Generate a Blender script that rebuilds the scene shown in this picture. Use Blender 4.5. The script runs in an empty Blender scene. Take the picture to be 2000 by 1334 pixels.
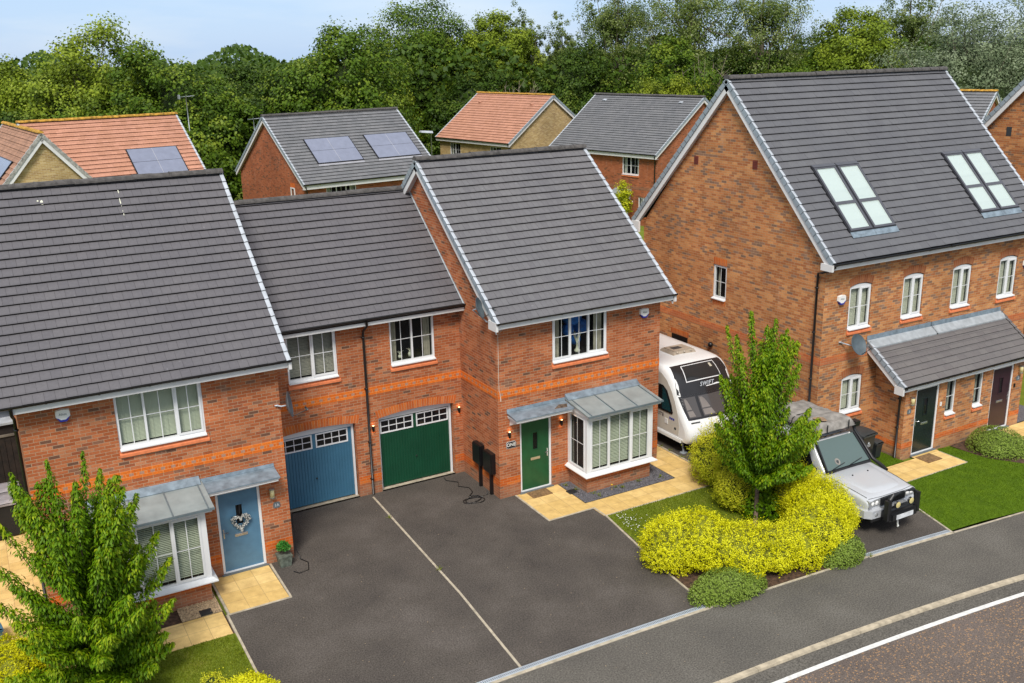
import bpy, math, random
import numpy as np
from mathutils import Matrix, Vector
random.seed(7)
rng = np.random.default_rng(7)
SC = bpy.context.scene
COL = SC.collection
PI = math.pi
R = math.radians
OFF = {}

# ------------------------------------------------------------------ materials
MAT = {}


def new_mat(name):
    m = bpy.data.materials.new(name)
    m.use_nodes = True
    nt = m.node_tree
    nt.nodes.clear()
    o = nt.nodes.new('ShaderNodeOutputMaterial')
    b = nt.nodes.new('ShaderNodeBsdfPrincipled')
    nt.links.new(b.outputs[0], o.inputs[0])
    MAT[name] = m
    return m, nt, b, o


def N(nt, t, **kw):
    n = nt.nodes.new(t)
    for k, v in kw.items():
        if k.startswith('i_'):
            n.inputs[k[2:].replace('_', ' ')].default_value = v
        else:
            setattr(n, k, v)
    return n


def ramp(nt, stops, interp='LINEAR'):
    r = nt.nodes.new('ShaderNodeValToRGB')
    r.color_ramp.interpolation = interp
    e = r.color_ramp.elements
    while len(e) < len(stops):
        e.new(0.5)
    for i, (p, c) in enumerate(stops):
        e[i].position = p
        e[i].color = (*c, 1) if len(c) == 3 else c
    return r


def mixc(nt, a, b, fac, mode='MIX'):
    m = nt.nodes.new('ShaderNodeMix')
    m.data_type = 'RGBA'
    m.blend_type = mode
    for sock, v in ((m.inputs[0], fac), (m.inputs[6], a), (m.inputs[7], b)):
        if hasattr(v, 'links') or isinstance(v, bpy.types.NodeSocket):
            nt.links.new(v, sock)
        elif isinstance(v, (int, float)):
            sock.default_value = v
        else:
            sock.default_value = (*v, 1)
    return m.outputs[2]


def mth(nt, op, a, b=None, c=None):
    m = nt.nodes.new('ShaderNodeMath')
    m.operation = op
    for i, v in enumerate((a, b, c)):
        if v is None:
            continue
        if isinstance(v, bpy.types.NodeSocket):
            nt.links.new(v, m.inputs[i])
        else:
            m.inputs[i].default_value = v
    return m.outputs[0]


def noise(nt, scale, detail=3, rough=.55, vec=None, coord='Object'):
    n = nt.nodes.new('ShaderNodeTexNoise')
    n.inputs['Scale'].default_value = scale
    n.inputs['Detail'].default_value = detail
    n.inputs['Roughness'].default_value = rough
    if vec is None:
        tc = nt.nodes.new('ShaderNodeTexCoord')
        vec = tc.outputs[coord]
    nt.links.new(vec, n.inputs['Vector'])
    return n.outputs['Fac']


def bump(nt, bsdf, h, strength=.3, dist=.01):
    b = nt.nodes.new('ShaderNodeBump')
    b.inputs['Strength'].default_value = strength
    b.inputs['Distance'].default_value = dist
    nt.links.new(h, b.inputs['Height'])
    nt.links.new(b.outputs[0], bsdf.inputs['Normal'])


def plain(name, col, rough=.5, metal=0, var=.06, vscale=3, spec=.5, bumpk=0):
    m, nt, b, o = new_mat(name)
    f = noise(nt, vscale, 4)
    r = ramp(nt, [(.3, tuple(c * (1 - var * 2) for c in col)), (.7, tuple(min(1, c * (1 + var)) for c in col))])
    nt.links.new(f, r.inputs[0])
    nt.links.new(r.outputs[0], b.inputs['Base Color'])
    b.inputs['Roughness'].default_value = rough
    b.inputs['Metallic'].default_value = metal
    b.inputs['Specular IOR Level'].default_value = spec
    if bumpk:
        bump(nt, b, noise(nt, vscale * 14, 3), bumpk, .01)
    return m


def brick_mat(name, stops, mortar, bw=.225, bh=.075, ms=.011, offset=.5, weather=.25, bumpk=.5):
    m, nt, b, o = new_mat(name)
    uv = N(nt, 'ShaderNodeUVMap')
    br = N(nt, 'ShaderNodeTexBrick', offset=offset)
    br.inputs['Color1'].default_value = (0, 0, 0, 1)
    br.inputs['Color2'].default_value = (1, 1, 1, 1)
    br.inputs['Mortar'].default_value = (.5, .5, .5, 1)
    br.inputs['Scale'].default_value = 1
    br.inputs['Brick Width'].default_value = bw
    br.inputs['Row Height'].default_value = bh
    br.inputs['Mortar Size'].default_value = ms / 2
    br.inputs['Mortar Smooth'].default_value = .15
    nt.links.new(uv.outputs[0], br.inputs['Vector'])
    rp = ramp(nt, stops, 'CONSTANT')
    nt.links.new(br.outputs['Color'], rp.inputs[0])
    # blotchy colour inside each brick and slow change over the wall
    f1 = noise(nt, 30, 4, vec=uv.outputs[0])
    f2 = noise(nt, .55, 4, .6, vec=uv.outputs[0])
    r1 = ramp(nt, [(.25, (.72, .72, .72)), (.75, (1.2, 1.2, 1.2))])
    nt.links.new(f1, r1.inputs[0])
    c = mixc(nt, rp.outputs[0], r1.outputs[0], .8, 'MULTIPLY')
    c = mixc(nt, c, mortar, br.outputs['Fac'])
    r2 = ramp(nt, [(.3, (1 - weather, 1 - weather, 1 - weather)), (.7, (1.12, 1.12, 1.12))])
    nt.links.new(f2, r2.inputs[0])
    c = mixc(nt, c, r2.outputs[0], 1, 'MULTIPLY')
    # splash dirt above the ground, streaky pale salts
    sv = N(nt, 'ShaderNodeSeparateXYZ')
    nt.links.new(uv.outputs[0], sv.inputs[0])
    dz = mth(nt, 'MULTIPLY', mth(nt, 'SUBTRACT', 1, mth(nt, 'SMOOTH_MIN', mth(nt, 'MULTIPLY', mth(nt, 'MAXIMUM', sv.outputs[1], 0), 2.2), 1, .3)), .42)
    c = mixc(nt, c, (.22, .17, .12), dz)
    st = N(nt, 'ShaderNodeMapping')
    st.inputs['Scale'].default_value = (3.2, .55, 1)
    nt.links.new(uv.outputs[0], st.inputs[0])
    fs = noise(nt, 1.3, 5, .65, vec=st.outputs[0])
    rs_ = ramp(nt, [(.56, (0, 0, 0)), (.78, (.30, .30, .30))])
    nt.links.new(fs, rs_.inputs[0])
    c = mixc(nt, c, (.52, .36, .26), rs_.outputs[0])
    rs2 = ramp(nt, [(.24, (.22, .22, .22)), (.42, (0, 0, 0))])
    nt.links.new(fs, rs2.inputs[0])
    c = mixc(nt, c, (.20, .11, .07), rs2.outputs[0])
    nt.links.new(c, b.inputs['Base Color'])
    b.inputs['Roughness'].default_value = .9
    b.inputs['Specular IOR Level'].default_value = .25
    inv = mth(nt, 'SUBTRACT', 1, br.outputs['Fac'])
    h = mth(nt, 'ADD', inv, mth(nt, 'MULTIPLY', f1, .35))
    bump(nt, b, h, bumpk, .008)
    return m


RED = [(0, (0.450, 0.135, 0.050)), (.16, (0.376, 0.100, 0.033)), (.32, (0.505, 0.165, 0.065)), (.46, (0.413, 0.118, 0.042)), (.6, (0.468, 0.139, 0.052)),
       (.72, (0.330, 0.095, 0.040)), (.82, (0.496, 0.191, 0.088)), (.91, (0.258, 0.117, 0.069)), (.965, (0.166, 0.078, 0.048))]
BROWN = [(0, (0.490, 0.195, 0.067)), (.14, (0.397, 0.138, 0.050)), (.28, (0.559, 0.240, 0.090)), (.42, (0.432, 0.161, 0.056)), (.55, (0.536, 0.212, 0.076)),
         (.66, (0.361, 0.144, 0.057)), (.76, (0.606, 0.276, 0.104)), (.87, (.29, .155, .095)), (.95, (.22, .125, .08))]
BUFF = [(0, (.478, .331, .138)), (.2, (.414, .276, .110)), (.4, (.552, .405, .193)), (.6, (.460, .313, .129)), (.8, (.368, .239, .101))]
brick_mat('brick_red', RED, (.44, .30, .19))
brick_mat('brick_brown', BROWN, (.45, .31, .18))
brick_mat('brick_buff', BUFF, (.60, .50, .33))
brick_mat('brick_farred', [(0, (.357, .102, .038)), (.3, (.306, .085, .034)), (.6, (.391, .119, .051)), (.88, (.187, .068, .034))], (.357, .204, .119))
ORG = [(0, (.64, .135, .014)), (.25, (.56, .105, .011)), (.5, (.70, .17, .024)), (.75, (.60, .12, .015))]
brick_mat('brick_orange', ORG, (.55, .26, .12))
brick_mat('brick_soldier', ORG, (.60, .33, .17), bw=.075, bh=.9, offset=0, ms=.012)
brick_mat('brick_arch_brown', [(0, (.391, .111, .034)), (.4, (.340, .089, .027)), (.7, (.442, .136, .043))], (.425, .238, .119), bw=.075, bh=.9, offset=0, ms=.012)


def band_mat():
    m, nt, b, o = new_mat('brick_band')
    uv = N(nt, 'ShaderNodeUVMap')
    br = N(nt, 'ShaderNodeTexBrick', offset=.5)
    for k, v in (('Color1', (.60, .115, .010, 1)), ('Color2', (.74, .18, .022, 1)), ('Mortar', (.68, .30, .11, 1))):
        br.inputs[k].default_value = v
    for k, v in (('Scale', 1), ('Brick Width', .225), ('Row Height', .075), ('Mortar Size', .005), ('Mortar Smooth', .1)):
        br.inputs[k].default_value = v
    nt.links.new(uv.outputs[0], br.inputs['Vector'])
    sx = N(nt, 'ShaderNodeSeparateXYZ')
    nt.links.new(uv.outputs[0], sx.inputs[0])
    # middle course: brown headers between orange ones
    fu = mth(nt, 'FRACT', mth(nt, 'DIVIDE', sx.outputs[0], .225))
    hx = mth(nt, 'MULTIPLY', mth(nt, 'GREATER_THAN', fu, .30), mth(nt, 'LESS_THAN', fu, .72))
    row = mth(nt, 'FLOOR', mth(nt, 'DIVIDE', mth(nt, 'SUBTRACT', sx.outputs[1], .0), .075))
    mid = mth(nt, 'COMPARE', mth(nt, 'MODULO', row, 3), 1, .1)
    fz = mth(nt, 'FRACT', mth(nt, 'DIVIDE', sx.outputs[1], .075))
    hz = mth(nt, 'MULTIPLY', mth(nt, 'GREATER_THAN', fz, .12), mth(nt, 'LESS_THAN', fz, .95))
    fac = mth(nt, 'MULTIPLY', mth(nt, 'MULTIPLY', hx, mid), hz)
    c = mixc(nt, br.outputs['Color'], (.40, .22, .15), fac)
    f = noise(nt, 22, 3, vec=uv.outputs[0])
    r1 = ramp(nt, [(.3, (.8, .8, .8)), (.7, (1.12, 1.12, 1.12))])
    nt.links.new(f, r1.inputs[0])
    c = mixc(nt, c, r1.outputs[0], 1, 'MULTIPLY')
    nt.links.new(c, b.inputs['Base Color'])
    b.inputs['Roughness'].default_value = .85
    b.inputs['Specular IOR Level'].default_value = .25
    bump(nt, b, mth(nt, 'SUBTRACT', 1, mth(nt, 'ADD', br.outputs['Fac'], mth(nt, 'MULTIPLY', fac, .6))), .4, .008)


band_mat()


def tile_mat(name, c1, c2, joint, w, g, rough=.62, moss=.0, tone=.14, offset=.5):
    m, nt, b, o = new_mat(name)
    rough = .8
    uv = N(nt, 'ShaderNodeUVMap')
    br = N(nt, 'ShaderNodeTexBrick', offset=offset)
    br.inputs['Color1'].default_value = (*c1, 1)
    br.inputs['Color2'].default_value = (*c2, 1)
    br.inputs['Mortar'].default_value = (*joint, 1)
    br.inputs['Scale'].default_value = 1
    br.inputs['Brick Width'].default_value = w
    br.inputs['Row Height'].default_value = g
    br.inputs['Mortar Size'].default_value = .0035
    br.inputs['Mortar Smooth'].default_value = .3
    nt.links.new(uv.outputs[0], br.inputs['Vector'])
    f1 = noise(nt, 14, 5, .7, vec=uv.outputs[0])
    f2 = noise(nt, .7, 4, .6, vec=uv.outputs[0])
    r1 = ramp(nt, [(.25, (1 - tone,) * 3), (.75, (1 + tone * .7,) * 3)])
    nt.links.new(f1, r1.inputs[0])
    r2 = ramp(nt, [(.3, (.92, .92, .93)), (.7, (1.06, 1.05, 1.03))])
    nt.links.new(f2, r2.inputs[0])
    c = mixc(nt, br.outputs['Color'], r1.outputs[0], 1, 'MULTIPLY')
    c = mixc(nt, c, r2.outputs[0], 1, 'MULTIPLY')
    # darker towards the lower edge of every course and pale specks
    sx = N(nt, 'ShaderNodeSeparateXYZ')
    nt.links.new(uv.outputs[0], sx.inputs[0])
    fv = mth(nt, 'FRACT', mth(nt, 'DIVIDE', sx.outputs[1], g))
    edge_band = mth(nt, 'MULTIPLY', mth(nt, 'LESS_THAN', fv, .16), mth(nt, 'MULTIPLY', f1, .5))
    c = mixc(nt, c, tuple(x * .55 for x in c1), edge_band)
    sp = noise(nt, 55, 2, .5, vec=uv.outputs[0])
    c = mixc(nt, c, (.3, .3, .28), mth(nt, 'MULTIPLY', mth(nt, 'GREATER_THAN', sp, .73), .5))
    l1 = noise(nt, 8, 3, .6, vec=uv.outputs[0])
    c = mixc(nt, c, tuple(min(1, x * 1.7 + .03) for x in c1), mth(nt, 'MULTIPLY', mth(nt, 'GREATER_THAN', l1, .70), .4))
    if moss:
        c = mixc(nt, c, (.22, .14, .03), mth(nt, 'MULTIPLY', mth(nt, 'GREATER_THAN', f2, .56), moss))
    nt.links.new(c, b.inputs['Base Color'])
    b.inputs['Roughness'].default_value = rough
    b.inputs['Specular IOR Level'].default_value = .2
    bump(nt, b, mth(nt, 'SUBTRACT', mth(nt, 'MULTIPLY', f1, .5), br.outputs['Fac']), .35, .006)


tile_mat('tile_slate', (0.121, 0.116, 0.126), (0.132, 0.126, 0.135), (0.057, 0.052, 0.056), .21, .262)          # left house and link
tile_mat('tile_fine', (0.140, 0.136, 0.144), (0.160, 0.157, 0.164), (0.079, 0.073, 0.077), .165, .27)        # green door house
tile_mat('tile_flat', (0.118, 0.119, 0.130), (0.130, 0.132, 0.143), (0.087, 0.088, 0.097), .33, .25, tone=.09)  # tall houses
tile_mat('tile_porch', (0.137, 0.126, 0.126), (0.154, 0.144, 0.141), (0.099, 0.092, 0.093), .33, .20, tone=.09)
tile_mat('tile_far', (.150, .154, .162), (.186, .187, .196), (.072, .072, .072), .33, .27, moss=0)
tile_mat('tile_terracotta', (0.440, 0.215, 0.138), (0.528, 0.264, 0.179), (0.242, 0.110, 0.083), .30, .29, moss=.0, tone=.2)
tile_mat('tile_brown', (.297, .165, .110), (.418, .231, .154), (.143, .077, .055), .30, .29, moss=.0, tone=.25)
plain('tile_edge', (.012, .010, .010), .95)  # near black, so the shadow line below each course is painted in
plain('tile_edge_far', (.025, .023, .023), .9)
plain('tile_edge_red', (.13, .045, .03), .9)
plain('ridge_dark', (.085, .078, .074), .85, var=.25, vscale=9, bumpk=.4)
plain('ridge_moss', (.50, .27, .035), .9, var=.35, vscale=6, bumpk=.5)
plain('verge_plastic', (.28, .33, .37), .35, var=.1)
plain('verge_pale', (.46, .49, .53), .35, var=.1)
plain('upvc', (.74, .745, .75), .28, var=.015, vscale=1.2)
plain('upvc_soft', (.70, .69, .68), .4, var=.04, vscale=2)
plain('soffit', (.66, .62, .61), .5, var=.04)
plain('black_plastic', (.008, .008, .009), .32, var=.1)
plain('gutter_black', (.014, .013, .013), .38, var=.1)
plain('black_matt', (.012, .012, .012), .75, var=.2)
plain('dark_room', (.012, .010, .009), .9)
plain('blind_green', (.62, .66, .50), .6, var=.03)
plain('blind_cream', (.66, .66, .52), .6, var=.03)
plain('blind_grey', (.42, .40, .33), .6, var=.03)
plain('curtain_grey', (.50, .46, .36), .8, var=.12, vscale=4)
plain('curtain_white', (.60, .60, .52), .8, var=.08, vscale=4)
plain('blue_cloth', (.01, .16, .60), .6, var=.3, vscale=3)
plain('door_green', (.012, .085, .030), .38, var=.10, vscale=5)
plain('garage_green', (.006, .060, .028), .38, var=.08, vscale=2)
plain('door_blue', (.085, .195, .30), .42, var=.07, vscale=5)
plain('garage_blue', (.05, .155, .245), .38, var=.06, vscale=2)
plain('door_black', (.012, .020, .020), .25, var=.1)
plain('door_purple', (.035, .014, .022), .3, var=.1)
plain('door_sage', (.12, .2, .12), .4)
plain('brass', (.62, .53, .36), .35, metal=.6)
plain('chrome', (.65, .66, .68), .2, metal=.9)
plain('zinc', (.30, .35, .35), .42, var=.10, vscale=2.5, metal=.15, bumpk=.05)
plain('zinc_seam', (.15, .19, .21), .45, var=.1, metal=.15)
plain('lead', (.22, .28, .33), .45, var=.2, vscale=5, metal=.15, bumpk=.1)
plain('lead_pale', (.36, .39, .41), .5, var=.12, vscale=5, metal=.1, bumpk=.1)
plain('lead_dark', (.12, .15, .18), .6, var=.2, vscale=5)
plain('brown_stain', (.14, .10, .07), .8, var=.4, vscale=9)
plain('terracotta_sill', (.66, .19, .07), .6, var=.1, vscale=12, bumpk=.15)
plain('concrete', (.46, .40, .30), .9, var=.16, vscale=7, bumpk=.3)
plain('concrete_grey', (.36, .35, .32), .9, var=.25, vscale=9, bumpk=.4)
plain('kerb_stone', (.47, .40, .29), .9, var=.18, vscale=6, bumpk=.3)
plain('galv', (.50, .56, .62), .4, var=.08, metal=.2)
plain('slot_dark', (.03, .035, .04), .8)
plain('white_line', (.72, .71, .68), .8, var=.12, vscale=9)
plain('alarm_white', (.78, .77, .74), .4, var=.02)
plain('alarm_blue', (.015, .03, .30), .4)
plain('sign_black', (.010, .010, .012), .3)
plain('sign_white', (.75, .73, .68), .5)
plain('slate_sign', (.12, .14, .15), .7)
plain('lamp_cream', (.60, .52, .26), .4)
plain('dish_grey', (.085, .11, .125), .45, var=.12, vscale=6)
plain('cable_white', (.6, .58, .5), .6)
plain('wood_dark', (.018, .011, .007), .8, var=.35, vscale=5)
plain('wood_pale', (.15, .13, .10), .8, var=.2)
plain('mat_brown', (.24, .14, .06), .95, var=.25, vscale=14, bumpk=.6)
plain('terracotta_vent', (.16, .03, .018), .8)
plain('wicker', (.62, .62, .58), .8, var=.4, vscale=40)
plain('wicker_dark', (.06, .06, .055), .8, var=.4, vscale=40)
plain('pot_grey', (.12, .14, .11), .9, var=.3, vscale=12, bumpk=.4)
plain('bin_grey', (.022, .027, .030), .45, var=.12)
plain('bin_lid', (.040, .046, .048), .45, var=.12)
plain('lid_pale', (.33, .31, .32), .35, var=.2)
plain('street_metal', (.35, .38, .40), .4, metal=.5)
plain('solar_cell', (.24, .26, .34), .2, var=.05, metal=.2)
plain('solar_frame', (.004, .004, .006), .4)
plain('solar_line', (.35, .35, .38), .4)
plain('bark', (.17, .125, .085), .95, var=.3, vscale=9, bumpk=.7)
plain('bark_cherry', (.16, .11, .08), .8, var=.35, vscale=14, bumpk=.6)
plain('bark_pale', (.30, .25, .18), .95, var=.25, vscale=5, bumpk=.5)
plain('soil', (.10, .055, .032), .98, var=.4, vscale=12, bumpk=.9)
plain('stone_buff', (.55, .40, .24), .85, var=.35, vscale=30)
plain('stone_slate', (.15, .145, .16), .7, var=.4, vscale=30)
plain('caravan_white', (.74, .75, .75), .22, var=.015, vscale=1.5)
plain('caravan_side', (.58, .55, .49), .3, var=.03, vscale=1.5)
plain('caravan_roof', (.82, .82, .79), .4, var=.03)
plain('caravan_black', (.022, .022, .024), .2, var=.1)
plain('caravan_drape', (.20, .18, .17), .5, var=.1)
plain('vent_clear', (.40, .34, .27), .3, var=.15)
plain('car_silver', (.56, .575, .60), .24, var=.02, metal=.25, vscale=1)
plain('car_black', (.010, .010, .011), .4)
plain('lamp_glass', (.45, .46, .46), .1, metal=.4)
plain('spot_amber', (.62, .52, .22), .2)
plain('tyre', (.012, .012, .012), .9)
plain('plate_white', (.66, .67, .68), .4, var=.12, vscale=8)
plain('hook_white', (.7, .7, .66), .4)
plain('red_lamp', (.45, .07, .05), .3)
plain('canvas_grey', (.27, .25, .225), .9, var=.2, vscale=5, bumpk=.5)
plain('canvas_rust', (.36, .235, .14), .9, var=.25, vscale=6)
plain('strap', (.015, .015, .015), .8)
plain('heap_white', (.62, .64, .62), .6, var=.2)
plain('skylight_frame', (.075, .077, .092), .35)
plain('skylight_gasket', (.012, .012, .016), .5)
plain('skylight_white', (.60, .66, .62), .3)


def glass_mat(name, tint=(.02, .022, .025), rough=.03, trans=.6, spec=.5):
    m, nt, b, o = new_mat(name)
    b.inputs['Base Color'].default_value = (*tint, 1)
    b.inputs['Roughness'].default_value = rough
    b.inputs['Specular IOR Level'].default_value = spec
    tr = N(nt, 'ShaderNodeBsdfTransparent')
    tr.inputs[0].default_value = (.93, .96, .94, 1)
    mx = N(nt, 'ShaderNodeMixShader')
    mx.inputs[0].default_value = trans
    nt.links.new(b.outputs[0], mx.inputs[1])
    nt.links.new(tr.outputs[0], mx.inputs[2])
    nt.links.new(mx.outputs[0], o.inputs[0])


glass_mat('glass', trans=.80)
glass_mat('glass_dark', tint=(.012, .012, .014), trans=.15)
glass_mat('glass_roof', tint=(.56, .66, .64), trans=.25, rough=.06)
glass_mat('caravan_glass', tint=(.075, .07, .07), trans=.0, rough=.1)
glass_mat('glass_car', tint=(.10, .14, .135), trans=.0, spec=.25, rough=.12)
glass_mat('glass_teal', tint=(.01, .05, .06), trans=.1)


def emis(name, col, s):
    m, nt, b, o = new_mat(name)
    b.inputs['Emission Color'].default_value = (*col, 1)
    b.inputs['Emission Strength'].default_value = s
    b.inputs['Base Color'].default_value = (*col, 1)


emis('bulb', (1, .72, .35), 3.5)


def ground_mat(name, cols, s1=.6, s2=40, speck=None, rough=.95, bumpk=.35, speck_t=.64):
    m, nt, b, o = new_mat(name)
    tc = N(nt, 'ShaderNodeTexCoord')
    f1 = noise(nt, s1, 5, .6, vec=tc.outputs['Object'])
    f2 = noise(nt, s2, 3, .7, vec=tc.outputs['Object'])
    r = ramp(nt, [(.3, cols[0]), (.52, cols[1]), (.72, cols[2])])
    nt.links.new(f1, r.inputs[0])
    r2 = ramp(nt, [(.32, (.48, .48, .48)), (.68, (1.6, 1.6, 1.6))])
    nt.links.new(f2, r2.inputs[0])
    c = mixc(nt, r.outputs[0], r2.outputs[0], 1, 'MULTIPLY')
    if speck:
        v = N(nt, 'ShaderNodeTexVoronoi')
        v.inputs['Scale'].default_value = speck[1]
        nt.links.new(tc.outputs['Object'], v.inputs['Vector'])
        sp = N(nt, 'ShaderNodeSeparateColor')
        nt.links.new(v.outputs['Color'], sp.inputs[0])
        fac = mth(nt, 'MULTIPLY', mth(nt, 'GREATER_THAN', sp.outputs[0], speck_t), mth(nt, 'LESS_THAN', v.outputs['Distance'], speck[2]))
        c = mixc(nt, c, speck[0], mth(nt, 'MULTIPLY', fac, .8))
        f5 = noise(nt, 110, 2, .5, vec=tc.outputs['Object'])
        c = mixc(nt, c, tuple(x * 1.2 for x in speck[0]), mth(nt, 'MULTIPLY', mth(nt, 'GREATER_THAN', f5, .68), .55))
    # stains and fine cracks of wear
    f3 = noise(nt, 2.3, 6, .75, vec=tc.outputs['Object'])
    r3 = ramp(nt, [(.30, (.86, .85, .84)), (.44, (1, 1, 1)), (.64, (1, 1, 1)), (.76, (1.08, 1.07, 1.06))])
    nt.links.new(f3, r3.inputs[0])
    c = mixc(nt, c, r3.outputs[0], 1, 'MULTIPLY')
    nt.links.new(c, b.inputs['Base Color'])
    b.inputs['Roughness'].default_value = rough
    b.inputs['Specular IOR Level'].default_value = .25
    bump(nt, b, f2, bumpk, .008)


ground_mat('tarmac_drive', [(0.060, 0.052, 0.046), (0.082, 0.071, 0.061), (0.109, 0.095, 0.084)], s2=30)
ground_mat('tarmac_path', [(0.089, 0.082, 0.072), (0.109, 0.100, 0.086), (0.134, 0.124, 0.108)], s2=30)
ground_mat('road_chip', [(.106, .085, .075), (.123, .099, .085), (.140, .112, .098)], speck=((.391, .230, .111), 22, .40))
ground_mat('grass_ground', [(.10, .14, .012), (.14, .18, .016), (.19, .20, .03)], s1=1.6)
ground_mat('grass_fake', [(.055, .105, .002), (.075, .135, .002), (.095, .16, .003)], s1=2.5, s2=60)
ground_mat('slab_edge', [(.42, .34, .24), (.5, .42, .3), (.56, .48, .36)])


def paving_mat(name, w=.45, c1=(.66, .45, .155), c2=(.78, .56, .23)):
    m, nt, b, o = new_mat(name)
    uv = N(nt, 'ShaderNodeUVMap')
    br = N(nt, 'ShaderNodeTexBrick', offset=0)
    for k, v in (('Color1', (*c1, 1)), ('Color2', (*c2, 1)), ('Mortar', (.46, .31, .13, 1)), ('Scale', 1),
                 ('Brick Width', w), ('Row Height', w), ('Mortar Size', .007), ('Mortar Smooth', .4)):
        br.inputs[k].default_value = v
    nt.links.new(uv.outputs[0], br.inputs['Vector'])
    f = noise(nt, 3.5, 5, .65, vec=uv.outputs[0])
    r = ramp(nt, [(.3, (.78, .74, .70)), (.7, (1.12, 1.12, 1.12))])
    nt.links.new(f, r.inputs[0])
    f2 = noise(nt, 60, 3, .65, vec=uv.outputs[0])
    r2 = ramp(nt, [(.3, (.9, .9, .9)), (.7, (1.08, 1.08, 1.08))])
    nt.links.new(f2, r2.inputs[0])
    c = mixc(nt, mixc(nt, br.outputs['Color'], r.outputs[0], 1, 'MULTIPLY'), r2.outputs[0], 1, 'MULTIPLY')
    nt.links.new(c, b.inputs['Base Color'])
    b.inputs['Roughness'].default_value = .9
    bump(nt, b, mth(nt, 'SUBTRACT', mth(nt, 'MULTIPLY', f2, .3), br.outputs['Fac']), .4, .006)


paving_mat('paving')


def leaf_mat(name, dark, mid, light, rough=.5, trans=.25, spec=.18):
    m, nt, b, o = new_mat(name)
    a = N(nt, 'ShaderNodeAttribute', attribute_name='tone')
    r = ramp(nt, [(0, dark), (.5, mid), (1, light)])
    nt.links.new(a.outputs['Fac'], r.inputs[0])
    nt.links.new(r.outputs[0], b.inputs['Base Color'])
    b.inputs['Roughness'].default_value = rough
    b.inputs['Specular IOR Level'].default_value = spec
    t = N(nt, 'ShaderNodeBsdfTranslucent')
    nt.links.new(r.outputs[0], t.inputs[0])
    mx = N(nt, 'ShaderNodeMixShader')
    mx.inputs[0].default_value = trans
    nt.links.new(b.outputs[0], mx.inputs[1])
    nt.links.new(t.outputs[0], mx.inputs[2])
    nt.links.new(mx.outputs[0], o.inputs[0])


leaf_mat('leaf_cherry', (.045, .11, .002), (.12, .24, .003), (.38, .44, .012), trans=.25)
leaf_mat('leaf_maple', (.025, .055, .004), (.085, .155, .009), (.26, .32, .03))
leaf_mat('leaf_dark', (.018, .042, .005), (.058, .11, .010), (.18, .23, .03))
leaf_mat('leaf_ash', (.065, .11, .008), (.19, .26, .016), (.40, .46, .05))
leaf_mat('leaf_poplar', (.06, .10, .012), (.14, .20, .03), (.34, .38, .12), rough=.4, spec=.4, trans=.4)
leaf_mat('leaf_willow', (.09, .13, .06), (.18, .23, .12), (.36, .41, .27))
leaf_mat('leaf_lime', (.09, .13, .008), (.20, .25, .014), (.36, .40, .03))
leaf_mat('leaf_gold', (.26, .28, .002), (.70, .68, .004), (.92, .90, .04), trans=.4)
leaf_mat('leaf_goldgreen', (.18, .24, .006), (.46, .50, .015), (.80, .76, .05), trans=.35)
leaf_mat('leaf_hebe', (0.079, 0.133, 0.007), (0.180, 0.265, 0.030), (0.302, 0.406, 0.083), trans=.15)
leaf_mat('leaf_hebe_b', (0.075, 0.128, 0.007), (0.180, 0.264, 0.026), (0.330, 0.432, 0.090), trans=.15)
leaf_mat('leaf_fresh', (.02, .10, .012), (.05, .22, .03), (.15, .40, .08))
leaf_mat('leaf_box', (.012, .05, .006), (.03, .09, .012), (.07, .16, .02))
leaf_mat('grass_blade', (.08, .12, .004), (.19, .24, .010), (.36, .36, .05), trans=.3)
leaf_mat('turf_blade', (.045, .095, .001), (.085, .15, .002), (.13, .21, .006), trans=.2)
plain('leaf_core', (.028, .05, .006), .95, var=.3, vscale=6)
plain('leaf_core_gold', (.19, .20, .008), .95, var=.4, vscale=8)
plain('leaf_core_hebe', (.12, .17, .02), .95, var=.4, vscale=20)
plain('dandelion', (.8, .5, .01), .8)
plain('daisy', (.8, .8, .75), .8)


# ------------------------------------------------------------------ mesh builder
SPLIT = {'bull_bar', 'air_vent', 'strap', 'plinth_band', 'eaves_box', 'garage_wall', 'brick_lintel', 'washer_jet', 'curtain', 'balloon', 'bulb', 'cap', 'roof_rail'}


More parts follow.
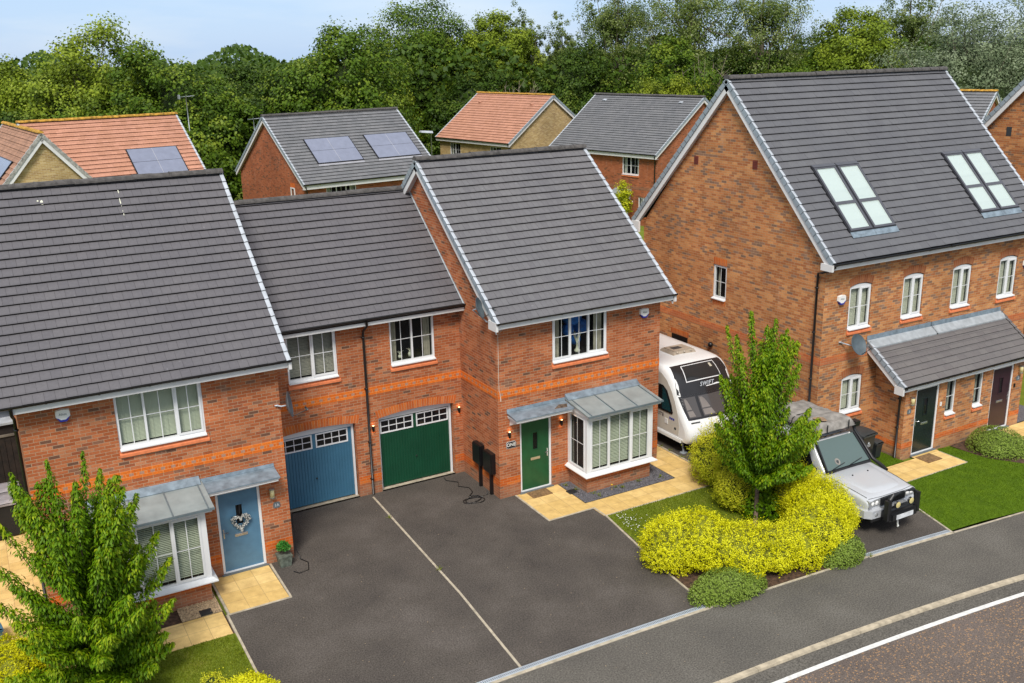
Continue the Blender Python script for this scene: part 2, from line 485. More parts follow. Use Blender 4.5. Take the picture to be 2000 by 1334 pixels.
class MB:
    def __init__(s):
        s.v = []
        s.f = []
        s.m = []
        s.uv = []
        s.sm = []

    def poly(s, pts, m=0, uv=None, smooth=False):
        i = len(s.v)
        s.v += [tuple(map(float, p)) for p in pts]
        s.f.append(tuple(range(i, i + len(pts))))
        s.m.append(m)
        s.uv.append(uv)
        s.sm.append(smooth)

    def box(s, x0, x1, y0, y1, z0, z1, m=0):
        if x0 > x1: x0, x1 = x1, x0
        if y0 > y1: y0, y1 = y1, y0
        if z0 > z1: z0, z1 = z1, z0
        a, b, c, d = (x0, y0), (x1, y0), (x1, y1), (x0, y1)
        s.poly([(*a, z0), (*b, z0), (*b, z1), (*a, z1)], m)
        s.poly([(*b, z0), (*c, z0), (*c, z1), (*b, z1)], m)
        s.poly([(*c, z0), (*d, z0), (*d, z1), (*c, z1)], m)
        s.poly([(*d, z0), (*a, z0), (*a, z1), (*d, z1)], m)
        s.poly([(*a, z1), (*b, z1), (*c, z1), (*d, z1)], m)
        s.poly([(*d, z0), (*c, z0), (*b, z0), (*a, z0)], m)

    def hexa(s, lo, hi, m=0):
        """prism between two lists of 3-D points of the same length"""
        n = len(lo)
        s.poly(list(reversed(lo)), m)
        s.poly(hi, m)
        for i in range(n):
            j = (i + 1) % n
            s.poly([lo[i], lo[j], hi[j], hi[i]], m)

    def tube(s, pts, r, n=8, m=0, smooth=True, caps=True):
        pts = [Vector(p) for p in pts]
        rs = r if isinstance(r, (list, tuple)) else [r] * len(pts)
        rings = []
        up = None
        for i, p in enumerate(pts):
            d = (pts[min(i + 1, len(pts) - 1)] - pts[max(i - 1, 0)])
            d = d.normalized() if d.length > 1e-9 else Vector((0, 0, 1))
            if up is None:
                up = Vector((1, 0, 0)) if abs(d.x) < .8 else Vector((0, 1, 0))
            a = d.cross(up)
            a.normalize()
            b = d.cross(a)
            b.normalize()
            up = -b if False else up
            base = len(s.v)
            for k in range(n):
                t = 2 * PI * k / n
                q = p + (a * math.cos(t) + b * math.sin(t)) * rs[i]
                s.v.append(tuple(q))
            rings.append(base)
        for i in range(len(rings) - 1):
            for k in range(n):
                k2 = (k + 1) % n
                s.f.append((rings[i] + k, rings[i] + k2, rings[i + 1] + k2, rings[i + 1] + k))
                s.m.append(m)
                s.uv.append(None)
                s.sm.append(smooth)
        if caps:
            for base, rev in ((rings[0], False), (rings[-1], True)):
                idx = tuple(base + k for k in range(n))
                s.f.append(idx[::-1] if rev else idx)
                s.m.append(m)
                s.uv.append(None)
                s.sm.append(False)

    def lathe(s, prof, c=(0, 0, 0), n=24, m=0, axis='z', smooth=True):
        base = len(s.v)
        for (r, h) in prof:
            for k in range(n):
                t = 2 * PI * k / n
                x, y, z = r * math.cos(t), r * math.sin(t), h
                if axis == 'y':
                    x, y, z = x, z, y
                if axis == 'x':
                    x, y, z = z, x, y
                s.v.append((c[0] + x, c[1] + y, c[2] + z))
        for i in range(len(prof) - 1):
            for k in range(n):
                k2 = (k + 1) % n
                s.f.append((base + i * n + k, base + i * n + k2, base + (i + 1) * n + k2, base + (i + 1) * n + k))
                s.m.append(m)
                s.uv.append(None)
                s.sm.append(smooth)

    def grid(s, P, m=0, smooth=True):
        """P: list of rows of points"""
        base = len(s.v)
        nr, nc = len(P), len(P[0])
        for row in P:
            s.v += [tuple(map(float, q)) for q in row]
        for i in range(nr - 1):
            for j in range(nc - 1):
                s.f.append((base + i * nc + j, base + i * nc + j + 1, base + (i + 1) * nc + j + 1, base + (i + 1) * nc + j))
                s.m.append(m)
                s.uv.append(None)
                s.sm.append(smooth)

    def pieces(s):
        key, par = {}, []
        ids = []
        for v in s.v:
            k = (round(v[0], 4), round(v[1], 4), round(v[2], 4))
            if k not in key:
                key[k] = len(par)
                par.append(len(par))
            ids.append(key[k])

        def find(a):
            while par[a] != a:
                par[a] = par[par[a]]
                a = par[a]
            return a
        for f in s.f:
            for i in f[1:]:
                par[find(ids[i])] = find(ids[f[0]])
        out = {}
        for k, f in enumerate(s.f):
            r = find(ids[f[0]])
            m = out.setdefault(r, MB())
            b = len(m.v)
            m.v += [s.v[i] for i in f]
            m.f.append(tuple(range(b, b + len(f))))
            m.m.append(s.m[k])
            m.uv.append(s.uv[k])
            m.sm.append(s.sm[k])
        return list(out.values())

    def build(s, name, mats, parent=None, T=None, bevel=0, subsurf=0, segs=2):
        if name in SPLIT and parent is not None:
            ps = s.pieces()
            if 1 < len(ps) <= 12:
                return [p.build1(name, mats, parent, T, bevel, subsurf, segs) for p in ps][0]
        return s.build1(name, mats, parent, T, bevel, subsurf, segs)

    def build1(s, name, mats, parent=None, T=None, bevel=0, subsurf=0, segs=2):
        me = bpy.data.meshes.new(name)
        if isinstance(mats, str):
            mats = [mats]
        V = np.array(s.v, float)
        # uv from plain-space coordinates, in metres
        off = OFF.get(parent.name, (0, 0, 0)) if parent is not None else (0, 0, 0)
        if T is not None:
            M = np.array(T)
            V = V @ M[:3, :3].T + M[:3, 3]
        Vw = V
        V = V - np.array(off)
        me.from_pydata(V.tolist(), [], s.f)
        for q in mats:
            me.materials.append(MAT[q])
        me.polygons.foreach_set('material_index', s.m)
        me.polygons.foreach_set('use_smooth', s.sm)
        uvl = me.uv_layers.new(name='UVMap')
        arr = []
        for fi, f in enumerate(s.f):
            if s.uv[fi] is not None:
                arr += [c for q in s.uv[fi] for c in q]
            else:
                n = me.polygons[fi].normal
                ax, ay, az = abs(n.x), abs(n.y), abs(n.z)
                for vi in f:
                    p = Vw[vi]
                    if az > .8:
                        arr += [p[0], p[1]]
                    elif ax > ay:
                        arr += [p[1], p[2]]
                    else:
                        arr += [p[0], p[2]]
        uvl.data.foreach_set('uv', arr)
        o = bpy.data.objects.new(name, me)
        COL.objects.link(o)
        if parent is not None:
            o.parent = parent
            OFF[o.name] = off
        if bevel:
            b = o.modifiers.new('bevel', 'BEVEL')
            b.width = bevel
            b.segments = segs
            b.limit_method = 'ANGLE'
            b.angle_limit = R(35)
        if subsurf:
            b = o.modifiers.new('sub', 'SUBSURF')
            b.levels = b.render_levels = subsurf
        me.update()
        return o


def thing(name, label, cat, loc=(0, 0, 0), rz=0, group=None, world=True):
    o = bpy.data.objects.new(name, None)
    o.empty_display_size = .3
    COL.objects.link(o)
    o.location = loc
    o.rotation_euler = (0, 0, rz)
    o['label'] = label
    o['category'] = cat
    if group:
        o['group'] = group
    # world=True: parts are modelled in world coordinates and shifted to the root
    OFF[o.name] = tuple(loc) if world else (0, 0, 0)
    return o


def tag(o, label, cat, group=None, kind=None):
    o['label'] = label
    o['category'] = cat
    if group:
        o['group'] = group
    if kind:
        o['kind'] = kind
    return o


def solo(mb, name, mats, label, cat, group=None, kind=None, loc=None, **kw):
    """a thing that is one mesh, origin at loc"""
    T0_ = kw.pop('T', None)
    if loc is not None:
        T = Matrix.Translation((-loc[0], -loc[1], -loc[2]))
        if T0_ is not None:
            T = T @ T0_
        o = mb.build(name, mats, T=T, **kw)
        o.location = loc
    else:
        o = mb.build(name, mats, **kw)
    return tag(o, label, cat, group, kind)


def struct(mb, name, mats, kind='structure'):
    o = mb.build(name, mats)
    o['kind'] = kind
    return o


def text_mesh(txt, size, mat, name, parent, T, depth=.002, align='CENTER', shear=0, bold=0, spacing=1.0):
    cu = bpy.data.curves.new('t', 'FONT')
    cu.body = txt
    cu.size = size
    cu.align_x = align
    cu.align_y = 'CENTER'
    cu.extrude = depth
    cu.shear = shear
    cu.offset = bold
    cu.space_character = spacing
    to = bpy.data.objects.new('t', cu)
    COL.objects.link(to)
    bpy.context.view_layer.update()
    dg = bpy.context.evaluated_depsgraph_get()
    me = bpy.data.meshes.new_from_object(to.evaluated_get(dg))
    bpy.data.objects.remove(to)
    off = OFF.get(parent.name, (0, 0, 0)) if parent is not None else (0, 0, 0)
    me.transform(Matrix.Translation((-off[0], -off[1], -off[2])) @ T)
    me.materials.clear()
    me.materials.append(MAT[mat])
    o = bpy.data.objects.new(name, me)
    COL.objects.link(o)
    if parent is not None:
        o.parent = parent
        OFF[o.name] = off
    return o


def M_front(x, y, z):      # plane facing -y: u->x, d(depth)->y, w->z
    return Matrix(((1, 0, 0, x), (0, 1, 0, y), (0, 0, 1, z), (0, 0, 0, 1)))


def M_left(x, y, z):       # plane facing -x: u->-y, d->x, w->z
    return Matrix(((0, 1, 0, x), (-1, 0, 0, y), (0, 0, 1, z), (0, 0, 0, 1)))


def T_text_front(x, y, z):  # text lies in XY plane -> stand it up facing -y
    return Matrix.Translation((x, y, z)) @ Matrix.Rotation(R(90), 4, 'X')


def T_text_left(x, y, z):
    return Matrix.Translation((x, y, z)) @ Matrix.Rotation(R(-90), 4, 'Z') @ Matrix.Rotation(R(90), 4, 'X')
# ------------------------------------------------------------------ building helpers
def wall_grid(mb, u0, u1, w0, w1, holes, rev=.09, m=0, d=0, uoff=0):
    """wall in (u,d,w) space facing -d with rectangular holes (a,b,c,e) = u0,u1,w0,w1 and their reveals"""
    us = sorted({u0, u1, *[h[0] for h in holes], *[h[1] for h in holes]})
    ws = sorted({w0, w1, *[h[2] for h in holes], *[h[3] for h in holes]})
    us = [u for u in us if u0 <= u <= u1]
    ws = [w for w in ws if w0 <= w <= w1]
    for i in range(len(us) - 1):
        for j in range(len(ws) - 1):
            cu, cw = (us[i] + us[i + 1]) / 2, (ws[j] + ws[j + 1]) / 2
            if any(h[0] < cu < h[1] and h[2] < cw < h[3] for h in holes):
                continue
            a, b, c, e = us[i], us[i + 1], ws[j], ws[j + 1]
            mb.poly([(a, d, c), (b, d, c), (b, d, e), (a, d, e)], m)
    for (a, b, c, e) in holes:
        r = d + rev
        mb.poly([(a, d, c), (a, r, c), (a, r, e), (a, d, e)], m)
        mb.poly([(b, r, c), (b, d, c), (b, d, e), (b, r, e)], m)
        mb.poly([(a, r, e), (b, r, e), (b, d, e), (a, d, e)], m)
        mb.poly([(a, d, c), (b, d, c), (b, r, c), (a, r, c)], m)


def arch_fn(a, b, rise):
    c, h = (a + b) / 2, (b - a) / 2
    if rise <= 0:
        return lambda u: 0.0
    rad = (h * h + rise * rise) / (2 * rise)
    return lambda u: math.sqrt(max(0, rad * rad - (u - c) ** 2)) - (rad - rise)


def arch(parent, T, a, b, w, rise, thick, mat='brick_soldier', proud=.004, name='brick_arch', splay=.05):
    mb = MB()
    f = arch_fn(a, b, rise)
    n = max(6, int((b - a) / .075))
    for i in range(n):
        ua, ub = a + (b - a) * i / n, a + (b - a) * (i + 1) / n
        sa = splay * (2 * i / n - 1)
        sb = splay * (2 * (i + 1) / n - 1)
        la, lb = w + f(ua), w + f(ub)
        P = [(ua, -proud, la), (ub, -proud, lb), (ub + sb, -proud, lb + thick), (ua + sa, -proud, la + thick)]
        L = .075 * .999
        mb.poly(P, 0, uv=[(i * L + .001, .2), ((i + 1) * L, .2), ((i + 1) * L, .2 + thick), (i * L + .001, .2 + thick)])
        mb.poly([(ua, -proud, la), (ua, .09, la), (ub, .09, lb), (ub, -proud, lb)], 0, uv=[(i * L, .2), (i * L, .3), (i * L + .07, .3), (i * L + .07, .2)])
        mb.poly([P[3], P[2], (ub + sb, 0, lb + thick), (ua + sa, 0, la + thick)], 0, uv=[(.01, .21)] * 4)
    return mb.build(name, mat, parent, T=T)


def sill(parent, T, a, b, w, h=.15, out=.055, mat='terracotta_sill'):
    mb = MB()
    mb.hexa([(a, 0, w), (a, 0, w - h), (a, -out, w - h), (a, -out * .9, w - h * .62), (a, -.012, w - h * .42), (a, -.012, w)],
            [(b, 0, w), (b, 0, w - h), (b, -out, w - h), (b, -out * .9, w - h * .62), (b, -.012, w - h * .42), (b, -.012, w)])
    return mb.build('sill', mat, parent, T=T)


def slats(mb, a, b, w0, w1, d, pitch=.036, wd=.032, tilt=50):
    t = R(tilt)
    n = int((w1 - w0) / pitch)
    for i in range(n):
        w = w1 - (i + .5) * pitch
        dy, dz = wd / 2 * math.cos(t), wd / 2 * math.sin(t)
        j = random.uniform(-.0015, .0015)
        mb.poly([(a, d - dy, w - dz + j), (b, d - dy, w - dz + j), (b, d + dy, w + dz + j), (a, d + dy, w + dz + j)], 0)
    for u in (a + (b - a) * .25, a + (b - a) * .75):
        mb.box(u - .002, u + .002, d - .02, d - .018, w0, w1)


def window(parent, T, u0, u1, w0, w1, lights, rise=0, inside='blind_green', fr=.055, glass='glass', cill=True, nh=1, slat=True,
           tilt=50, room=.7, pitch=.036):
    """lights: list of (share, opening, vertical bars, ajar degrees)"""
    mb = MB()
    f = arch_fn(u0, u1, rise)
    D = .07
    mb.box(u0, u0 + fr, 0, D, w0, w1)
    mb.box(u1 - fr, u1, 0, D, w0, w1)
    mb.box(u0 + fr, u1 - fr, 0, D, w0, w0 + fr)
    mb.box(u0 + fr, u1 - fr, 0, D, w1 - fr, w1)
    if rise:
        n = 10
        for i in range(n):
            a, b = u0 + (u1 - u0) * i / n, u0 + (u1 - u0) * (i + 1) / n
            mb.poly([(a, 0, w1), (b, 0, w1), (b, 0, w1 + f(b)), (a, 0, w1 + f(a))])
    if cill:
        mb.hexa([(u0 - .0, 0, w0), (u0 - .0, 0, w0 - .045), (u0 - .0, -.10, w0 - .045), (u0 - .0, -.10, w0 - .02)],
                [(u1 + .0, 0, w0), (u1 + .0, 0, w0 - .045), (u1 + .0, -.10, w0 - .045), (u1 + .0, -.10, w0 - .02)])
    tot = sum(l[0] for l in lights)
    cur = u0 + fr
    inner = (u1 - u0 - 2 * fr)
    k = len(lights)
    mul = .05
    edges = []
    for i, l in enumerate(lights):
        wd = (inner - mul * (k - 1)) * l[0] / tot
        edges.append((cur, cur + wd))
        cur += wd
        if i < k - 1:
            mb.box(cur, cur + mul, .001, D - .001, w0 + fr, w1 - fr)
            cur += mul
    win = mb.build('window', 'upvc', parent, T=T)
    for (a, b), l in zip(edges, lights):
        share, opening, nv, ajar = (list(l) + [0, 1, 0])[:4] if len(l) < 4 else l
        T2 = T
        c, e = w0 + fr, w1 - fr
        if ajar:
            T2 = T @ Matrix.Translation((b, 0, 0)) @ Matrix.Rotation(R(ajar), 4, 'Z') @ Matrix.Translation((-b, 0, 0))
        if opening:
            s = MB()
            cw = .045
            o = -.016
            A, B, C, E_ = a - .012, b + .012, c - .012, e + .012
            s.box(A, A + cw, o, .03, C, E_)
            s.box(B - cw, B, o, .03, C, E_)
            s.box(A + cw, B - cw, o, .03, C, C + cw)
            s.box(A + cw, B - cw, o, .03, E_ - cw, E_)
            s.build('casement', 'upvc', win, T=T2, bevel=.003)
            ga, gb, gc, ge, gd = A + cw, B - cw, C + cw, E_ - cw, .010
        else:
            ga, gb, gc, ge, gd = a, b, c, e, .030
        g = MB()
        g.poly([(ga, gd, gc), (gb, gd, gc), (gb, gd, ge), (ga, gd, ge)])
        g.build('pane', glass, win, T=T2)
        if nv or nh:
            s = MB()
            bw = .009
            for i in range(nv):
                u = ga + (gb - ga) * (i + 1) / (nv + 1)
                s.box(u - bw, u + bw, gd - .004, gd - .001, gc, ge)
            for i in range(nh):
                w = gc + (ge - gc) * (i + 1) / (nh + 1)
                s.box(ga, gb, gd - .0042, gd - .0012, w - bw, w + bw)
            s.build('glazing_bar', 'upvc', win, T=T2)
    if not room:
        room = .08
    rm = MB()
    a, b, c, e = u0 + .01, u1 - .01, w0 + .01, w1 - .01
    rm.poly([(a, room, c), (b, room, c), (b, room, e), (a, room, e)])
    rm.poly([(a, D, c), (a, room, c), (a, room, e), (a, D, e)])
    rm.poly([(b, D, c), (b, room, c), (b, room, e), (b, D, e)])
    rm.poly([(a, D, c), (b, D, c), (b, room, c), (a, room, c)])
    rm.poly([(a, D, e), (b, D, e), (b, room, e), (a, room, e)])
    if room > .1:
        rm.build('room', 'dark_room', win, T=T)
    if inside and inside.startswith('blind'):
        for (a, b) in edges:
            s = MB()
            slats(s, a - .01, b + .01, w0 + fr, w1 - fr + .01, .115, tilt=tilt, pitch=pitch)
            s.build('blind', inside, win, T=T)
    elif inside == 'curtain_grey' or inside == 'curtain_white':
        s = MB()
        for (ca, cb) in ((u0 + .05, u0 + .05 + (u1 - u0) * .16), (u1 - .05 - (u1 - u0) * .16, u1 - .05)):
            rows = []
            for w in (w0 + .03, w1 - .03):
                rows.append([(ca + (cb - ca) * i / 16, .16 + .018 * math.sin(i * 1.7), w) for i in range(17)])
            s.grid(rows)
        s.build('curtain', inside, win, T=T)
    return win, edges


def door(parent, T, u0, u1, w1, mat, glass_w=(.12, .42), hand=1, plate='chrome', pane=True, deep=.02):
    """composite front door with white frame"""
    fr = .06
    mb = MB()
    mb.box(u0, u0 + fr, 0, .08, 0.03, w1)
    mb.box(u1 - fr, u1, 0, .08, 0.03, w1)
    mb.box(u0 + fr, u1 - fr, 0, .08, w1 - fr, w1)
    mb.box(u0 + fr, u1 - fr, -.01, .08, .03, .06, 0)
    fo = mb.build('door_frame', 'upvc', parent, T=T)
    s = MB()
    a, b = u0 + fr, u1 - fr
    mid = (a + b) / 2
    W = .075
    z0, z1 = 1.22, 1.72
    d = deep
    if pane:
        wall_grid(s, a, b, .06, w1 - fr, [(mid - W, mid + W, z0, z1)], rev=.02, d=d)
    else:
        s.poly([(a, d, .06), (b, d, .06), (b, d, w1 - fr), (a, d, w1 - fr)])
    # raised mouldings round the glass
    for (p, q, r, t) in ((mid - W - .025, mid - W, z0 - .025, z1 + .025), (mid + W, mid + W + .025, z0 - .025, z1 + .025),
                         (mid - W, mid + W, z0 - .025, z0), (mid - W, mid + W, z1, z1 + .025)):
        s.box(p, q, d - .012, d - .0005, r, t)
    do = s.build('door', mat, parent, T=T, bevel=.002)
    g = MB()
    g.poly([(mid - W, d + .012, z0), (mid + W, d + .012, z0), (mid + W, d + .012, z1), (mid - W, d + .012, z1)])
    g.build('pane', 'glass_dark', do, T=T)
    l = MB()
    l.box(mid - .15, mid + .15, d - .012, d - .001, .91, .985)
    l.box(mid - .125, mid + .125, d - .018, d - .0121, .925, .97)
    l.build('letterbox', plate, do, T=T, bevel=.003)
    h = MB()
    hu = b - .055 if hand > 0 else a + .055
    h.box(hu - .016, hu + .016, d - .01, d - .001, .93, 1.17)
    h.tube([(hu, d - .01, 1.08), (hu, d - .045, 1.08), (hu - hand * .11, d - .05, 1.075)], .009, 6)
    h.build('handle', 'chrome', do, T=T)
    st = MB()
    st.box(u0 - .04, u1 + .04, -.09, .06, -.005, .028)
    st.build('threshold', 'slate_sign', parent, T=T)
    return do


def garage(parent, T, u0, u1, mat, w1=2.12, win_right_gap=0, rise=.10):
    """up-and-over ribbed door with two rows of little panes; frame in white"""
    f = .06
    mb = MB()
    mb.box(u0, u0 + f, 0, .09, .015, w1 + .02)
    mb.box(u1 - f, u1, 0, .09, .015, w1 + .02)
    # arched white head
    fn = arch_fn(u0, u1, rise)
    n = 16
    for i in range(n):
        a, b = u0 + (u1 - u0) * i / n, u0 + (u1 - u0) * (i + 1) / n
        mb.poly([(a, -.001, w1 - .0), (b, -.001, w1 - .0), (b, -.001, w1 + .06 + fn(b)), (a, -.001, w1 + .06 + fn(a))])
    mb.box(u0 + f, u1 - f, .0, .09, w1 - .03, w1 + .01)
    fo = mb.build('garage_frame', 'upvc', parent, T=T)
    s = MB()
    a, b = u0 + f, u1 - f
    d = .045
    top = w1 - .03
    wz0, wz1 = 1.66, 2.06
    mid = (a + b) / 2
    # ribbed sheet
    nr = 26
    rows = [[], []]
    for i in range(nr):
        p = a + (b - a) * i / nr
        q = (b - a) / nr
        prof = [(0, 0), (.22, 0), (.30, .014), (.92, .014), (1, 0)]
        for (t, dd) in prof[:-1]:
            rows[0].append((p + q * t, d - dd, .05))
            rows[1].append((p + q * t, d - dd, wz0 - .03))
    rows[0].append((b, d, .05))
    rows[1].append((b, d, wz0 - .03))
    s.grid(rows, smooth=False)
    s.box(a, b, d - .012, d + .02, wz0 - .03, wz0)
    s.box(a, b, d - .012, d + .02, wz1, top)
    s.box(mid - .05, mid + .05, d - .01, d + .02, wz0, wz1)
    s.box(a, a + .02, d - .01, d + .02, wz0, wz1)
    s.box(b - .10, b, d - .01, d + .02, wz0, wz1) if win_right_gap else s.box(b - .02, b, d - .01, d + .02, wz0, wz1)
    do = s.build('garage_door', mat, parent, T=T)
    rr = b - .10 if win_right_gap else b - .02
    for (p, q) in ((a + .02, mid - .05), (mid + .05, rr)):
        fm = MB()
        t = .035
        fm.box(p, p + t, d - .025, d + .0, wz0, wz1)
        fm.box(q - t, q, d - .025, d + .0, wz0, wz1)
        fm.box(p + t, q - t, d - .025, d, wz0, wz0 + t)
        fm.box(p + t, q - t, d - .025, d, wz1 - t, wz1)
        for i in range(1, 4):
            u = p + t + (q - p - 2 * t) * i / 4
            fm.box(u - .009, u + .009, d - .02, d - .002, wz0 + t, wz1 - t)
        wm = (wz0 + wz1) / 2
        fm.box(p + t, q - t, d - .021, d - .003, wm - .009, wm + .009)
        w = fm.build('garage_window', 'upvc', parent, T=T)
        g = MB()
        g.poly([(p, d + .002, wz0), (q, d + .002, wz0), (q, d + .002, wz1), (p, d + .002, wz1)])
        g.build('pane', 'glass_dark', w, T=T)
    h = MB()
    h.lathe([(.0, -.045), (.022, -.04), (.024, -.02), (.014, 0)], ((a + b) / 2 + .0, d - .012, .78), n=12, axis='y')
    h.build('handle', 'black_plastic', do, T=T)
    th = MB()
    th.box(u0 - .02, u1 + .02, -.07, .09, -.005, .014)
    th.build('threshold', 'concrete', parent, T=T)


def slope_frame(ye, ze, yr, zr):
    dy, dz = yr - ye, zr - ze
    L = math.hypot(dy, dz)
    dy, dz = dy / L, dz / L
    sg = 1 if dy > 0 else -1
    ny, nz = -dz * sg, dy * sg
    return L, (lambda x, s, h=0: (x, ye + dy * s + ny * h, ze + dz * s + nz * h))


def roof_slope(parent, x0, x1, ye, ze, yr, zr, g, w, mats, name='roof', t=.044, jitter=.003, cut=None):
    L, pt = slope_frame(ye, ze, yr, zr)
    mb = MB()
    n = int(math.ceil(L / g))
    ov = .02
    for i in range(n):
        s0, s1 = i * g, min((i + 1) * g, L) + ov
        if s0 > L:
            break
        sh = (w / 2 if i % 2 == 0 else 0)
        k0 = math.floor((x0 + sh) / w)
        xs = [x0]
        k = k0 + 1
        while k * w - sh < x1:
            if k * w - sh > x0 + .01:
                xs.append(k * w - sh)
            k += 1
        xs.append(x1)
        hcourse = t + random.uniform(-1, 1) * jitter * .8
        for a, b in zip(xs[:-1], xs[1:]):
            h = hcourse + random.uniform(-1, 1) * jitter
            js = random.uniform(-1, 1) * jitter * .8
            frac = (s1 - s0) / (g + ov)
            hu = h * (1 - frac) + .001
            A, B, Cc, D = pt(a, s0 + js, h), pt(b, s0 + js, h), pt(b, s1, hu), pt(a, s1, hu)
            mb.poly([A, B, Cc, D], 0, uv=[(a, s0 + .004), (b, s0 + .004), (b, s1 - ov), (a, s1 - ov)])
            mb.poly([pt(a, s0 + js, -.012), pt(b, s0 + js, -.012), B, A], 1)  # riser face, its dark colour stands in for shadow under the tile
    # underlay so nothing shows through
    mb.poly([pt(x0, 0, -.012), pt(x1, 0, -.012), pt(x1, L, -.012), pt(x0, L, -.012)], 1)
    return mb.build(name, mats, parent)


def ridge(parent, x0, x1, y, z, mat='ridge_dark', r=.115, seg=.45, name='ridge_tiles'):
    mb = MB()
    n = max(1, round((x1 - x0) / seg))
    for i in range(n):
        a, b = x0 + (x1 - x0) * i / n, x0 + (x1 - x0) * (i + 1) / n
        rr = r * random.uniform(.97, 1.04)
        dz = random.uniform(-.006, .006)
        rows = []
        for x, k in ((a, 1.0), (a + .035, 1.0), (a + .04, .93), (b, .93)):
            rows.append([(x, y + rr * k * math.cos(t) * 1.15, z + dz - .035 + rr * k * math.sin(t)) for t in [PI * j / 8 for j in range(9)]])
        mb.grid(rows, smooth=False)
        for x in (a, b):
            mb.poly([(x, y + rr * .93 * math.cos(t) * 1.15, z + dz - .035 + rr * .93 * math.sin(t)) for t in [PI * j / 8 for j in range(9)]])
    return mb.build(name, mat, parent)


def verge(parent, x, side, ye, ze, yr, zr, g, wx, board=True, mats=('verge_plastic', 'verge_pale', 'slot_dark')):
    """dry-verge caps (one per course), barge board and soffit; side=+1 right gable, -1 left gable"""
    L, pt = slope_frame(ye, ze, yr, zr)
    mb = MB()
    n = int(math.ceil(L / g))
    o, i_ = x + side * .02, x - side * .075
    for k in range(n):
        s0, s1 = k * g - .015, min((k + 1) * g, L) + .0
        if s1 - s0 < .03:
            continue
        h0, h1 = .062, .034
        a, b, c, d = pt(i_, s0, h0), pt(o, s0, h0), pt(o, s1, h1), pt(i_, s1, h1)
        e, f = pt(o, s0, h0 - .16), pt(o, s1, h1 - .14)
        # rounded shoulder, its upward highlight painted as a paler colour
        sh = side * .028
        a2, d2 = pt(o - sh, s0, h0 + .006), pt(o - sh, s1, h1 + .006)
        mb.poly([pt(i_, s0, h0 - .01), a2, d2, pt(i_, s1, h1 - .01)], 1)
        mb.poly([a2, b, c, d2], 1)
        mb.poly([b, e, f, c], 0)
        mb.poly([pt(i_, s0, -.01), pt(o, s0, h0 - .16), b, a2, pt(i_, s0, h0 - .01)], 2)
        mb.poly([pt(i_, s0, h0 - .01), pt(i_, s0, 0), pt(i_, s1, 0), pt(i_, s1, h1 - .01)], 0)
    mb.build('verge_caps', list(mats), parent)
    if board:
        b = MB()
        xo, xi = x - side * .012, x - side * .035
        b.hexa([pt(xo, 0, -.02), pt(xo, L, -.02), pt(xo, L + .02, -.26), pt(xo, -.12, -.26)],
               [pt(xi, 0, -.02), pt(xi, L, -.02), pt(xi, L + .02, -.26), pt(xi, -.12, -.26)])
        # soffit between the board and the wall
        b.poly([pt(xi, -.05, -.20), pt(wx, -.05, -.20), pt(wx, L, -.20), pt(xi, L, -.20)], 1)
        b.build('barge_board', ['upvc_soft', 'soffit'], parent)


def gutter(parent, x0, x1, y, z, back=False, brk=.9):
    """black half-round gutter in front of a white fascia; y,z at the fascia face top"""
    s = 1 if not back else -1
    mb = MB()
    r = .055
    rows = []
    for x in (x0, x1):
        rows.append([(x, y - s * (.065 + r * math.cos(t)), z - r * math.sin(t)) for t in [PI * j / 8 for j in range(9)]])
    mb.grid(rows, smooth=True)
    for x in (x0, x1):
        mb.poly([(x, y - s * (.065 + r * math.cos(t)), z - r * math.sin(t)) for t in [PI * j / 8 for j in range(9)]])
    mb.box(x0, x1, y - s * .125, y - s * .113, z - .006, z + .006)
    k = max(1, int((x1 - x0) / brk))
    for i in range(k + 1):
        x = x0 + .06 + (x1 - x0 - .12) * i / k
        rows = []
        for xx in (x - .02, x + .02):
            rows.append([(xx, y - s * (.065 + (r + .008) * math.cos(t)), z - (r + .008) * math.sin(t)) for t in [PI * j / 8 for j in range(9)]])
        mb.grid(rows, smooth=True)
    return mb.build('gutter', 'gutter_black', parent)


def fascia(parent, x0, x1, y, z0, z1, wally):
    mb = MB()
    mb.box(x0, x1, y, y + .02, z0, z1)
    mb.poly([(x0, y + .02, z0 + .005), (x1, y + .02, z0 + .005), (x1, wally, z0 + .005), (x0, wally, z0 + .005)], 1)
    return mb.build('fascia', ['upvc_soft', 'soffit'], parent)


def pipe(parent, pts, r=.034, brackets=(), name='downpipe', shoe=True):
    mb = MB()
    mb.tube(pts, r, 10)
    for p in brackets:
        mb.lathe([(r + .001, -.02), (r + .009, -.02), (r + .009, .02), (r + .001, .02)], p, 10)
        mb.box(p[0] - .05, p[0] + .05, p[1] + .02, p[1] + .045, p[2] - .018, p[2] + .018)
    return mb.build(name, 'gutter_black', parent)


def band(parent, T, u0, u1, w, rows=3, mat='brick_band', name='brick_band', proud=.006, h=None):
    mb = MB()
    hh = rows * .075 if h is None else h
    mb.poly([(u0, -proud, w), (u1, -proud, w), (u1, -proud, w + hh), (u0, -proud, w + hh)],
            uv=[(u0, 0), (u1, 0), (u1, hh), (u0, hh)])
    mb.poly([(u0, -proud, w + hh), (u1, -proud, w + hh), (u1, 0, w + hh), (u0, 0, w + hh)], uv=[(u0, .01), (u1, .01), (u1, .02), (u0, .02)])
    mb.poly([(u0, -proud, w), (u1, -proud, w), (u1, 0, w), (u0, 0, w)], uv=[(u0, .01), (u1, .01), (u1, .02), (u0, .02)])
    return mb


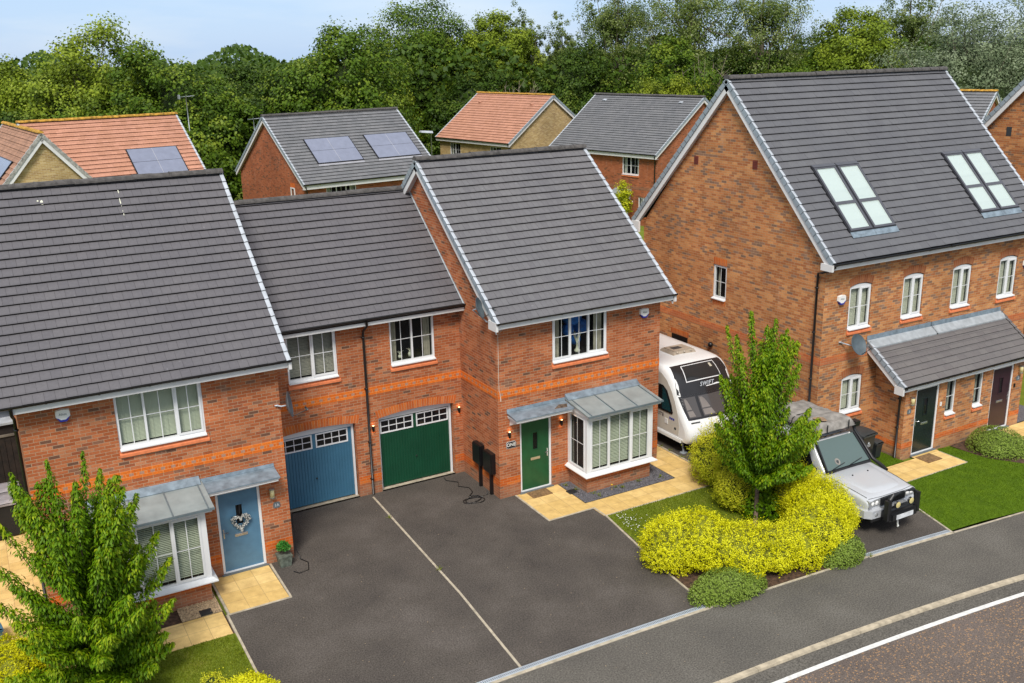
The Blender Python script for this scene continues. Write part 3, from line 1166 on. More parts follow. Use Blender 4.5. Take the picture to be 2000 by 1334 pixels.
def gable_poly(mb, x, y0, y1, z0, ze, yr, zr, holes=(), flip=False):
    """gable wall in plane x, built in u=-y space for facing -x"""
    # rectangular part
    us = (-y1, -y0)
    tmp = MB()
    wall_grid(tmp, us[0], us[1], z0, ze, [h for h in holes if h[3] <= ze])
    M = M_left(x, 0, 0)
    for q, f in enumerate(tmp.f):
        mb.poly([tuple(M @ Vector(tmp.v[i])) for i in f])
    mb.poly([(x, y1, ze), (x, y0, ze), (x, yr, zr)])
# ------------------------------------------------------------------ the two mirror-image houses and the link with the garages
PITCH = .804


def bay_and_canopy(root, T, bx0, bx1, cx0, cx1, mirror=False, blind='blind_green', side=-1):
    """box bay window with zinc roof (bx0..bx1) and flat lead canopy over the door (cx0..cx1), in wall (u,d,w) space"""
    P = 1.02     # projection
    b = MB()
    b.box(bx0 + .12, bx1 - .12, -P + .08, -.002, -.05, .50)
    low = b.build('bay_wall', 'brick_red', root, T=T)
    mb = MB()
    for (p, q, r, t) in ((bx0 + .116, bx1 - .116, -P + .076, -P + .0795),):
        mb.box(p, q, r, t, .36, .515)
    mb.box(bx0 + .114, bx0 + .1195, -P + .08, -.003, .36, .515)
    mb.box(bx1 - .1195, bx1 - .114, -P + .08, -.003, .36, .515)
    mb.build('bay_band', 'brick_orange', low, T=T)
    # frame: sill board, corner posts, head
    f = MB()
    f.box(bx0 - .03, bx1 + .03, -P - .09, 0, .52, .545)
    f.hexa([(bx0 - .03, -P - .09, .545), (bx1 + .03, -P - .09, .545), (bx1 + .03, 0, .545), (bx0 - .03, 0, .545)],
           [(bx0 + .07, -P + .04, .60), (bx1 - .07, -P + .04, .60), (bx1 - .07, 0, .60), (bx0 + .07, 0, .60)])
    for x in (bx0 + .08, bx1 - .17):
        f.box(x, x + .09, -P + .04, -P + .14, .60, 2.22)
        f.box(x, x + .09, -.06, -.001, .60, 2.22)
    f.box(bx0 + .06, bx1 - .06, -P + .02, 0, 2.20, 2.30)
    f.build('bay_frame', 'upvc', root, T=T, bevel=.003)
    # front and cheek windows
    window(root, T @ Matrix.Translation((0, -P + .05, 0)), bx0 + .17, bx1 - .17, .60, 2.20,
           [(1, 1, 1, 0), (1.15, 0, 1, 0), (1, 1, 1, 0)], inside=blind, fr=.05, cill=False, room=.8, tilt=38, pitch=.042)
    TL = T @ Matrix.Translation((bx0 + .09, 0, 0)) @ Matrix(((0, 1, 0, 0), (-1, 0, 0, 0), (0, 0, 1, 0), (0, 0, 0, 1)))
    window(root, TL, .06, P - .14, .60, 2.20, [(1, 1, 1, 0)], inside='blind_grey', fr=.04, cill=False, room=0, tilt=38, pitch=.042)
    TR = T @ Matrix.Translation((bx1 - .09, 0, 0)) @ Matrix(((0, -1, 0, 0), (1, 0, 0, 0), (0, 0, 1, 0), (0, 0, 0, 1)))
    window(root, TR, -P + .14, -.06, .60, 2.20, [(1, 1, 1, 0)], inside='blind_grey', fr=.04, cill=False, room=0, tilt=38, pitch=.042)
    # zinc roof
    r = MB()
    x0, x1, yb, yf = bx0 - .02, bx1 + .10, 0, -P - .20
    zb, zf = 2.56, 2.37
    r.hexa([(x0, yf, zf - .035), (x1, yf, zf - .035), (x1, yb, zb - .035), (x0, yb, zb - .035)],
           [(x0, yf, zf), (x1, yf, zf), (x1, yb, zb), (x0, yb, zb)])
    r.hexa([(x0 + .05, yf + .05, zf - .10), (x1 - .05, yf + .05, zf - .10), (x1 - .05, yb, zf - .10), (x0 + .05, yb, zf - .10)],
           [(x0 + .05, yf + .05, zf - .036), (x1 - .05, yf + .05, zf - .036), (x1 - .05, yb, zb - .036), (x0 + .05, yb, zb - .036)], 1)
    bay_roof = r.build('bay_roof', ['zinc', 'upvc_soft'], root, T=T)
    s = MB()
    for i in range(4):
        x = x0 + .10 + (x1 - x0 - .24) * i / 3
        s.hexa([(x, yf + .02, zf + .001), (x + .022, yf + .02, zf + .001), (x + .022, yb - .1, zb - .016), (x, yb - .1, zb - .016)],
               [(x, yf + .02, zf + .030), (x + .022, yf + .02, zf + .030), (x + .022, yb - .1, zb + .012), (x, yb - .1, zb + .012)])
    s.box(x0 - .004, x1 + .004, yf - .012, yf + .012, zf - .04, zf + .012)
    s.build('roof_seam', 'zinc_seam', bay_roof, T=T)
    fl = MB()
    fl.hexa([(x0 - .0, -.20, zb - .02), (x1 - .05, -.20, zb - .02), (x1 - .05, -.004, zb - .0), (x0, -.004, zb - .0)],
            [(x0 - .0, -.20, zb - .012), (x1 - .05, -.20, zb - .012), (x1 - .05, -.012, zb + .12), (x0, -.012, zb + .12)])
    fl.build('flashing', 'lead', bay_roof, T=T)
    # canopy
    c = MB()
    cz = 2.43
    c.hexa([(cx0, -.52, cz - .03), (cx1, -.52, cz - .03), (cx1, 0, cz + .045), (cx0, 0, cz + .045)],
           [(cx0, -.52, cz), (cx1, -.52, cz), (cx1, 0, cz + .075), (cx0, 0, cz + .075)])
    c.hexa([(cx0, -.03, cz + .076), (cx1, -.03, cz + .076), (cx1, -.004, cz + .076), (cx0, -.004, cz + .076)],
           [(cx0, -.016, cz + .16), (cx1, -.016, cz + .16), (cx1, -.004, cz + .16), (cx0, -.004, cz + .16)])
    can = c.build('door_canopy', 'lead', root, T=T, bevel=.006)
    w = MB()
    w.box(cx0 + .04, cx1 - .04, -.48, -.002, cz - .11, cz - .031)
    w.box(cx0 + .02, cx1 - .02, -.50, -.002, cz - .06, cz - .0305)
    for x in (cx0 + .09, cx1 - .15):
        pr = [(-.42, cz - .11), (-.40, cz - .15), (-.33, cz - .16), (-.29, cz - .20), (-.20, cz - .21), (-.14, cz - .26), (-.06, cz - .30),
              (-.001, cz - .32), (-.001, cz - .11)]
        w.hexa([(x, a, z) for a, z in pr], [(x + .06, a, z) for a, z in pr])
    w.build('canopy_frame', 'upvc_soft', can, T=T)
    if not mirror:
        st = MB()
        st.poly([(cx1 - .55, -.36, cz + .026), (cx1 - .15, -.40, cz + .0205), (cx1 - .05, -.22, cz + .047), (cx1 - .3, -.18, cz + .0525)])
        st.build('stain', 'brown_stain', can, T=T)


def house_core(root, x0, x1, y0, yr, zr, E, left_gable, right_gable, front_holes, T, depth, mat='brick_red'):
    """front wall with holes, gable walls and rear wall"""
    w = MB()
    tmp = MB()
    wall_grid(tmp, x0, x1, -.05, E, front_holes)
    for f in tmp.f:
        pts = [(tmp.v[i][0], tmp.v[i][1] + y0, tmp.v[i][2]) for i in f]
        w.poly(pts)
    yb = y0 + depth
    for x, on in ((x0, left_gable), (x1, right_gable)):
        if on is not None:
            gable_poly(w, x, y0, yb, -.05, E, yr, zr, on)
    w.poly([(x1, yb, -.05), (x0, yb, -.05), (x0, yb, E), (x1, yb, E)])
    return w.build('wall', mat, root)


# ---- green door house
H1 = thing('detached_style_house', 'red brick house with the green front door, green garage and finely tiled roof', 'house', (0, 0, 0),
           group='brick houses facing the street')
H1.name = 'brick_house'
OFF[H1.name] = (0, 0, 0)
W1 = 5.38
yr1, zr1 = 4.27, 8.89
E1w = 5.16
house_core(H1, 0, W1, 0, yr1, zr1 - .03, E1w, [], [], [(1.73, 3.53, 3.66, 5.0), (.66, 1.67, 0.02, 2.13), (2.35, 4.3, .1, 2.3)], M_front(0, 0, 0), 8.54)
ye = -.42
ze = zr1 - (yr1 - ye) * PITCH
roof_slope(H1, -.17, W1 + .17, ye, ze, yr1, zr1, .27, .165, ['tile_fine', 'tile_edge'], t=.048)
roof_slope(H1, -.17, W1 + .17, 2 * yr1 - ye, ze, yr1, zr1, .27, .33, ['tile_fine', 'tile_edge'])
ridge(H1, -.22, W1 + .22, yr1, zr1 + .06)
for sd, xx, wx in ((-1, -.2, 0), (1, W1 + .2, W1)):
    verge(H1, xx, sd, ye, ze, yr1, zr1, .27, wx)
    verge(H1, xx, sd, 2 * yr1 - ye, ze, yr1, zr1, .27, wx)
eb = MB()
eb.box(-.235, -.165, -.44, -.02, 4.93, 5.17)
eb.box(W1 + .165, W1 + .235, -.44, -.02, 4.93, 5.17)
eb.build('eaves_box', 'upvc_soft', H1, bevel=.005)
fascia(H1, -.165, W1 + .165, -.385, 4.97, 5.15, 0)
gutter(H1, -.22, W1 + .24, -.385, 5.165)
T0 = M_front(0, 0, 0)
bandm = band(H1, T0, 0, W1, 2.925)
bandm.build('brick_band', 'brick_band', H1, T=T0)
b2 = band(H1, M_left(0, 0, 0), -2.2, 0, 2.925)
b2.build('brick_band', 'brick_band', H1, T=M_left(0, 0, 0))
pb = MB()
for (a, b) in ((0, .66), (1.67, 2.38), (4.27, W1)):
    pb.poly([(a, -.006, .36), (b, -.006, .36), (b, -.006, .585), (a, -.006, .585)])
    pb.poly([(a, -.006, .585), (b, -.006, .585), (b, 0, .585), (a, 0, .585)])
pb.poly([(-.006, 2.2, .36), (-.006, -.006, .36), (-.006, -.006, .585), (-.006, 2.2, .585)])
pb.poly([(W1 + .006, -.006, .36), (W1 + .006, 8.5, .36), (W1 + .006, 8.5, .585), (W1 + .006, -.006, .585)])
pb.build('plinth_band', 'brick_orange', H1)
b3 = MB()
b3.poly([(W1 + .006, -.006, 2.925), (W1 + .006, 8.5, 2.925), (W1 + .006, 8.5, 3.15), (W1 + .006, -.006, 3.15)])
b3.build('brick_band', 'brick_band', H1)
win1, _ = window(H1, M_front(0, .03, 0), 1.73, 3.53, 3.68, 5.0, [(1, 1, 1, 0), (1.05, 0, 1, 0), (1, 1, 1, -7)], inside='curtain_grey')
win1['label'] = 'three light window with blue balloons and one casement ajar'
sill(H1, M_front(0, 0, 0), 1.70, 3.58, 3.64)
# things on the inside window board: balloons and a vase, seen through the middle light
bl = MB()
for (x, z, r) in ((2.62, 4.78, .30), (2.92, 4.42, .22), (2.50, 4.38, .18), (2.72, 4.08, .17)):
    bl.lathe([(r * math.sin(PI * i / 8), -r * math.cos(PI * i / 8)) for i in range(9)], (x, .42, z), 14)
bl.build('balloon', 'blue_cloth', win1)
vs = MB()
vs.lathe([(.0, 0), (.07, .01), (.09, .06), (.04, .12), (.025, .2), (.035, .25)], (2.66, .2, 3.75), 12)
for k in range(14):
    a = k * .45
    vs.tube([(2.66, .2, 3.98), (2.66 + .06 * math.cos(a), .2 + .03 * math.sin(a), 4.15), (2.66 + .14 * math.cos(a), .2 + .05 * math.sin(a), 4.3 + .05 * (k % 3))],
            [.006, .012, .004], 5)
vs.build('vase', 'blind_cream', win1)
dr1 = door(H1, M_front(0, .03, 0), .66, 1.67, 2.13, 'door_green', hand=1, plate='brass')
bay_and_canopy(H1, T0, 2.13, 4.52, .26, 2.10)

# garage part that belongs to the green door house (x -2.92..0) and to the blue one (x -5.9..-2.92)
GY = 2.2
ygr, zgr = 5.355, 7.96
yge = GY - .40
zge = zgr - (ygr - yge) * PITCH
SPL = -2.92


def link_part(root, x0, x1, wx0, wx1, gx0, gx1, gmat, gap, arch_a, arch_b, lights, inside, label):
    w = MB()
    tmp = MB()
    wall_grid(tmp, x0, x1, -.05, E1w, [(wx0, wx1, 3.66, 5.0), (gx0 - .02, gx1 + .02, 0, 2.30)], rev=.17)
    for f in tmp.f:
        w.poly([(tmp.v[i][0], tmp.v[i][1] + GY, tmp.v[i][2]) for i in f])
    w.build1('garage_wall', 'brick_red', root)
    w = MB()
    w.poly([(x1, GY + 6.3, -.05), (x0, GY + 6.3, -.05), (x0, GY + 6.3, E1w), (x1, GY + 6.3, E1w)])
    w.build('rear_wall', 'brick_red', root)
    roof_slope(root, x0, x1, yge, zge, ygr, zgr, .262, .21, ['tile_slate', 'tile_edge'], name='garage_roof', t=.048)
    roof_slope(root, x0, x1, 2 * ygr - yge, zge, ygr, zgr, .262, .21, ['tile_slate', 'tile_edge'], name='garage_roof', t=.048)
    ridge(root, x0, x1, ygr, zgr + .055)
    fascia(root, x0, x1, GY - .365, 4.99, 5.16, GY)
    gutter(root, x0, x1, GY - .365, 5.20)
    T = M_front(0, GY, 0)
    band(root, T, x0, x1, 2.925).build('brick_band', 'brick_band', root, T=T)
    p = MB()
    for (a, b) in ((x0, gx0 - .02), (gx1 + .02, x1)):
        if b - a > .02:
            p.poly([(a, -.006, .36), (b, -.006, .36), (b, -.006, .585), (a, -.006, .585)])
            p.poly([(a, -.006, .585), (b, -.006, .585), (b, 0, .585), (a, 0, .585)])
    p.build('plinth_band', 'brick_orange', root, T=T)
    arch(root, T, arch_a, arch_b, 2.19, .10, .225)
    garage(root, M_front(0, GY + .15, 0), gx0, gx1, gmat, win_right_gap=gap)
    wn, _ = window(root, M_front(0, GY + .03, 0), wx0, wx1, 3.68, 5.0, lights, inside=inside, tilt=52)
    sill(root, T, wx0 - .03, wx1 + .05, 3.64)
    return wn


wg1 = link_part(H1, SPL, 0, -2.11, -.78, -2.56, -.30, 'garage_green', 0, -2.62, -.22, [(1, 0, 1, 0), (1, 0, 1, 0)], 'curtain_grey', '')
pp = MB()
for (x, z, h) in ((-1.45, 3.76, .14), (-1.75, 3.76, .10)):
    pp.lathe([(0, 0), (.05, .0), (.06, h * .6), (.03, h)], (x, GY + .2, z), 10)
    for k in range(7):
        a = k * .9
        pp.tube([(x, GY + .2, z + h), (x + .05 * math.cos(a), GY + .2, z + h + .08), (x + .11 * math.cos(a), GY + .2 + .04 * math.sin(a), z + h + .1)], [.006, .008, .003], 4)
pp.build('ornament', 'blind_cream', wg1)

# abutment flashing where the garage roof meets the side wall
fl = MB()
L_, ptg = slope_frame(yge, zge, ygr, zgr)
n_ = 22
for i in range(n_):
    a, b = L_ * i / n_, L_ * (i + 1) / n_
    q = [ptg(-.004, a, .02), ptg(-.004, b, .02), ptg(-.004, b, .085), ptg(-.004, a, .085)]
    fl.poly(q)
fl.poly([ptg(-.03, 0, .045), ptg(-.004, 0, .05), ptg(-.004, L_, .05), ptg(-.03, L_, .045)])
fl.build('flashing', 'lead_pale', H1)

pipe(H1, [(SPL + .02, GY - .43, 5.12), (SPL + .02, GY - .43, 5.0), (SPL + .03, GY - .12, 4.80), (SPL + .03, GY - .075, 4.70), (SPL + .03, GY - .075, .04)],
     brackets=[(SPL + .03, GY - .075, z) for z in (4.6, 3.15, 1.6, .5)])

# ---- blue door house
X0 = -11.36
XR = -5.89
Y0 = -.16
H0 = thing('brick_house', 'red brick house with the blue front door, blue garage and large grey roof', 'house', (X0, Y0, 0),
           group='brick houses facing the street')
yr0, zr0 = 4.17, 8.98
T00 = M_front(0, Y0, 0)
house_core(H0, X0, XR, Y0, yr0, zr0 - .03, E1w, [], [], [(-9.49, -7.63, 3.66, 5.0), (-7.61, -6.57, .02, 2.13), (-10.2, -8.3, .1, 2.3)], T00, 8.66)
ye0 = Y0 - .42
ze0 = zr0 - (yr0 - ye0) * PITCH
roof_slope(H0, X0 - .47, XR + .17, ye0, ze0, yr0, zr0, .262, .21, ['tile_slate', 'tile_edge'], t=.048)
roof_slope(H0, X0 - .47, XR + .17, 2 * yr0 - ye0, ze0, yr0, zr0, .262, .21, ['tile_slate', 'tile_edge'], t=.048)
ridge(H0, X0 - .52, XR + .22, yr0, zr0 + .06)
for sd, xx, wx in ((-1, X0 - .5, X0), (1, XR + .2, XR)):
    verge(H0, xx, sd, ye0, ze0, yr0, zr0, .262, wx)
    verge(H0, xx, sd, 2 * yr0 - ye0, ze0, yr0, zr0, .262, wx)
eb = MB()
eb.box(XR + .165, XR + .235, Y0 - .44, Y0 - .02, 4.96, 5.19)
eb.build('eaves_box', 'upvc_soft', H0, bevel=.005)
fascia(H0, X0 - .12, XR + .165, Y0 - .385, 5.0, 5.18, Y0)
gutter(H0, X0 - .52, XR + .24, Y0 - .385, 5.195)
band(H0, T00, X0, XR, 2.925).build('brick_band', 'brick_band', H0, T=T00)
pb = MB()
for (a, b) in ((X0, -10.22), (-8.3, -7.61), (-6.57, XR)):
    pb.poly([(a, Y0 - .006, .36), (b, Y0 - .006, .36), (b, Y0 - .006, .585), (a, Y0 - .006, .585)])
    pb.poly([(a, Y0 - .006, .585), (b, Y0 - .006, .585), (b, Y0, .585), (a, Y0, .585)])
pb.build('plinth_band', 'brick_orange', H0)
window(H0, M_front(0, Y0 + .03, 0), -9.49, -7.63, 3.68, 5.0, [(1, 0, 1, 0), (1.15, 0, 1, 0), (1, 1, 1, 0)], inside='blind_green', tilt=62, pitch=.03)
sill(H0, T00, -9.51, -7.58, 3.64)
dr0 = door(H0, M_front(0, Y0 + .03, 0), -7.61, -6.57, 2.13, 'door_blue', hand=-1)
bay_and_canopy(H0, T00, -10.35, -8.05 + .08, -7.96, -6.18, mirror=True)
link_part(H0, XR + .0, SPL, -4.98, -3.63, -5.52, -3.27, 'garage_blue', 1, -5.60, -3.17, [(1, 0, 1, 0), (1, 1, 1, 0)], 'blind_grey', '')
pipe(H0, [(X0 - .10, Y0 - .43, 5.12), (X0 - .10, Y0 - .43, 5.0), (X0 - .06, Y0 + .10, 4.75), (X0 - .06, Y0 + .10, .04)],
     brackets=[(X0 - .06, Y0 + .10, z) for z in (4.5, 3.0, 1.5)])
# bird droppings streaked on the tiles: thin flat patches
L_, pt0 = slope_frame(ye0, ze0, yr0, zr0)
dp = MB()
for (x, s, wd, ln) in ((-10.02, 5.55, .035, .16), (-8.29, 5.75, .012, .22), (-8.31, 5.35, .012, .35), (-8.31, 5.0, .01, .2), (-10.1, 5.62, .02, .05)):
    q = []
    for k in range(10):
        a = 2 * PI * k / 10
        rr = random.uniform(.75, 1.2)
        q.append(pt0(x + wd * math.cos(a) * rr, s + ln / 2 * math.sin(a) * rr, .036))
    dp.poly(q)
dp.build('bird_dropping', 'blind_cream', H0)

# ---------------------------------------------------------------- tall pair of houses on the right
X2, Y2 = 8.975, -2.78
XM, XE = 13.69, 18.35
E2 = 6.05
yr2, zr2 = 1.416, 10.90
ye2 = Y2 - .40
ze2 = 6.10
P2 = (zr2 - ze2) / (yr2 - ye2)
PX0, PXE, PY = 11.36, 16.86, -3.92
T2 = M_front(0, Y2, 0)


def tall_house(root, x0, x1, wins, lowwin, gl, gr, glw):
    w = MB()
    tmp = MB()
    holes = [(a, b, 3.93, 5.28) for a, b in wins] + [(a, b, 1.36, 2.56) for a, b in lowwin]
    wall_grid(tmp, x0, x1, -.05, E2, holes, rev=.07)
    for f in tmp.f:
        w.poly([(tmp.v[i][0], tmp.v[i][1] + Y2, tmp.v[i][2]) for i in f])
    yb = 2 * yr2 - Y2
    if gl:
        gable_poly(w, x0, Y2, yb, -.05, E2, yr2, zr2 - .03, glw)
    if gr:
        gable_poly(w, x1, Y2, yb, -.05, E2, yr2, zr2 - .03, [])
    w.poly([(x1, yb, -.05), (x0, yb, -.05), (x0, yb, E2), (x1, yb, E2)])
    w.build('wall', 'brick_brown', root)
    a, b = (x0 - .17 if gl else x0), (x1 + .17 if gr else x1)
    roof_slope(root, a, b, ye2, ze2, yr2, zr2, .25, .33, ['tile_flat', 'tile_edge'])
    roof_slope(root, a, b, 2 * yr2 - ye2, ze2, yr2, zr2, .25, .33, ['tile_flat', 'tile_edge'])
    ridge(root, a - (.05 if gl else 0), b + (.05 if gr else 0), yr2, zr2 + .06)
    for on, sd, xx, wx in ((gl, -1, x0 - .2, x0), (gr, 1, x1 + .2, x1)):
        if on:
            verge(root, xx, sd, ye2, ze2, yr2, zr2, .25, wx)
            verge(root, xx, sd, 2 * yr2 - ye2, ze2, yr2, zr2, .25, wx)
            e = MB()
            e.box(xx - .035, xx + .035, Y2 - .42, Y2 - .0, 5.87, 6.06)
            e.box(xx - .035, xx + .035, 2 * yr2 - Y2, 2 * yr2 - Y2 + .42, 5.70, 6.07)
            e.build('eaves_box', 'upvc_soft', root, bevel=.004)
    fascia(root, a, b, Y2 - .365, 5.90, 6.06, Y2)
    gutter(root, a, b, Y2 - .365, 6.075)
    band(root, T2, x0, x1, 3.02, mat='brick_orange').build('brick_band', 'brick_orange', root, T=T2)
    for a, b in wins:
        window(root, M_front(0, Y2 + .03, 0), a + .02, b - .02, 3.97, 5.19, [(1, 0, 0, 0), (1, 1, 0, 0)], rise=.07, inside='blind_cream', tilt=58)
        sill(root, T2, a - .02, b + .06, 3.925, h=.13)
        arch(root, T2, a, b, 5.20, .09, .225, mat='brick_arch_brown')
    for a, b in lowwin:
        window(root, M_front(0, Y2 + .03, 0), a + .02, b - .02, 1.40, 2.44, [(1, 0, 0, 0), (1, 1, 0, 0)], rise=.07, inside='blind_cream', tilt=58)
        sill(root, T2, a - .02, b + .06, 1.355, h=.13)
        arch(root, T2, a, b, 2.45, .09, .225, mat='brick_arch_brown')


def skylights(root, xs):
    L, pt = slope_frame(ye2, ze2, yr2, zr2)
    k = math.hypot(1, P2)
    s_top = (-1.0 - ye2) * k
    s_mid = (-1.90 - ye2) * k
    s_bot = (-2.56 - ye2) * k
    for x in xs:
        a, b = x + .02, x + .885
        f = MB()
        for (p, q, r, t) in ((a, a + .07, s_bot, s_top), (b - .07, b, s_bot, s_top), (a + .07, b - .07, s_top - .07, s_top), (a + .07, b - .07, s_bot, s_bot + .07),
                             (a + .07, b - .07, s_mid - .05, s_mid + .05)):
            f.hexa([pt(p, r, .0), pt(q, r, .0), pt(q, t, .0), pt(p, t, .0)], [pt(p, r, .085), pt(q, r, .085), pt(q, t, .085), pt(p, t, .085)])
        fo = f.build('skylight', 'skylight_frame', root, bevel=.006)
        f = MB()
        for (p, q, r, t) in ((a - .055, a - .001, s_bot - .03, s_top + .05), (b + .001, b + .030, s_bot - .03, s_top + .05), (a - .001, b + .001, s_bot - .03, s_bot - .001)):
            f.hexa([pt(p, r, .0), pt(q, r, .0), pt(q, t, .0), pt(p, t, .0)], [pt(p, r, .07), pt(q, r, .07), pt(q, t, .07), pt(p, t, .07)])
        f.build('gasket', 'skylight_gasket', fo)
        l = MB()
        for (r, t) in ((s_bot + .07, s_mid - .05), (s_mid + .05, s_top - .07)):
            for (p, q, rr, tt) in ((a + .07, a + .082, r, t), (b - .082, b - .07, r, t), (a + .082, b - .082, r, r + .012), (a + .082, b - .082, t - .012, t)):
                l.hexa([pt(p, rr, .0), pt(q, rr, .0), pt(q, tt, .0), pt(p, tt, .0)], [pt(p, rr, .062), pt(q, rr, .062), pt(q, tt, .062), pt(p, tt, .062)])
        l.build('sash', 'skylight_white', fo)
        for (r, t) in ((s_bot + .1, s_mid - .08), (s_mid + .08, s_top - .1)):
            g = MB()
            r, t = r - .02, t + .02
            g.poly([pt(a + .08, r, .05), pt(b - .08, r, .05), pt(b - .08, t, .05), pt(a + .08, t, .05)])
            g.build('pane', 'glass_roof', fo)
            bl = MB()
            bl.poly([pt(a + .1, r + (t - r) * .35, .045), pt(b - .1, r + (t - r) * .35, .045), pt(b - .1, t, .045), pt(a + .1, t, .045)])
            bl.poly([pt(a + .1, r, .040), pt(b - .1, r, .040), pt(b - .1, r + (t - r) * .35, .040), pt(a + .1, r + (t - r) * .35, .040)], 1)
            bl.build('blind', ['curtain_white', 'blind_grey'], fo)
        h = MB()
        h.hexa([pt(a - .02, s_top - .02, .05), pt(b + .02, s_top - .02, .05), pt(b + .02, s_top + .10, .03), pt(a - .02, s_top + .10, .03)],
               [pt(a - .02, s_top - .02, .105), pt(b + .02, s_top - .02, .105), pt(b + .02, s_top + .10, .06), pt(a - .02, s_top + .10, .06)])
        h.build('hood', 'skylight_frame', fo)
        ap = MB()
        ap.poly([pt(a - .03, s_bot - .22, .045), pt(b + .05, s_bot - .22, .045), pt(b + .05, s_bot, .05), pt(a - .03, s_bot, .05)])
        ap.poly([pt(a - .03, s_bot - .22, .0), pt(b + .05, s_bot - .22, .0), pt(b + .05, s_bot - .22, .045), pt(a - .03, s_bot - .22, .045)])
        ap.build('flashing', 'lead', fo)


def porch(root, x0, x1, dx0, dx1, dmat, hand, win, left_cheek, right_cheek, num):
    w = MB()
    tmp = MB()
    wall_grid(tmp, x0, x1, -.05, 2.40, [(dx0, dx1, .02, 2.12), (win[0], win[1], 1.04, 2.12)], rev=.07)
    for f in tmp.f:
        w.poly([(tmp.v[i][0], tmp.v[i][1] + PY, tmp.v[i][2]) for i in f])
    for x, on in ((x0, left_cheek), (x1, right_cheek)):
        if on:
            w.poly([(x, Y2, -.05), (x, PY, -.05), (x, PY, 2.42), (x, Y2, 3.40)])
    w.build('porch_wall', 'brick_brown', root)
    yf, zf, zb = PY - .30, 2.42, 3.46
    a, b = (x0 - .45 if left_cheek else x0), (x1 + .12 if right_cheek else x1)
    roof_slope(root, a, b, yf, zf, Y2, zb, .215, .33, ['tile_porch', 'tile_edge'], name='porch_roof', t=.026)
    fascia(root, a, b, PY - .235, 2.24, 2.40, PY)
    gutter(root, a, b, PY - .235, 2.425)
    if left_cheek:
        verge(root, a - .03, -1, yf, zf, Y2, zb, .215, x0)
        e = MB()
        e.box(a - .055, a + .0, PY - .29, PY + .02, 2.17, 2.42)
        e.build('eaves_box', 'upvc_soft', root, bevel=.004)
    if right_cheek:
        verge(root, b + .03, 1, yf, zf, Y2, zb, .215, x1, mats=('tile_edge', 'tile_porch', 'tile_edge'))
    f = MB()
    f.hexa([(a - .06, Y2 - .26, zb - .17), (b + .0, Y2 - .26, zb - .17), (b, Y2 - .004, zb + .01), (a - .06, Y2 - .004, zb + .01)],
           [(a - .06, Y2 - .26, zb - .13), (b, Y2 - .26, zb - .13), (b, Y2 - .03, zb + .035), (a - .06, Y2 - .03, zb + .035)])
    f.build('flashing', 'lead_pale', root)
    f = MB()
    f.poly([(a - .06, Y2 - .012, zb + .02), (b, Y2 - .012, zb + .02), (b, Y2 - .008, zb + .17), (a - .06, Y2 - .008, zb + .17)])
    f.poly([(a - .06, Y2 - .008, zb + .17), (b, Y2 - .008, zb + .17), (b, Y2, zb + .17), (a - .06, Y2, zb + .17)])
    f.build('flashing', 'lead', root)
    door(root, M_front(0, PY + .03, 0), dx0, dx1, 2.12, dmat, hand=hand)
    window(root, M_front(0, PY + .03, 0), win[0], win[1], 1.07, 2.12, [(1, 0, 0, 0)], inside='curtain_white', fr=.045)
    sill(root, M_front(0, PY, 0), win[0] - .02, win[1] + .03, 1.035, h=.13)
    p = MB()
    for (a, b) in ((x0, dx0), (dx1, x1)):
        if b - a > .02:
            p.poly([(a, PY - .006, .34), (b, PY - .006, .34), (b, PY - .006, .49), (a, PY - .006, .49)])
            p.poly([(a, PY - .006, .49), (b, PY - .006, .49), (b, PY, .49), (a, PY, .49)])
    if left_cheek:
        p.poly([(x0 - .006, Y2, .34), (x0 - .006, PY - .006, .34), (x0 - .006, PY - .006, .49), (x0 - .006, Y2, .49)])
        p.poly([(x0 - .006, Y2, .49), (x0 - .006, PY - .006, .49), (x0, PY - .006, .49), (x0, Y2, .49)])
    p.build('plinth_band', 'brick_orange', root)


H2 = thing('tall_brick_house', 'tall brown brick house with the black front door and blank gable beside the caravan', 'house', (X2, Y2, 0),
           group='brick houses facing the street')
tall_house(H2, X2, XM, [(9.98, 10.89), (12.22, 13.12)], [(9.93, 10.80)], True, False, [(-1.92, -1.27, 4.10, 5.20)])
skylights(H2, [10.0, 10.95])
porch(H2, PX0, XM, 11.83, 12.85, 'door_black', -1, (13.18, 13.60), True, False, '3')
TG = M_left(X2 + .03, 0, 0)
window(H2, TG, -1.90, -1.29, 4.12, 5.18, [(1, 0, 1, 0)], inside='curtain_grey')
gs = MB()
for (a, b, c, d) in ((-1.90, -1.27, 5.20, 5.42), (-1.88, -1.27, 3.90, 4.07), (-3.97, -3.02, 2.44, 2.62)):
    n = round((b - a) / .075)
    gs.poly([(a, -.005, c), (b, -.005, c), (b, -.005, d), (a, -.005, d)], uv=[(0, .2), (n * .075 - .001, .2), (n * .075 - .001, .5), (0, .5)])
    gs.poly([(a, -.005, d), (b, -.005, d), (b, 0, d), (a, 0, d)], uv=[(.01, .21)] * 4)
gs.build('brick_lintel', 'brick_soldier', H2, T=M_left(X2, 0, 0))
wl = MB()
wl.box(-3.92, -3.07, -.003, .0, 1.5, 2.42)
wl.build('window', 'glass_dark', H2, T=M_left(X2, 0, 0))
band(H2, M_left(X2, 0, 0), -8.2, 2.78, 3.02).build('brick_band', 'brick_orange', H2, T=M_left(X2, 0, 0))
vt = MB()
for (u, w) in ((-2.92, 8.39), (-.24, 8.47)):
    vt.box(u - .10, u + .10, -.012, .0, w - .13, w + .13)
    for k in range(5):
        vt.box(u - .085, u + .085, -.02, -.0121, w - .11 + k * .045, w - .09 + k * .045)
vt.build('air_vent', 'terracotta_vent', H2, T=M_left(X2, 0, 0))
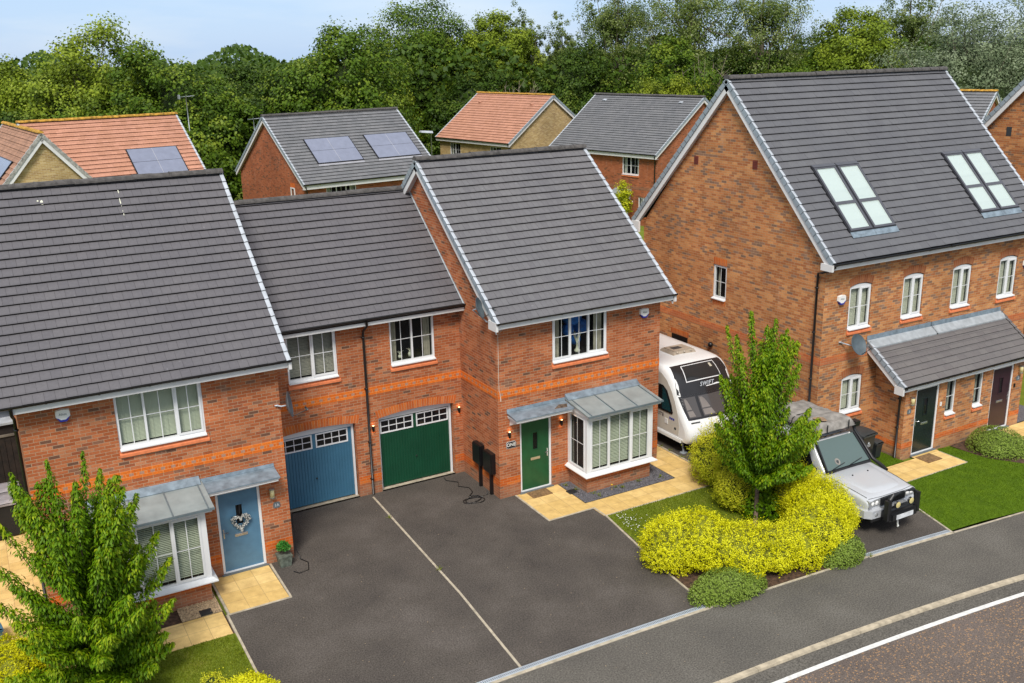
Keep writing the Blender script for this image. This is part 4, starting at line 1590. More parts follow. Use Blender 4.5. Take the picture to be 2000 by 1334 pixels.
pipe(H2, [(X2 - .12, Y2 - .43, 6.0), (X2 - .14, Y2 - .30, 5.90), (X2 - .17, Y2 - .02, 5.78), (X2 - .075, Y2 + .22, 5.72), (X2 - .075, Y2 + .22, .05)],
     brackets=[(X2 - .075, Y2 + .22, z) for z in (5.3, 4.0, 2.6)])
pipe(H2, [(PX0 - .36, PY - .30, 2.36), (PX0 - .30, PY - .12, 2.28), (PX0 - .12, PY + .08, 2.20), (PX0 - .065, PY + .14, 2.10), (PX0 - .065, PY + .14, .04)],
     brackets=[(PX0 - .065, PY + .14, z) for z in (1.9, 1.0)])

H3 = thing('tall_brick_house', 'tall brown brick house with the purple front door at the right edge', 'house', (XM, Y2, 0),
           group='brick houses facing the street')
tall_house(H3, XM, XE, [(14.44, 15.33), (16.68, 17.57)], [(17.2, 17.9)], False, True, [])
skylights(H3, [15.68, 16.63])
porch(H3, XM, PXE, 15.34, 16.36, 'door_purple', 1, (14.46, 14.87), False, True, '2')
# ------------------------------------------------------------------ houses beyond the back gardens (modelled locally, front facing -y)
def far_house(label, loc, rz, L, D, E, Rz, wall, tile, g=.30, wins=(), edge='tile_edge_far', moss=None, panels=(), door_=None, gable_win=None, caps=('verge_plastic', 'verge_pale', 'slot_dark'),
              left_pipe=False, vents=(), name='distant_house', base=0.0, archwin=None):
    h = thing(name, label, 'house', (loc[0], loc[1], base), R(rz), group='houses beyond the back gardens', world=False)
    hw = L / 2 - .2
    y0 = .35
    yb = 2 * D - .35
    w = MB()
    tmp = MB()
    wall_grid(tmp, -hw, hw, -3, E, [(a, b, c, d) for a, b, c, d in wins], rev=.06)
    for f in tmp.f:
        w.poly([(tmp.v[i][0], tmp.v[i][1] + y0, tmp.v[i][2]) for i in f])
    for x in (-hw, hw):
        w.poly([(x, y0, -3), (x, yb, -3), (x, yb, E), (x, D, Rz - .05), (x, y0, E)])
    w.poly([(-hw, yb, -3), (hw, yb, -3), (hw, yb, E), (-hw, yb, E)])
    w.build('wall', wall, h)
    for (ye_, yr_) in ((0, D), (2 * D, D)):
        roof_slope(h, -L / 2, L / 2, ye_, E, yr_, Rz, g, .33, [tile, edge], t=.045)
        for s in (-1, 1):
            verge(h, s * L / 2, s, ye_, E, yr_, Rz, g, s * hw, mats=caps)
    ridge(h, -L / 2 - .04, L / 2 + .04, D, Rz + .06, mat=moss or 'ridge_dark')
    fascia(h, -L / 2, L / 2, .05, E - .27, E - .03, y0)
    gutter(h, -L / 2, L / 2, .05, E + .01, brk=2)
    T = M_front(0, y0, 0)
    for a, b, c, d in wins:
        window(h, M_front(0, y0 + .03, 0), a, b, c, d, [(1, 0, 1, 0), (1, 0, 1, 0)] if b - a < 1.6 else [(1, 0, 1, 0), (1, 0, 1, 0), (1, 0, 1, 0)], inside='curtain_white')
        sill(h, T, a - .03, b + .03, c, mat='terracotta_sill')
    band(h, T, -hw, hw, 2.75).build('brick_band', 'brick_farred', h, T=T)
    Ls, pt = slope_frame(0, E, D, Rz)
    for (a, b, s0, s1) in panels:
        p = MB()
        p.hexa([pt(a, s0, .03), pt(b, s0, .03), pt(b, s1, .03), pt(a, s1, .03)], [pt(a, s0, .09), pt(b, s0, .09), pt(b, s1, .09), pt(a, s1, .09)])
        po = p.build('solar_array', 'solar_frame', h)
        for i in range(2):
            for j in range(2):
                wd, ht = (b - a - .12) / 2, (s1 - s0 - .12) / 2
                u, s = a + .05 + i * (wd + .02), s0 + .05 + j * (ht + .02)
                q = MB()
                q.poly([pt(u, s, .094), pt(u + wd, s, .094), pt(u + wd, s + ht, .094), pt(u, s + ht, .094)])
                q.build('solar_panel', 'solar_cell', po)
        q = MB()
        u = a + .05 + (b - a - .12) / 2
        q.poly([pt(u, s0 + .05, .095), pt(u + .022, s0 + .05, .095), pt(u + .022, s1 - .05, .095), pt(u, s1 - .05, .095)])
        q.poly([pt(a, s0 - .14, .035), pt(b, s0 - .14, .035), pt(b, s0, .04), pt(a, s0, .04)])
        q.build('panel_flashing', 'solar_line', po)
    for (x, s) in vents:
        v = MB()
        v.hexa([pt(x, s, .03), pt(x + .3, s, .03), pt(x + .3, s + .22, .03), pt(x, s + .22, .03)],
               [pt(x, s, .12), pt(x + .3, s, .12), pt(x + .3, s + .22, .05), pt(x, s + .22, .05)])
        v.build('roof_vent', 'verge_pale' if tile == 'tile_far' else 'tile_terracotta', h)
    if gable_win:
        for (sd, y, z, ww, hh) in gable_win:
            x = sd * hw
            T = (M_left(x - .001, 0, 0) if sd < 0 else Matrix(((0, -1, 0, x + .001), (1, 0, 0, 0), (0, 0, 1, 0), (0, 0, 0, 1))))
            u = -y if sd < 0 else y
            window(h, T @ Matrix.Translation((0, -.05, 0)), u - ww / 2, u + ww / 2, z, z + hh, [(1, 0, 0, 0)], inside=None, room=.04)
            m = MB()
            m.box(u - ww / 2 - .03, u + ww / 2 + .03, -.02, .0, z + hh + .01, z + hh + .25)
            m.build('brick_lintel', 'brick_orange', h, T=T)
    if door_:
        a, b, mt = door_
        door(h, M_front(0, y0 - .06, 0), a, b, 2.1, mt, hand=1)
        c = MB()
        c.hexa([(a - .3, -.35, 2.42), (b + .3, -.35, 2.42), (b + .3, y0, 2.6), (a - .3, y0, 2.6)], [(a - .3, -.35, 2.47), (b + .3, -.35, 2.47), (b + .3, y0, 2.72), (a - .3, y0, 2.72)])
        c.build('door_canopy', 'zinc', h)
        f = MB()
        f.box(a - .25, b + .25, -.28, y0 - .002, 2.28, 2.415)
        for x in (a - .2, b + .14):
            f.hexa([(x, -.2, 2.28), (x, y0 - .002, 2.0), (x, y0 - .002, 2.28)], [(x + .06, -.2, 2.28), (x + .06, y0 - .002, 2.0), (x + .06, y0 - .002, 2.28)])
        f.build('canopy_frame', 'upvc_soft', h)
        l = MB()
        l.lathe([(0, -.12), (.05, -.1), (.06, 0), (.05, .1), (0, .12)], (b + .45, y0 - .07, 1.85), 10)
        l.build('wall_lamp', 'brass', h)
    if left_pipe is not False:
        sgn = -1 if left_pipe == 'left' else 1
        x = sgn * (hw - .12)
        pipe(h, [(sgn * (L / 2 - .1), -.02, E - .1), (x, y0 - .06, E - .55), (x, y0 - .06, 0)], r=.04)
    return h


HA = far_house('red brick house with dark grey roof carrying two solar arrays, behind the garages', (9.44, 31.92), 7.4, 9.03, 4.95, 5.22, 8.73, 'brick_farred', 'tile_far',
               g=.27, wins=[(-3.0, -1.1, 3.9, 5.0), (2.3, 3.4, 3.9, 5.0), (-2.9, -1.0, 1, 2.2)], panels=[(-2.95, .0, 1.55, 3.75), (.95, 3.95, 1.55, 3.75)],
               gable_win=[(-1, 1.9, 3.75, .5, 1.15)], left_pipe='left', base=-.3)
HC = far_house('buff brick house with terracotta tiled roof among the trees', (25.89, 52.04), -80.5, 10.18, 4.77, 5.23, 8.75, 'brick_buff', 'tile_terracotta',
               wins=[(-3.4, -1.9, 3.7, 4.85), (2.2, 3.7, 3.7, 4.85)], edge='tile_edge_red', moss='ridge_moss', gable_win=[(1, 5.0, 3.5, .75, 1.1)], vents=[(-3.6, 4.6), (3.4, 4.6)],
               base=-.5, left_pipe='right')
HD = far_house('red brick house with plain dark grey roof and sage green door', (28.2, 36.5), -79, 10.52, 4.91, 5.23, 8.79, 'brick_farred', 'tile_far', g=.24,
               wins=[(1.9, 3.45, 3.75, 4.95), (-3.2, -1.4, 3.75, 4.95), (3.45, 4.25, 1.0, 2.25)], moss='ridge_dark', vents=[(-3.9, 5.3), (3.5, 5.3)], door_=(1.55, 2.5, 'door_sage'),
               base=-.34, left_pipe='right')
HB = far_house('house with terracotta tiled roof and solar array, top left', (-4.07, 28.89), 8.5, 7.9, 4.73, 5.2, 8.91, 'brick_buff', 'tile_terracotta', edge='tile_edge_red',
               moss='ridge_moss', panels=[(.45, 3.05, 1.55, 3.55)], wins=[(-1, 1, 3.7, 4.8)])
HW = far_house('buff brick gabled house with mossy brown tiled roof at the far left', (-12.0, 32.1), -84, 9.6, 3.45, 4.7, 8.7, 'brick_buff', 'tile_brown', edge='tile_edge_red',
               moss='ridge_moss', panels=[(.5, 3.6, 1.5, 3.6)], caps=('concrete_grey', 'verge_pale', 'slot_dark'))
HE = far_house('dark roofed house seen over the tall roof, far right', (39.5, 22.1), -72, 11, 4.8, 5.4, 9.04, 'brick_farred', 'tile_far', g=.27, moss='ridge_moss', vents=[(1.2, 4.8)], base=-.3)

# neighbour gable at the far right
HF = thing('tall_brick_house', 'brick gable end of the next tall house beyond the right edge', 'house', (22.0, -3.6, 0))
w = MB()
yrf = .45
gable_poly(w, 22.0, -3.6, 2 * yrf + 3.6, -.05, 6.05, yrf, 10.55, [])
w.poly([(22.0, -3.6, -.05), (31, -3.6, -.05), (31, -3.6, 6.05), (22.0, -3.6, 6.05)])
w.poly([(22.0, 2 * yrf + 3.6, -.05), (31, 2 * yrf + 3.6, -.05), (31, 2 * yrf + 3.6, 6.05), (22.0, 2 * yrf + 3.6, 6.05)])
w.build('wall', 'brick_brown', HF)
for e in (-4.0, 2 * yrf + 4.0):
    roof_slope(HF, 21.83, 31, e, 5.98, yrf, 10.62, .25, .33, ['tile_flat', 'tile_edge'])
    verge(HF, 21.8, -1, e, 5.98, yrf, 10.62, .25, 22.0)
ridge(HF, 21.78, 31, yrf, 10.68)
v = MB()
v.box(-1.18, -.98, -.012, .0, 8.50, 8.82)
v.build('air_vent', 'slot_dark', HF, T=M_left(22.0, 0, 0))

# television aerials and lamp post
ar = MB()
ar.tube([(0, 0, 0), (0, 0, 1.9)], .025, 6)
ar.tube([(-.35, 0, 1.8), (.45, 0, 1.85)], .015, 5)
for i in range(7):
    ar.tube([(-.3 + i * .11, -.16, 1.81), (-.3 + i * .11, .16, 1.81)], .008, 4)
ar.box(-.40, -.34, -.2, .2, 1.70, 1.92)
solo(ar, 'tv_aerial', 'street_metal', 'television aerial on the terracotta roof right of its ridge', 'aerial', 'television aerials on roofs', T=Matrix.Translation((-.25, 34.2, 8.0)), loc=(-.25, 34.2, 8.0))
a2 = MB()
a2.tube([(0, 0, 0), (0, 0, 1.0)], .025, 6)
a2.tube([(-.35, 0, .9), (.45, 0, .95)], .015, 5)
for i in range(7):
    a2.tube([(-.3 + i * .11, -.16, .91), (-.3 + i * .11, .16, .91)], .008, 4)
solo(a2, 'tv_aerial', 'street_metal', 'television aerial at the left end of the solar roofed house', 'aerial', 'television aerials on roofs', T=Matrix.Translation((4.35, 38.2, 7.3)), loc=(4.35, 38.2, 7.3))
LP = thing('street_lamp', 'slim grey street lamp rising between the solar roofed house and the terracotta roof', 'street lamp', (19.0, 44.8, -.3))
p = MB()
p.tube([(19.0, 44.8, -.3), (19.0, 44.8, 1.2), (19.0, 44.8, 6.2)], [.09, .07, .045], 10)
p.build('pole', 'street_metal', LP)
p = MB()
p.hexa([(18.15, 44.55, 6.25), (19.1, 44.6, 6.15), (19.1, 45.0, 6.15), (18.15, 45.05, 6.25)], [(18.2, 44.65, 6.38), (19.1, 44.7, 6.30), (19.1, 44.9, 6.30), (18.2, 44.95, 6.38)])
p.build('lamp_head', 'verge_pale', LP)

# fence, shed and bins down the left side passage
fe = MB()
for i in range(17):
    x = -13.9 + i * .15
    fe.box(x, x + .14, 6.9, 6.925 + .006 * (i % 2), .05, 2.02)
fe.box(-13.95, -11.4, 6.86, 6.94, 2.02, 2.07, 1)
fe.box(-13.95, -11.4, 6.925, 6.97, 1.6, 1.7)
solo(fe, 'timber_gate', ['wood_dark', 'wood_pale'], 'dark stained timber side gate with pale top rail behind the wheelie bins', 'gate', loc=(-12.6, 6.9, 0), T=None)
SH = thing('garden_shed', 'dark shed with pale blue roof behind the side gate', 'shed', (-12.8, 9, 0))
s = MB()
s.box(-14, -11.38, 7.1, 10.4, 0, 2.30)
s.build('wall', 'wood_dark', SH)
s = MB()
s.hexa([(-14.1, 7.0, 2.31), (-11.3, 7.0, 2.31), (-11.3, 10.5, 2.60), (-14.1, 10.5, 2.60)], [(-14.1, 7.0, 2.37), (-11.3, 7.0, 2.37), (-11.3, 10.5, 2.68), (-14.1, 10.5, 2.68)])
s.build('roof', 'lead_pale', SH)
# ------------------------------------------------------------------ ground
def yin(x):
    x = max(-14, min(24, x))
    return -7.13 - .03 * x - .0035 * x * x


def ykerb(x):
    xx = max(-12, min(24, x))
    return -9.46 - .0187 * xx - .0054 * xx * xx + (x - xx) * (-.0187 - .0108 * xx)


def sheet(pts, z, name, mat, kind='structure'):
    mb = MB()
    mb.poly([(x, y, z) for x, y in pts])
    return struct(mb, name, mat, kind)


g = MB()
g.poly([(-1500, -1500, -.30), (1500, -1500, -.30), (1500, 1500, -.30), (-1500, 1500, -.30)])
struct(g, 'ground', 'grass_ground')
g = MB()
g.poly([(-60, -7.0, -.05), (-12.7, -7.0, -.05), (-12.7, 13, -.05), (-60, 13, -.05)])
g.poly([(-12.7, 2.0, -.05), (60, 2.0, -.05), (60, 120, -.05), (-12.7, 120, -.05)])
g.poly([(-12.7, -7.1, -.05), (-8.0, -7.1, -.05), (-8.0, 2.0, -.05), (-12.7, 2.0, -.05)])
g.poly([(-8.0, -6.9, -.052), (60, -6.9, -.052), (60, 2, -.052), (-8.0, 2, -.052)])
struct(g, 'garden_ground', 'grass_ground')
xs = [-60, -30, -20] + [x * 1.0 for x in range(-14, 25)] + [35, 60]
# pavement
mb = MB()
for a, b in zip(xs[:-1], xs[1:]):
    mb.poly([(a, ykerb(a) + .13, 0), (b, ykerb(b) + .13, 0), (b, yin(b), 0), (a, yin(a), 0)])
struct(mb, 'pavement', 'tarmac_path')
mb = MB()
for a, b in zip(xs[:-1], xs[1:]):
    mb.poly([(a, ykerb(a) - 40, -.045), (b, ykerb(b) - 40, -.045), (b, ykerb(b) - .50, -.045), (a, ykerb(a) - .50, -.045)])
struct(mb, 'road', 'road_chip')
mb = MB()
for a, b in zip(xs[:-1], xs[1:]):
    mb.poly([(a, ykerb(a) - .50, -.045), (b, ykerb(b) - .50, -.045), (b, ykerb(b), -.045), (a, ykerb(a), -.045)])
struct(mb, 'road_margin', 'tarmac_path')
mb = MB()
fx = [x * .5 for x in range(-28, 49)]
for a, b in zip(fx[:-1], fx[1:]):
    mb.poly([(a, ykerb(a) - .50, -.040), (b, ykerb(b) - .50, -.040), (b, ykerb(b) - .385, -.040), (a, ykerb(a) - .385, -.040)])
struct(mb, 'edge_line', 'white_line')
# kerb stones
kb = MB()
x = -14.0
while x < 24:
    a, b = x + .004, x + .911
    ya, yb = ykerb(a), ykerb(b)
    z = .006 + random.uniform(-.002, .002)
    kb.hexa([(a, ya, -.06), (b, yb, -.06), (b, yb + .13, -.06), (a, ya + .13, -.06)], [(a, ya + .012, z), (b, yb + .012, z), (b, yb + .13, z), (a, ya + .13, z)])
    x += .915
struct(kb, 'kerb', 'kerb_stone')

# driveways
sheet([(-8.0, yin(-8)), (-7, yin(-7)), (-5, yin(-5)), (-3, yin(-3)), (-1, yin(-1)), (1.30, yin(1.3)), (1.42, -5.7), (1.57, -4.5), (1.90, -2.26), (1.86, -1.8), (.45, -1.78), (.55, .0), (0, 0.02), (0, 2.42),
       (-5.9, 2.42), (-5.9, -.14), (-6.5, -.14), (-6.5, -1.92), (-7.95, -1.92)], 0, 'driveway', 'tarmac_drive')
sheet([(6.02, yin(6)), (7, yin(7)), (8.77, yin(8.77)), (9.30, -5.78), (9.15, -3.9), (8.97, -2.7), (8.97, 9), (6.02, 9)], 0, 'driveway', 'tarmac_drive')


def slabs(x0, x1, y0, y1, name='paving'):
    mb = MB()
    w = .45
    mb.poly([(x0, y0, .004), (x1, y0, .004), (x1, y1, .004), (x0, y1, .004)],
            uv=[(0, 0), (x1 - x0, 0), (x1 - x0, y1 - y0), (0, y1 - y0)])
    return struct(mb, name, 'paving')


sheet([(-13.5, -3.2), (-8.0, -3.2), (-8.0, -.1), (-13.5, -.1)], -.03, 'garden_bed', 'soil')
slabs(.50, 1.85, -1.78, -.02, 'path')
slabs(1.85, 4.95, -2.33, -1.45, 'path')
slabs(4.95, 5.96, -2.33, 8.0, 'path')
slabs(-7.90, -6.55, -1.90, -.18, 'path')
slabs(-12.5, -8.04, -2.72, -1.72, 'path')
slabs(-12.5, -11.40, -1.72, 6.9, 'path')
slabs(9.32, 12.85, -5.08, -4.10, 'path')
slabs(11.8, 12.9, -4.10, -3.93, 'path')
slabs(15.6, 18.5, -5.2, -3.94, 'path')
sheet([(-8.0, -5.9), (-8.0, -2.72), (-11.9, -2.72), (-11.9, -5.9)], .002, 'lawn', 'grass_ground')
sheet([(-12, yin(-10) + .02), (-8.0, yin(-8) + .02), (-8.0, -5.9), (-12, -5.9)], .001, 'flower_bed', 'soil')
sheet([(1.36, -7.20), (3, -7.26), (6.0, -7.44), (6.0, -2.36), (1.93, -2.34), (1.60, -4.5), (1.45, -5.7)], .001, 'flower_bed', 'soil')
sheet([(1.92, -2.36), (5.4, -2.36), (5.4, -4.6), (1.62, -4.9)], .006, 'lawn', 'grass_ground')
turf = [(8.85, -7.62), (10, -7.70), (11.3, -7.88), (13, -8.15), (15.2, -8.45), (14.2, -6.1), (13.6, -5.2), (13.45, -4.1), (13.0, -3.96), (12.86, -4.1), (12.86, -5.1), (9.34, -5.1)]
sheet(turf, .004, 'artificial_lawn', 'grass_fake')
sheet([(9.33, -4.08), (11.38, -4.08), (11.38, -2.8), (9.1, -2.8)], .004, 'artificial_lawn', 'grass_fake')
sheet([(13.5, -4.0), (13.55, -5.1), (14.2, -6.1), (16.0, -6.4), (16.0, -3.94)], .003, 'flower_bed', 'soil')
sheet([(15.2, -8.5), (14.2, -6.1), (16, -6.4), (18.5, -5.2), (24, -5.2), (24, -9.5)], .0025, 'driveway', 'tarmac_drive')
# gravel: a bed and loose stones
sheet([(-8.9, -1.70), (-8.02, -1.70), (-8.02, -.17), (-8.9, -.17)], .004, 'gravel_bed', 'stone_buff')
sheet([(1.87, -1.43), (4.93, -1.43), (4.93, -.02), (1.87, -.02)], .004, 'gravel_bed', 'stone_slate')
sheet([(16.9, -3.9), (18.5, -3.9), (18.5, -2.8), (16.9, -2.8)], .004, 'gravel_bed', 'stone_slate')


def stones(x0, x1, y0, y1, n, r, mat, avoid=None, name='gravel'):
    mb = MB()
    for _ in range(n):
        x, y = random.uniform(x0, x1), random.uniform(y0, y1)
        if avoid and avoid[0] < x < avoid[1] and avoid[2] < y < avoid[3]:
            continue
        rr = r * random.uniform(.6, 1.3)
        z = .006 + random.uniform(0, .012)
        a0 = random.uniform(0, 6)
        top = [(x + rr * .6 * math.cos(a0 + k * 1.571), y + rr * .5 * math.sin(a0 + k * 1.571), z + rr * .55) for k in range(4)]
        bot = [(x + rr * math.cos(a0 + k * 1.571), y + rr * .8 * math.sin(a0 + k * 1.571), z - .002) for k in range(4)]
        for k in range(4):
            k2 = (k + 1) % 4
            mb.poly([bot[k], bot[k2], top[k2], top[k]])
        mb.poly(top)
    return struct(mb, name, mat, 'stuff')


stones(-8.88, -8.04, -1.68, -.18, 2200, .020, 'stone_buff')
stones(1.90, 4.92, -1.41, -.04, 3600, .020, 'stone_slate', avoid=(2.2, 4.4, -.96, 1))

# concrete edging strips
ed = MB()


def strip(p, q, w, z=.012, z0=-.04):
    p, q = Vector((*p, 0)), Vector((*q, 0))
    n = (q - p).normalized().cross(Vector((0, 0, 1))) * w / 2
    a, b, c, d = p - n, p + n, q + n, q - n
    L = (q - p).length
    k = max(1, round(L / .9))
    for i in range(k):
        s, t = i / k, (i + 1) / k - .004 / max(L, .1)
        A, B = a.lerp(d, s), b.lerp(c, s)
        C_, D_ = b.lerp(c, t), a.lerp(d, t)
        zz = z + random.uniform(-.002, .002)
        ed.hexa([(v.x, v.y, z0) for v in (A, B, C_, D_)], [(v.x, v.y, zz) for v in (A, B, C_, D_)])


strip((.475, -1.8), (.475, -.02), .05)
strip((.45, -1.805), (1.86, -1.805), .05)
strip((1.89, -2.34), (1.89, -1.78), .05)
strip((1.90, -2.355), (6.0, -2.355), .05)
strip((5.99, -2.33), (5.99, 8), .06, .03)
strip((1.90, -2.36), (1.58, -4.5), .05, .02)
strip((1.58, -4.5), (1.43, -5.7), .05, .02)
strip((1.43, -5.7), (1.30, -7.18), .05, .02)
strip((1.30, -7.22), (6.0, -7.46), .05, .02)
strip((-8.0, -7.0), (-7.97, -1.93), .05, .02)
strip((-7.96, -1.93), (-6.5, -1.93), .05)
strip((-7.93, -1.92), (-7.93, -.18), .05)
strip((-6.52, -1.93), (-6.50, -.18), .05)
strip((9.31, -5.09), (12.86, -5.09), .03)
strip((12.86, -5.09), (12.86, -4.1), .03)
strip((8.78, -7.68), (9.32, -5.78), .05)
strip((9.32, -5.78), (9.2, -3.9), .05)
strip((8.8, -7.72), (11.3, -7.93), .05)
strip((11.3, -7.93), (15.3, -8.5), .05)
strip((-2.95, 2.0), (-3.14, -3.8), .055, .008)
strip((-3.14, -3.8), (-3.36, -7.0), .055, .008)
struct(ed, 'edging', 'concrete')


def drain(x0, x1, label):
    d = thing('drainage_channel', label, 'drain', ((x0 + x1) / 2, yin((x0 + x1) / 2), 0), group='slotted drainage channels')
    n = int((x1 - x0) / .5)
    ch, sl, cr = MB(), MB(), MB()
    for i in range(n):
        a, b = x0 + (x1 - x0) * i / n, x0 + (x1 - x0) * (i + 1) / n - .004
        ya, yb = yin(a), yin(b)
        ch.hexa([(a, ya - .0, -.03), (b, yb - .0, -.03), (b, yb + .12, -.03), (a, ya + .12, -.03)], [(a, ya, .010), (b, yb, .010), (b, yb + .12, .010), (a, ya + .12, .010)])
        m = 12
        for k in range(m):
            u = a + (b - a) * (k + .3) / m
            v = a + (b - a) * (k + .7) / m
            y = yin(u)
            sl.poly([(u, y + .022, .0115), (v, y + .022, .0115), (v, y + .098, .0115), (u, y + .098, .0115)])
        cr.hexa([(a, ya - .085, -.03), (b, yb - .085, -.03), (b, yb - .002, -.03), (a, ya - .002, -.03)], [(a, ya - .085, .008), (b, yb - .085, .008), (b, yb - .002, .008), (a, ya - .002, .008)])
    ch.build('grating', 'galv', d)
    sl.build('slot', 'slot_dark', d)
    cr.build('surround', 'concrete', d)


drain(-8.0, 1.30, 'long slotted drainage channel across the front of the double driveway')
drain(6.02, 8.78, 'short slotted drainage channel in front of the parked silver car')
# litter and grit on the tarmac
lt = MB()
for _ in range(420):
    x, y = random.uniform(-8, 9), random.uniform(-9.2, 2)
    if -8 < x < 1.3 or (y < -7.5) or x > 6.1:
        r_ = random.uniform(.004, .014)
        a0 = random.uniform(0, 6)
        lt.poly([(x + r_ * math.cos(a0 + k * 2.1), y + r_ * math.sin(a0 + k * 2.1), .005) for k in range(3)])
struct(lt, 'grit', 'stone_buff', 'stuff')
# ------------------------------------------------------------------ fittings and small things
def wall_light(x, y, z, label):
    t = thing('wall_light', label, 'wall light', (x, y, z), group='black up-and-down wall lights')
    m = MB()
    m.lathe([(.0, -.085), (.034, -.085), (.034, .075), (.030, .078), (.0, .07)], (x, y - .055, z), 16)
    m.box(x - .03, x + .03, y - .03, y - .001, z - .04, z + .04)
    m.build('body', 'black_plastic', t)
    b = MB()
    for s in (-1, 1):
        b.lathe([(0, s * .079), (.027, s * .079), (.027, s * .086), (0, s * .0861)], (x, y - .055, z), 12)
    b.build('bulb', 'bulb', t)
    for s in (1, -1):
        l = bpy.data.lights.new('lamp_glow', 'POINT')
        l.energy = .26 if s > 0 else .18
        l.color = (1, .55, .22)
        l.shadow_soft_size = .02
        o = bpy.data.objects.new('lamp_glow', l)
        COL.objects.link(o)
        o.location = (0, -.055, s * .115)
        o.parent = t
    return t


wall_light(.31, 0, 1.86, 'lit black wall light left of the green front door, above the house sign')
wall_light(1.98, 0, 1.87, 'lit black wall light between the green front door and the bay window')
wall_light(-2.76, GY, 1.96, 'lit black wall light on the left of the green garage door')
wall_light(-.12, GY, 1.98, 'lit black wall light in the corner right of the green garage door')


def bulkhead(x, y, z, label):
    t = thing('wall_lamp', label, 'wall lamp', (x, y, z), group='cream cylinder wall lamps')
    m = MB()
    m.lathe([(0, -.10), (.058, -.10), (.058, .10), (0, .10)], (x, y - .07, z), 16)
    m.build('diffuser', 'lamp_cream', t)
    m = MB()
    m.lathe([(0, -.125), (.068, -.125), (.068, -.095), (0, -.095)], (x, y - .07, z), 16)
    m.lathe([(0, .095), (.068, .095), (.068, .125), (0, .125)], (x, y - .07, z), 16)
    m.box(x - .03, x + .03, y - .02, y - .001, z - .12, z + .12)
    m.build('cap', 'chrome', t)


bulkhead(-6.30, Y0, 1.86, 'cream cylinder wall lamp right of the blue front door')
bulkhead(11.60, PY, 1.82, 'cream wall lamp left of the black front door under the porch roof')
bulkhead(16.62, PY, 1.90, 'cream wall lamp right of the purple front door')


def alarm(x, y, z, label, txt=None):
    t = thing('alarm_box', label, 'alarm box', (x, y, z), group='white burglar alarm boxes')
    m = MB()
    P = [(-.14, .12), (-.15, -.02), (-.07, -.13), (.07, -.13), (.15, -.02), (.14, .12), (0, .14)]
    m.hexa([(x + a, y - .001, z + b) for a, b in P], [(x + a * .93, y - .07, z + b * .93) for a, b in P])
    m.build('body', 'alarm_white', t, bevel=.008)
    m = MB()
    P = [(-.145, -.03), (-.07, -.138), (.07, -.138), (.145, -.03), (.10, -.055), (.05, -.095), (-.05, -.095), (-.10, -.055)]
    m.hexa([(x + a, y - .002, z + b) for a, b in P], [(x + a * .95, y - .074, z + b * .96) for a, b in P])
    m.build('trim', 'alarm_blue', t)
    if txt:
        text_mesh(txt, .075, 'slate_sign', 'lettering', t, T_text_front(x, y - .072, z + .03), .001)


alarm(-10.51, Y0, 4.70, 'white and blue alarm box high on the wall of the blue door house', 'Altec')
alarm(4.79, 0, 4.62, 'white alarm box at the top right corner of the green door house front', 'Altec')
alarm(9.63, Y2, 4.90, 'white alarm box by the corner downpipe of the tall brown house', 'Altec')
alarm(18.0, Y2, 4.9, 'white alarm box cut by the right edge of the photo')


def sign(x, y, z, w, h, txt, size, mats, label, group=None):
    t = thing('house_sign', label, 'house sign', (x, y, z), group=group)
    m = MB()
    c = .03
    P = [(-w / 2 + c, -h / 2), (w / 2 - c, -h / 2), (w / 2, -h / 2 + c), (w / 2, h / 2 - c), (w / 2 - c, h / 2), (-w / 2 + c, h / 2), (-w / 2, h / 2 - c), (-w / 2, -h / 2 + c)]
    m.hexa([(x + a, y - .001, z + b) for a, b in P], [(x + a, y - .014, z + b) for a, b in P])
    if mats[2]:
        m.hexa([(x + a * .94, y - .0145, z + b * .90) for a, b in P], [(x + a * .94, y - .018, z + b * .90) for a, b in P], 1)
    m.build('plate', [mats[2] or mats[0], mats[0]], t)
    text_mesh(txt, size, mats[1], 'lettering', t, T_text_front(x, y - .020, z), .002, bold=.002)


sign(.37, 0, 1.545, .29, .19, 'ONE', .135, ('sign_black', 'sign_white', 'verge_pale'), 'black house sign with white letters ONE beside the green door')
sign(-6.20, Y0, 1.50, .17, .15, '1A', .10, ('slate_sign', 'verge_pale', None), 'small grey number plate 1A beside the blue door')
sign(11.56, PY, 1.48, .16, .15, '3', .10, ('slate_sign', 'verge_pale', None), 'small slate number plate left of the black door')
sign(16.60, PY, 1.60, .17, .16, '2', .11, ('slate_sign', 'verge_pale', None), 'small dark number plate right of the purple door')

# doorbells
for x, z, mt, lb in ((12.94, 1.45, 'alarm_white', 'small white doorbell right of the black front door'), (16.45, 1.38, 'black_plastic', 'small black doorbell right of the purple front door')):
    m = MB()
    m.box(-.03, .03, -.03, 0, -.06, .06)
    m.lathe([(0, -.034), (.015, -.034), (.018, -.03)], (0, 0, -.02), 10, axis='y')
    o = m.build('doorbell', mt, bevel=.005)
    o.location = (x, PY - .001, z)
    tag(o, lb, 'doorbell')

# meter boxes with tails, on the side wall of the green door house
for i, (ya, yb, za, zb_) in enumerate(((.86, 1.33, .70, 1.30), (.22, .68, .68, 1.27))):
    t = thing('meter_box', ('black meter box nearer the green garage, on the side wall', 'black meter box nearer the front corner, on the side wall')[i], 'meter box', (0, (ya + yb) / 2, za),
              group='black meter boxes')
    m = MB()
    m.box(-.13, -.001, ya, yb, za, zb_)
    m.box(-.16, -.1301, ya + .02, yb - .02, za + .02, zb_ - .02)
    m.build('body', 'black_plastic', t, bevel=.012)
    m = MB()
    yc = (ya + yb) / 2 - .04
    m.box(-.09, -.002, yc - .035, yc + .035, .0, za)
    m.build('conduit', 'black_plastic', t, bevel=.006)

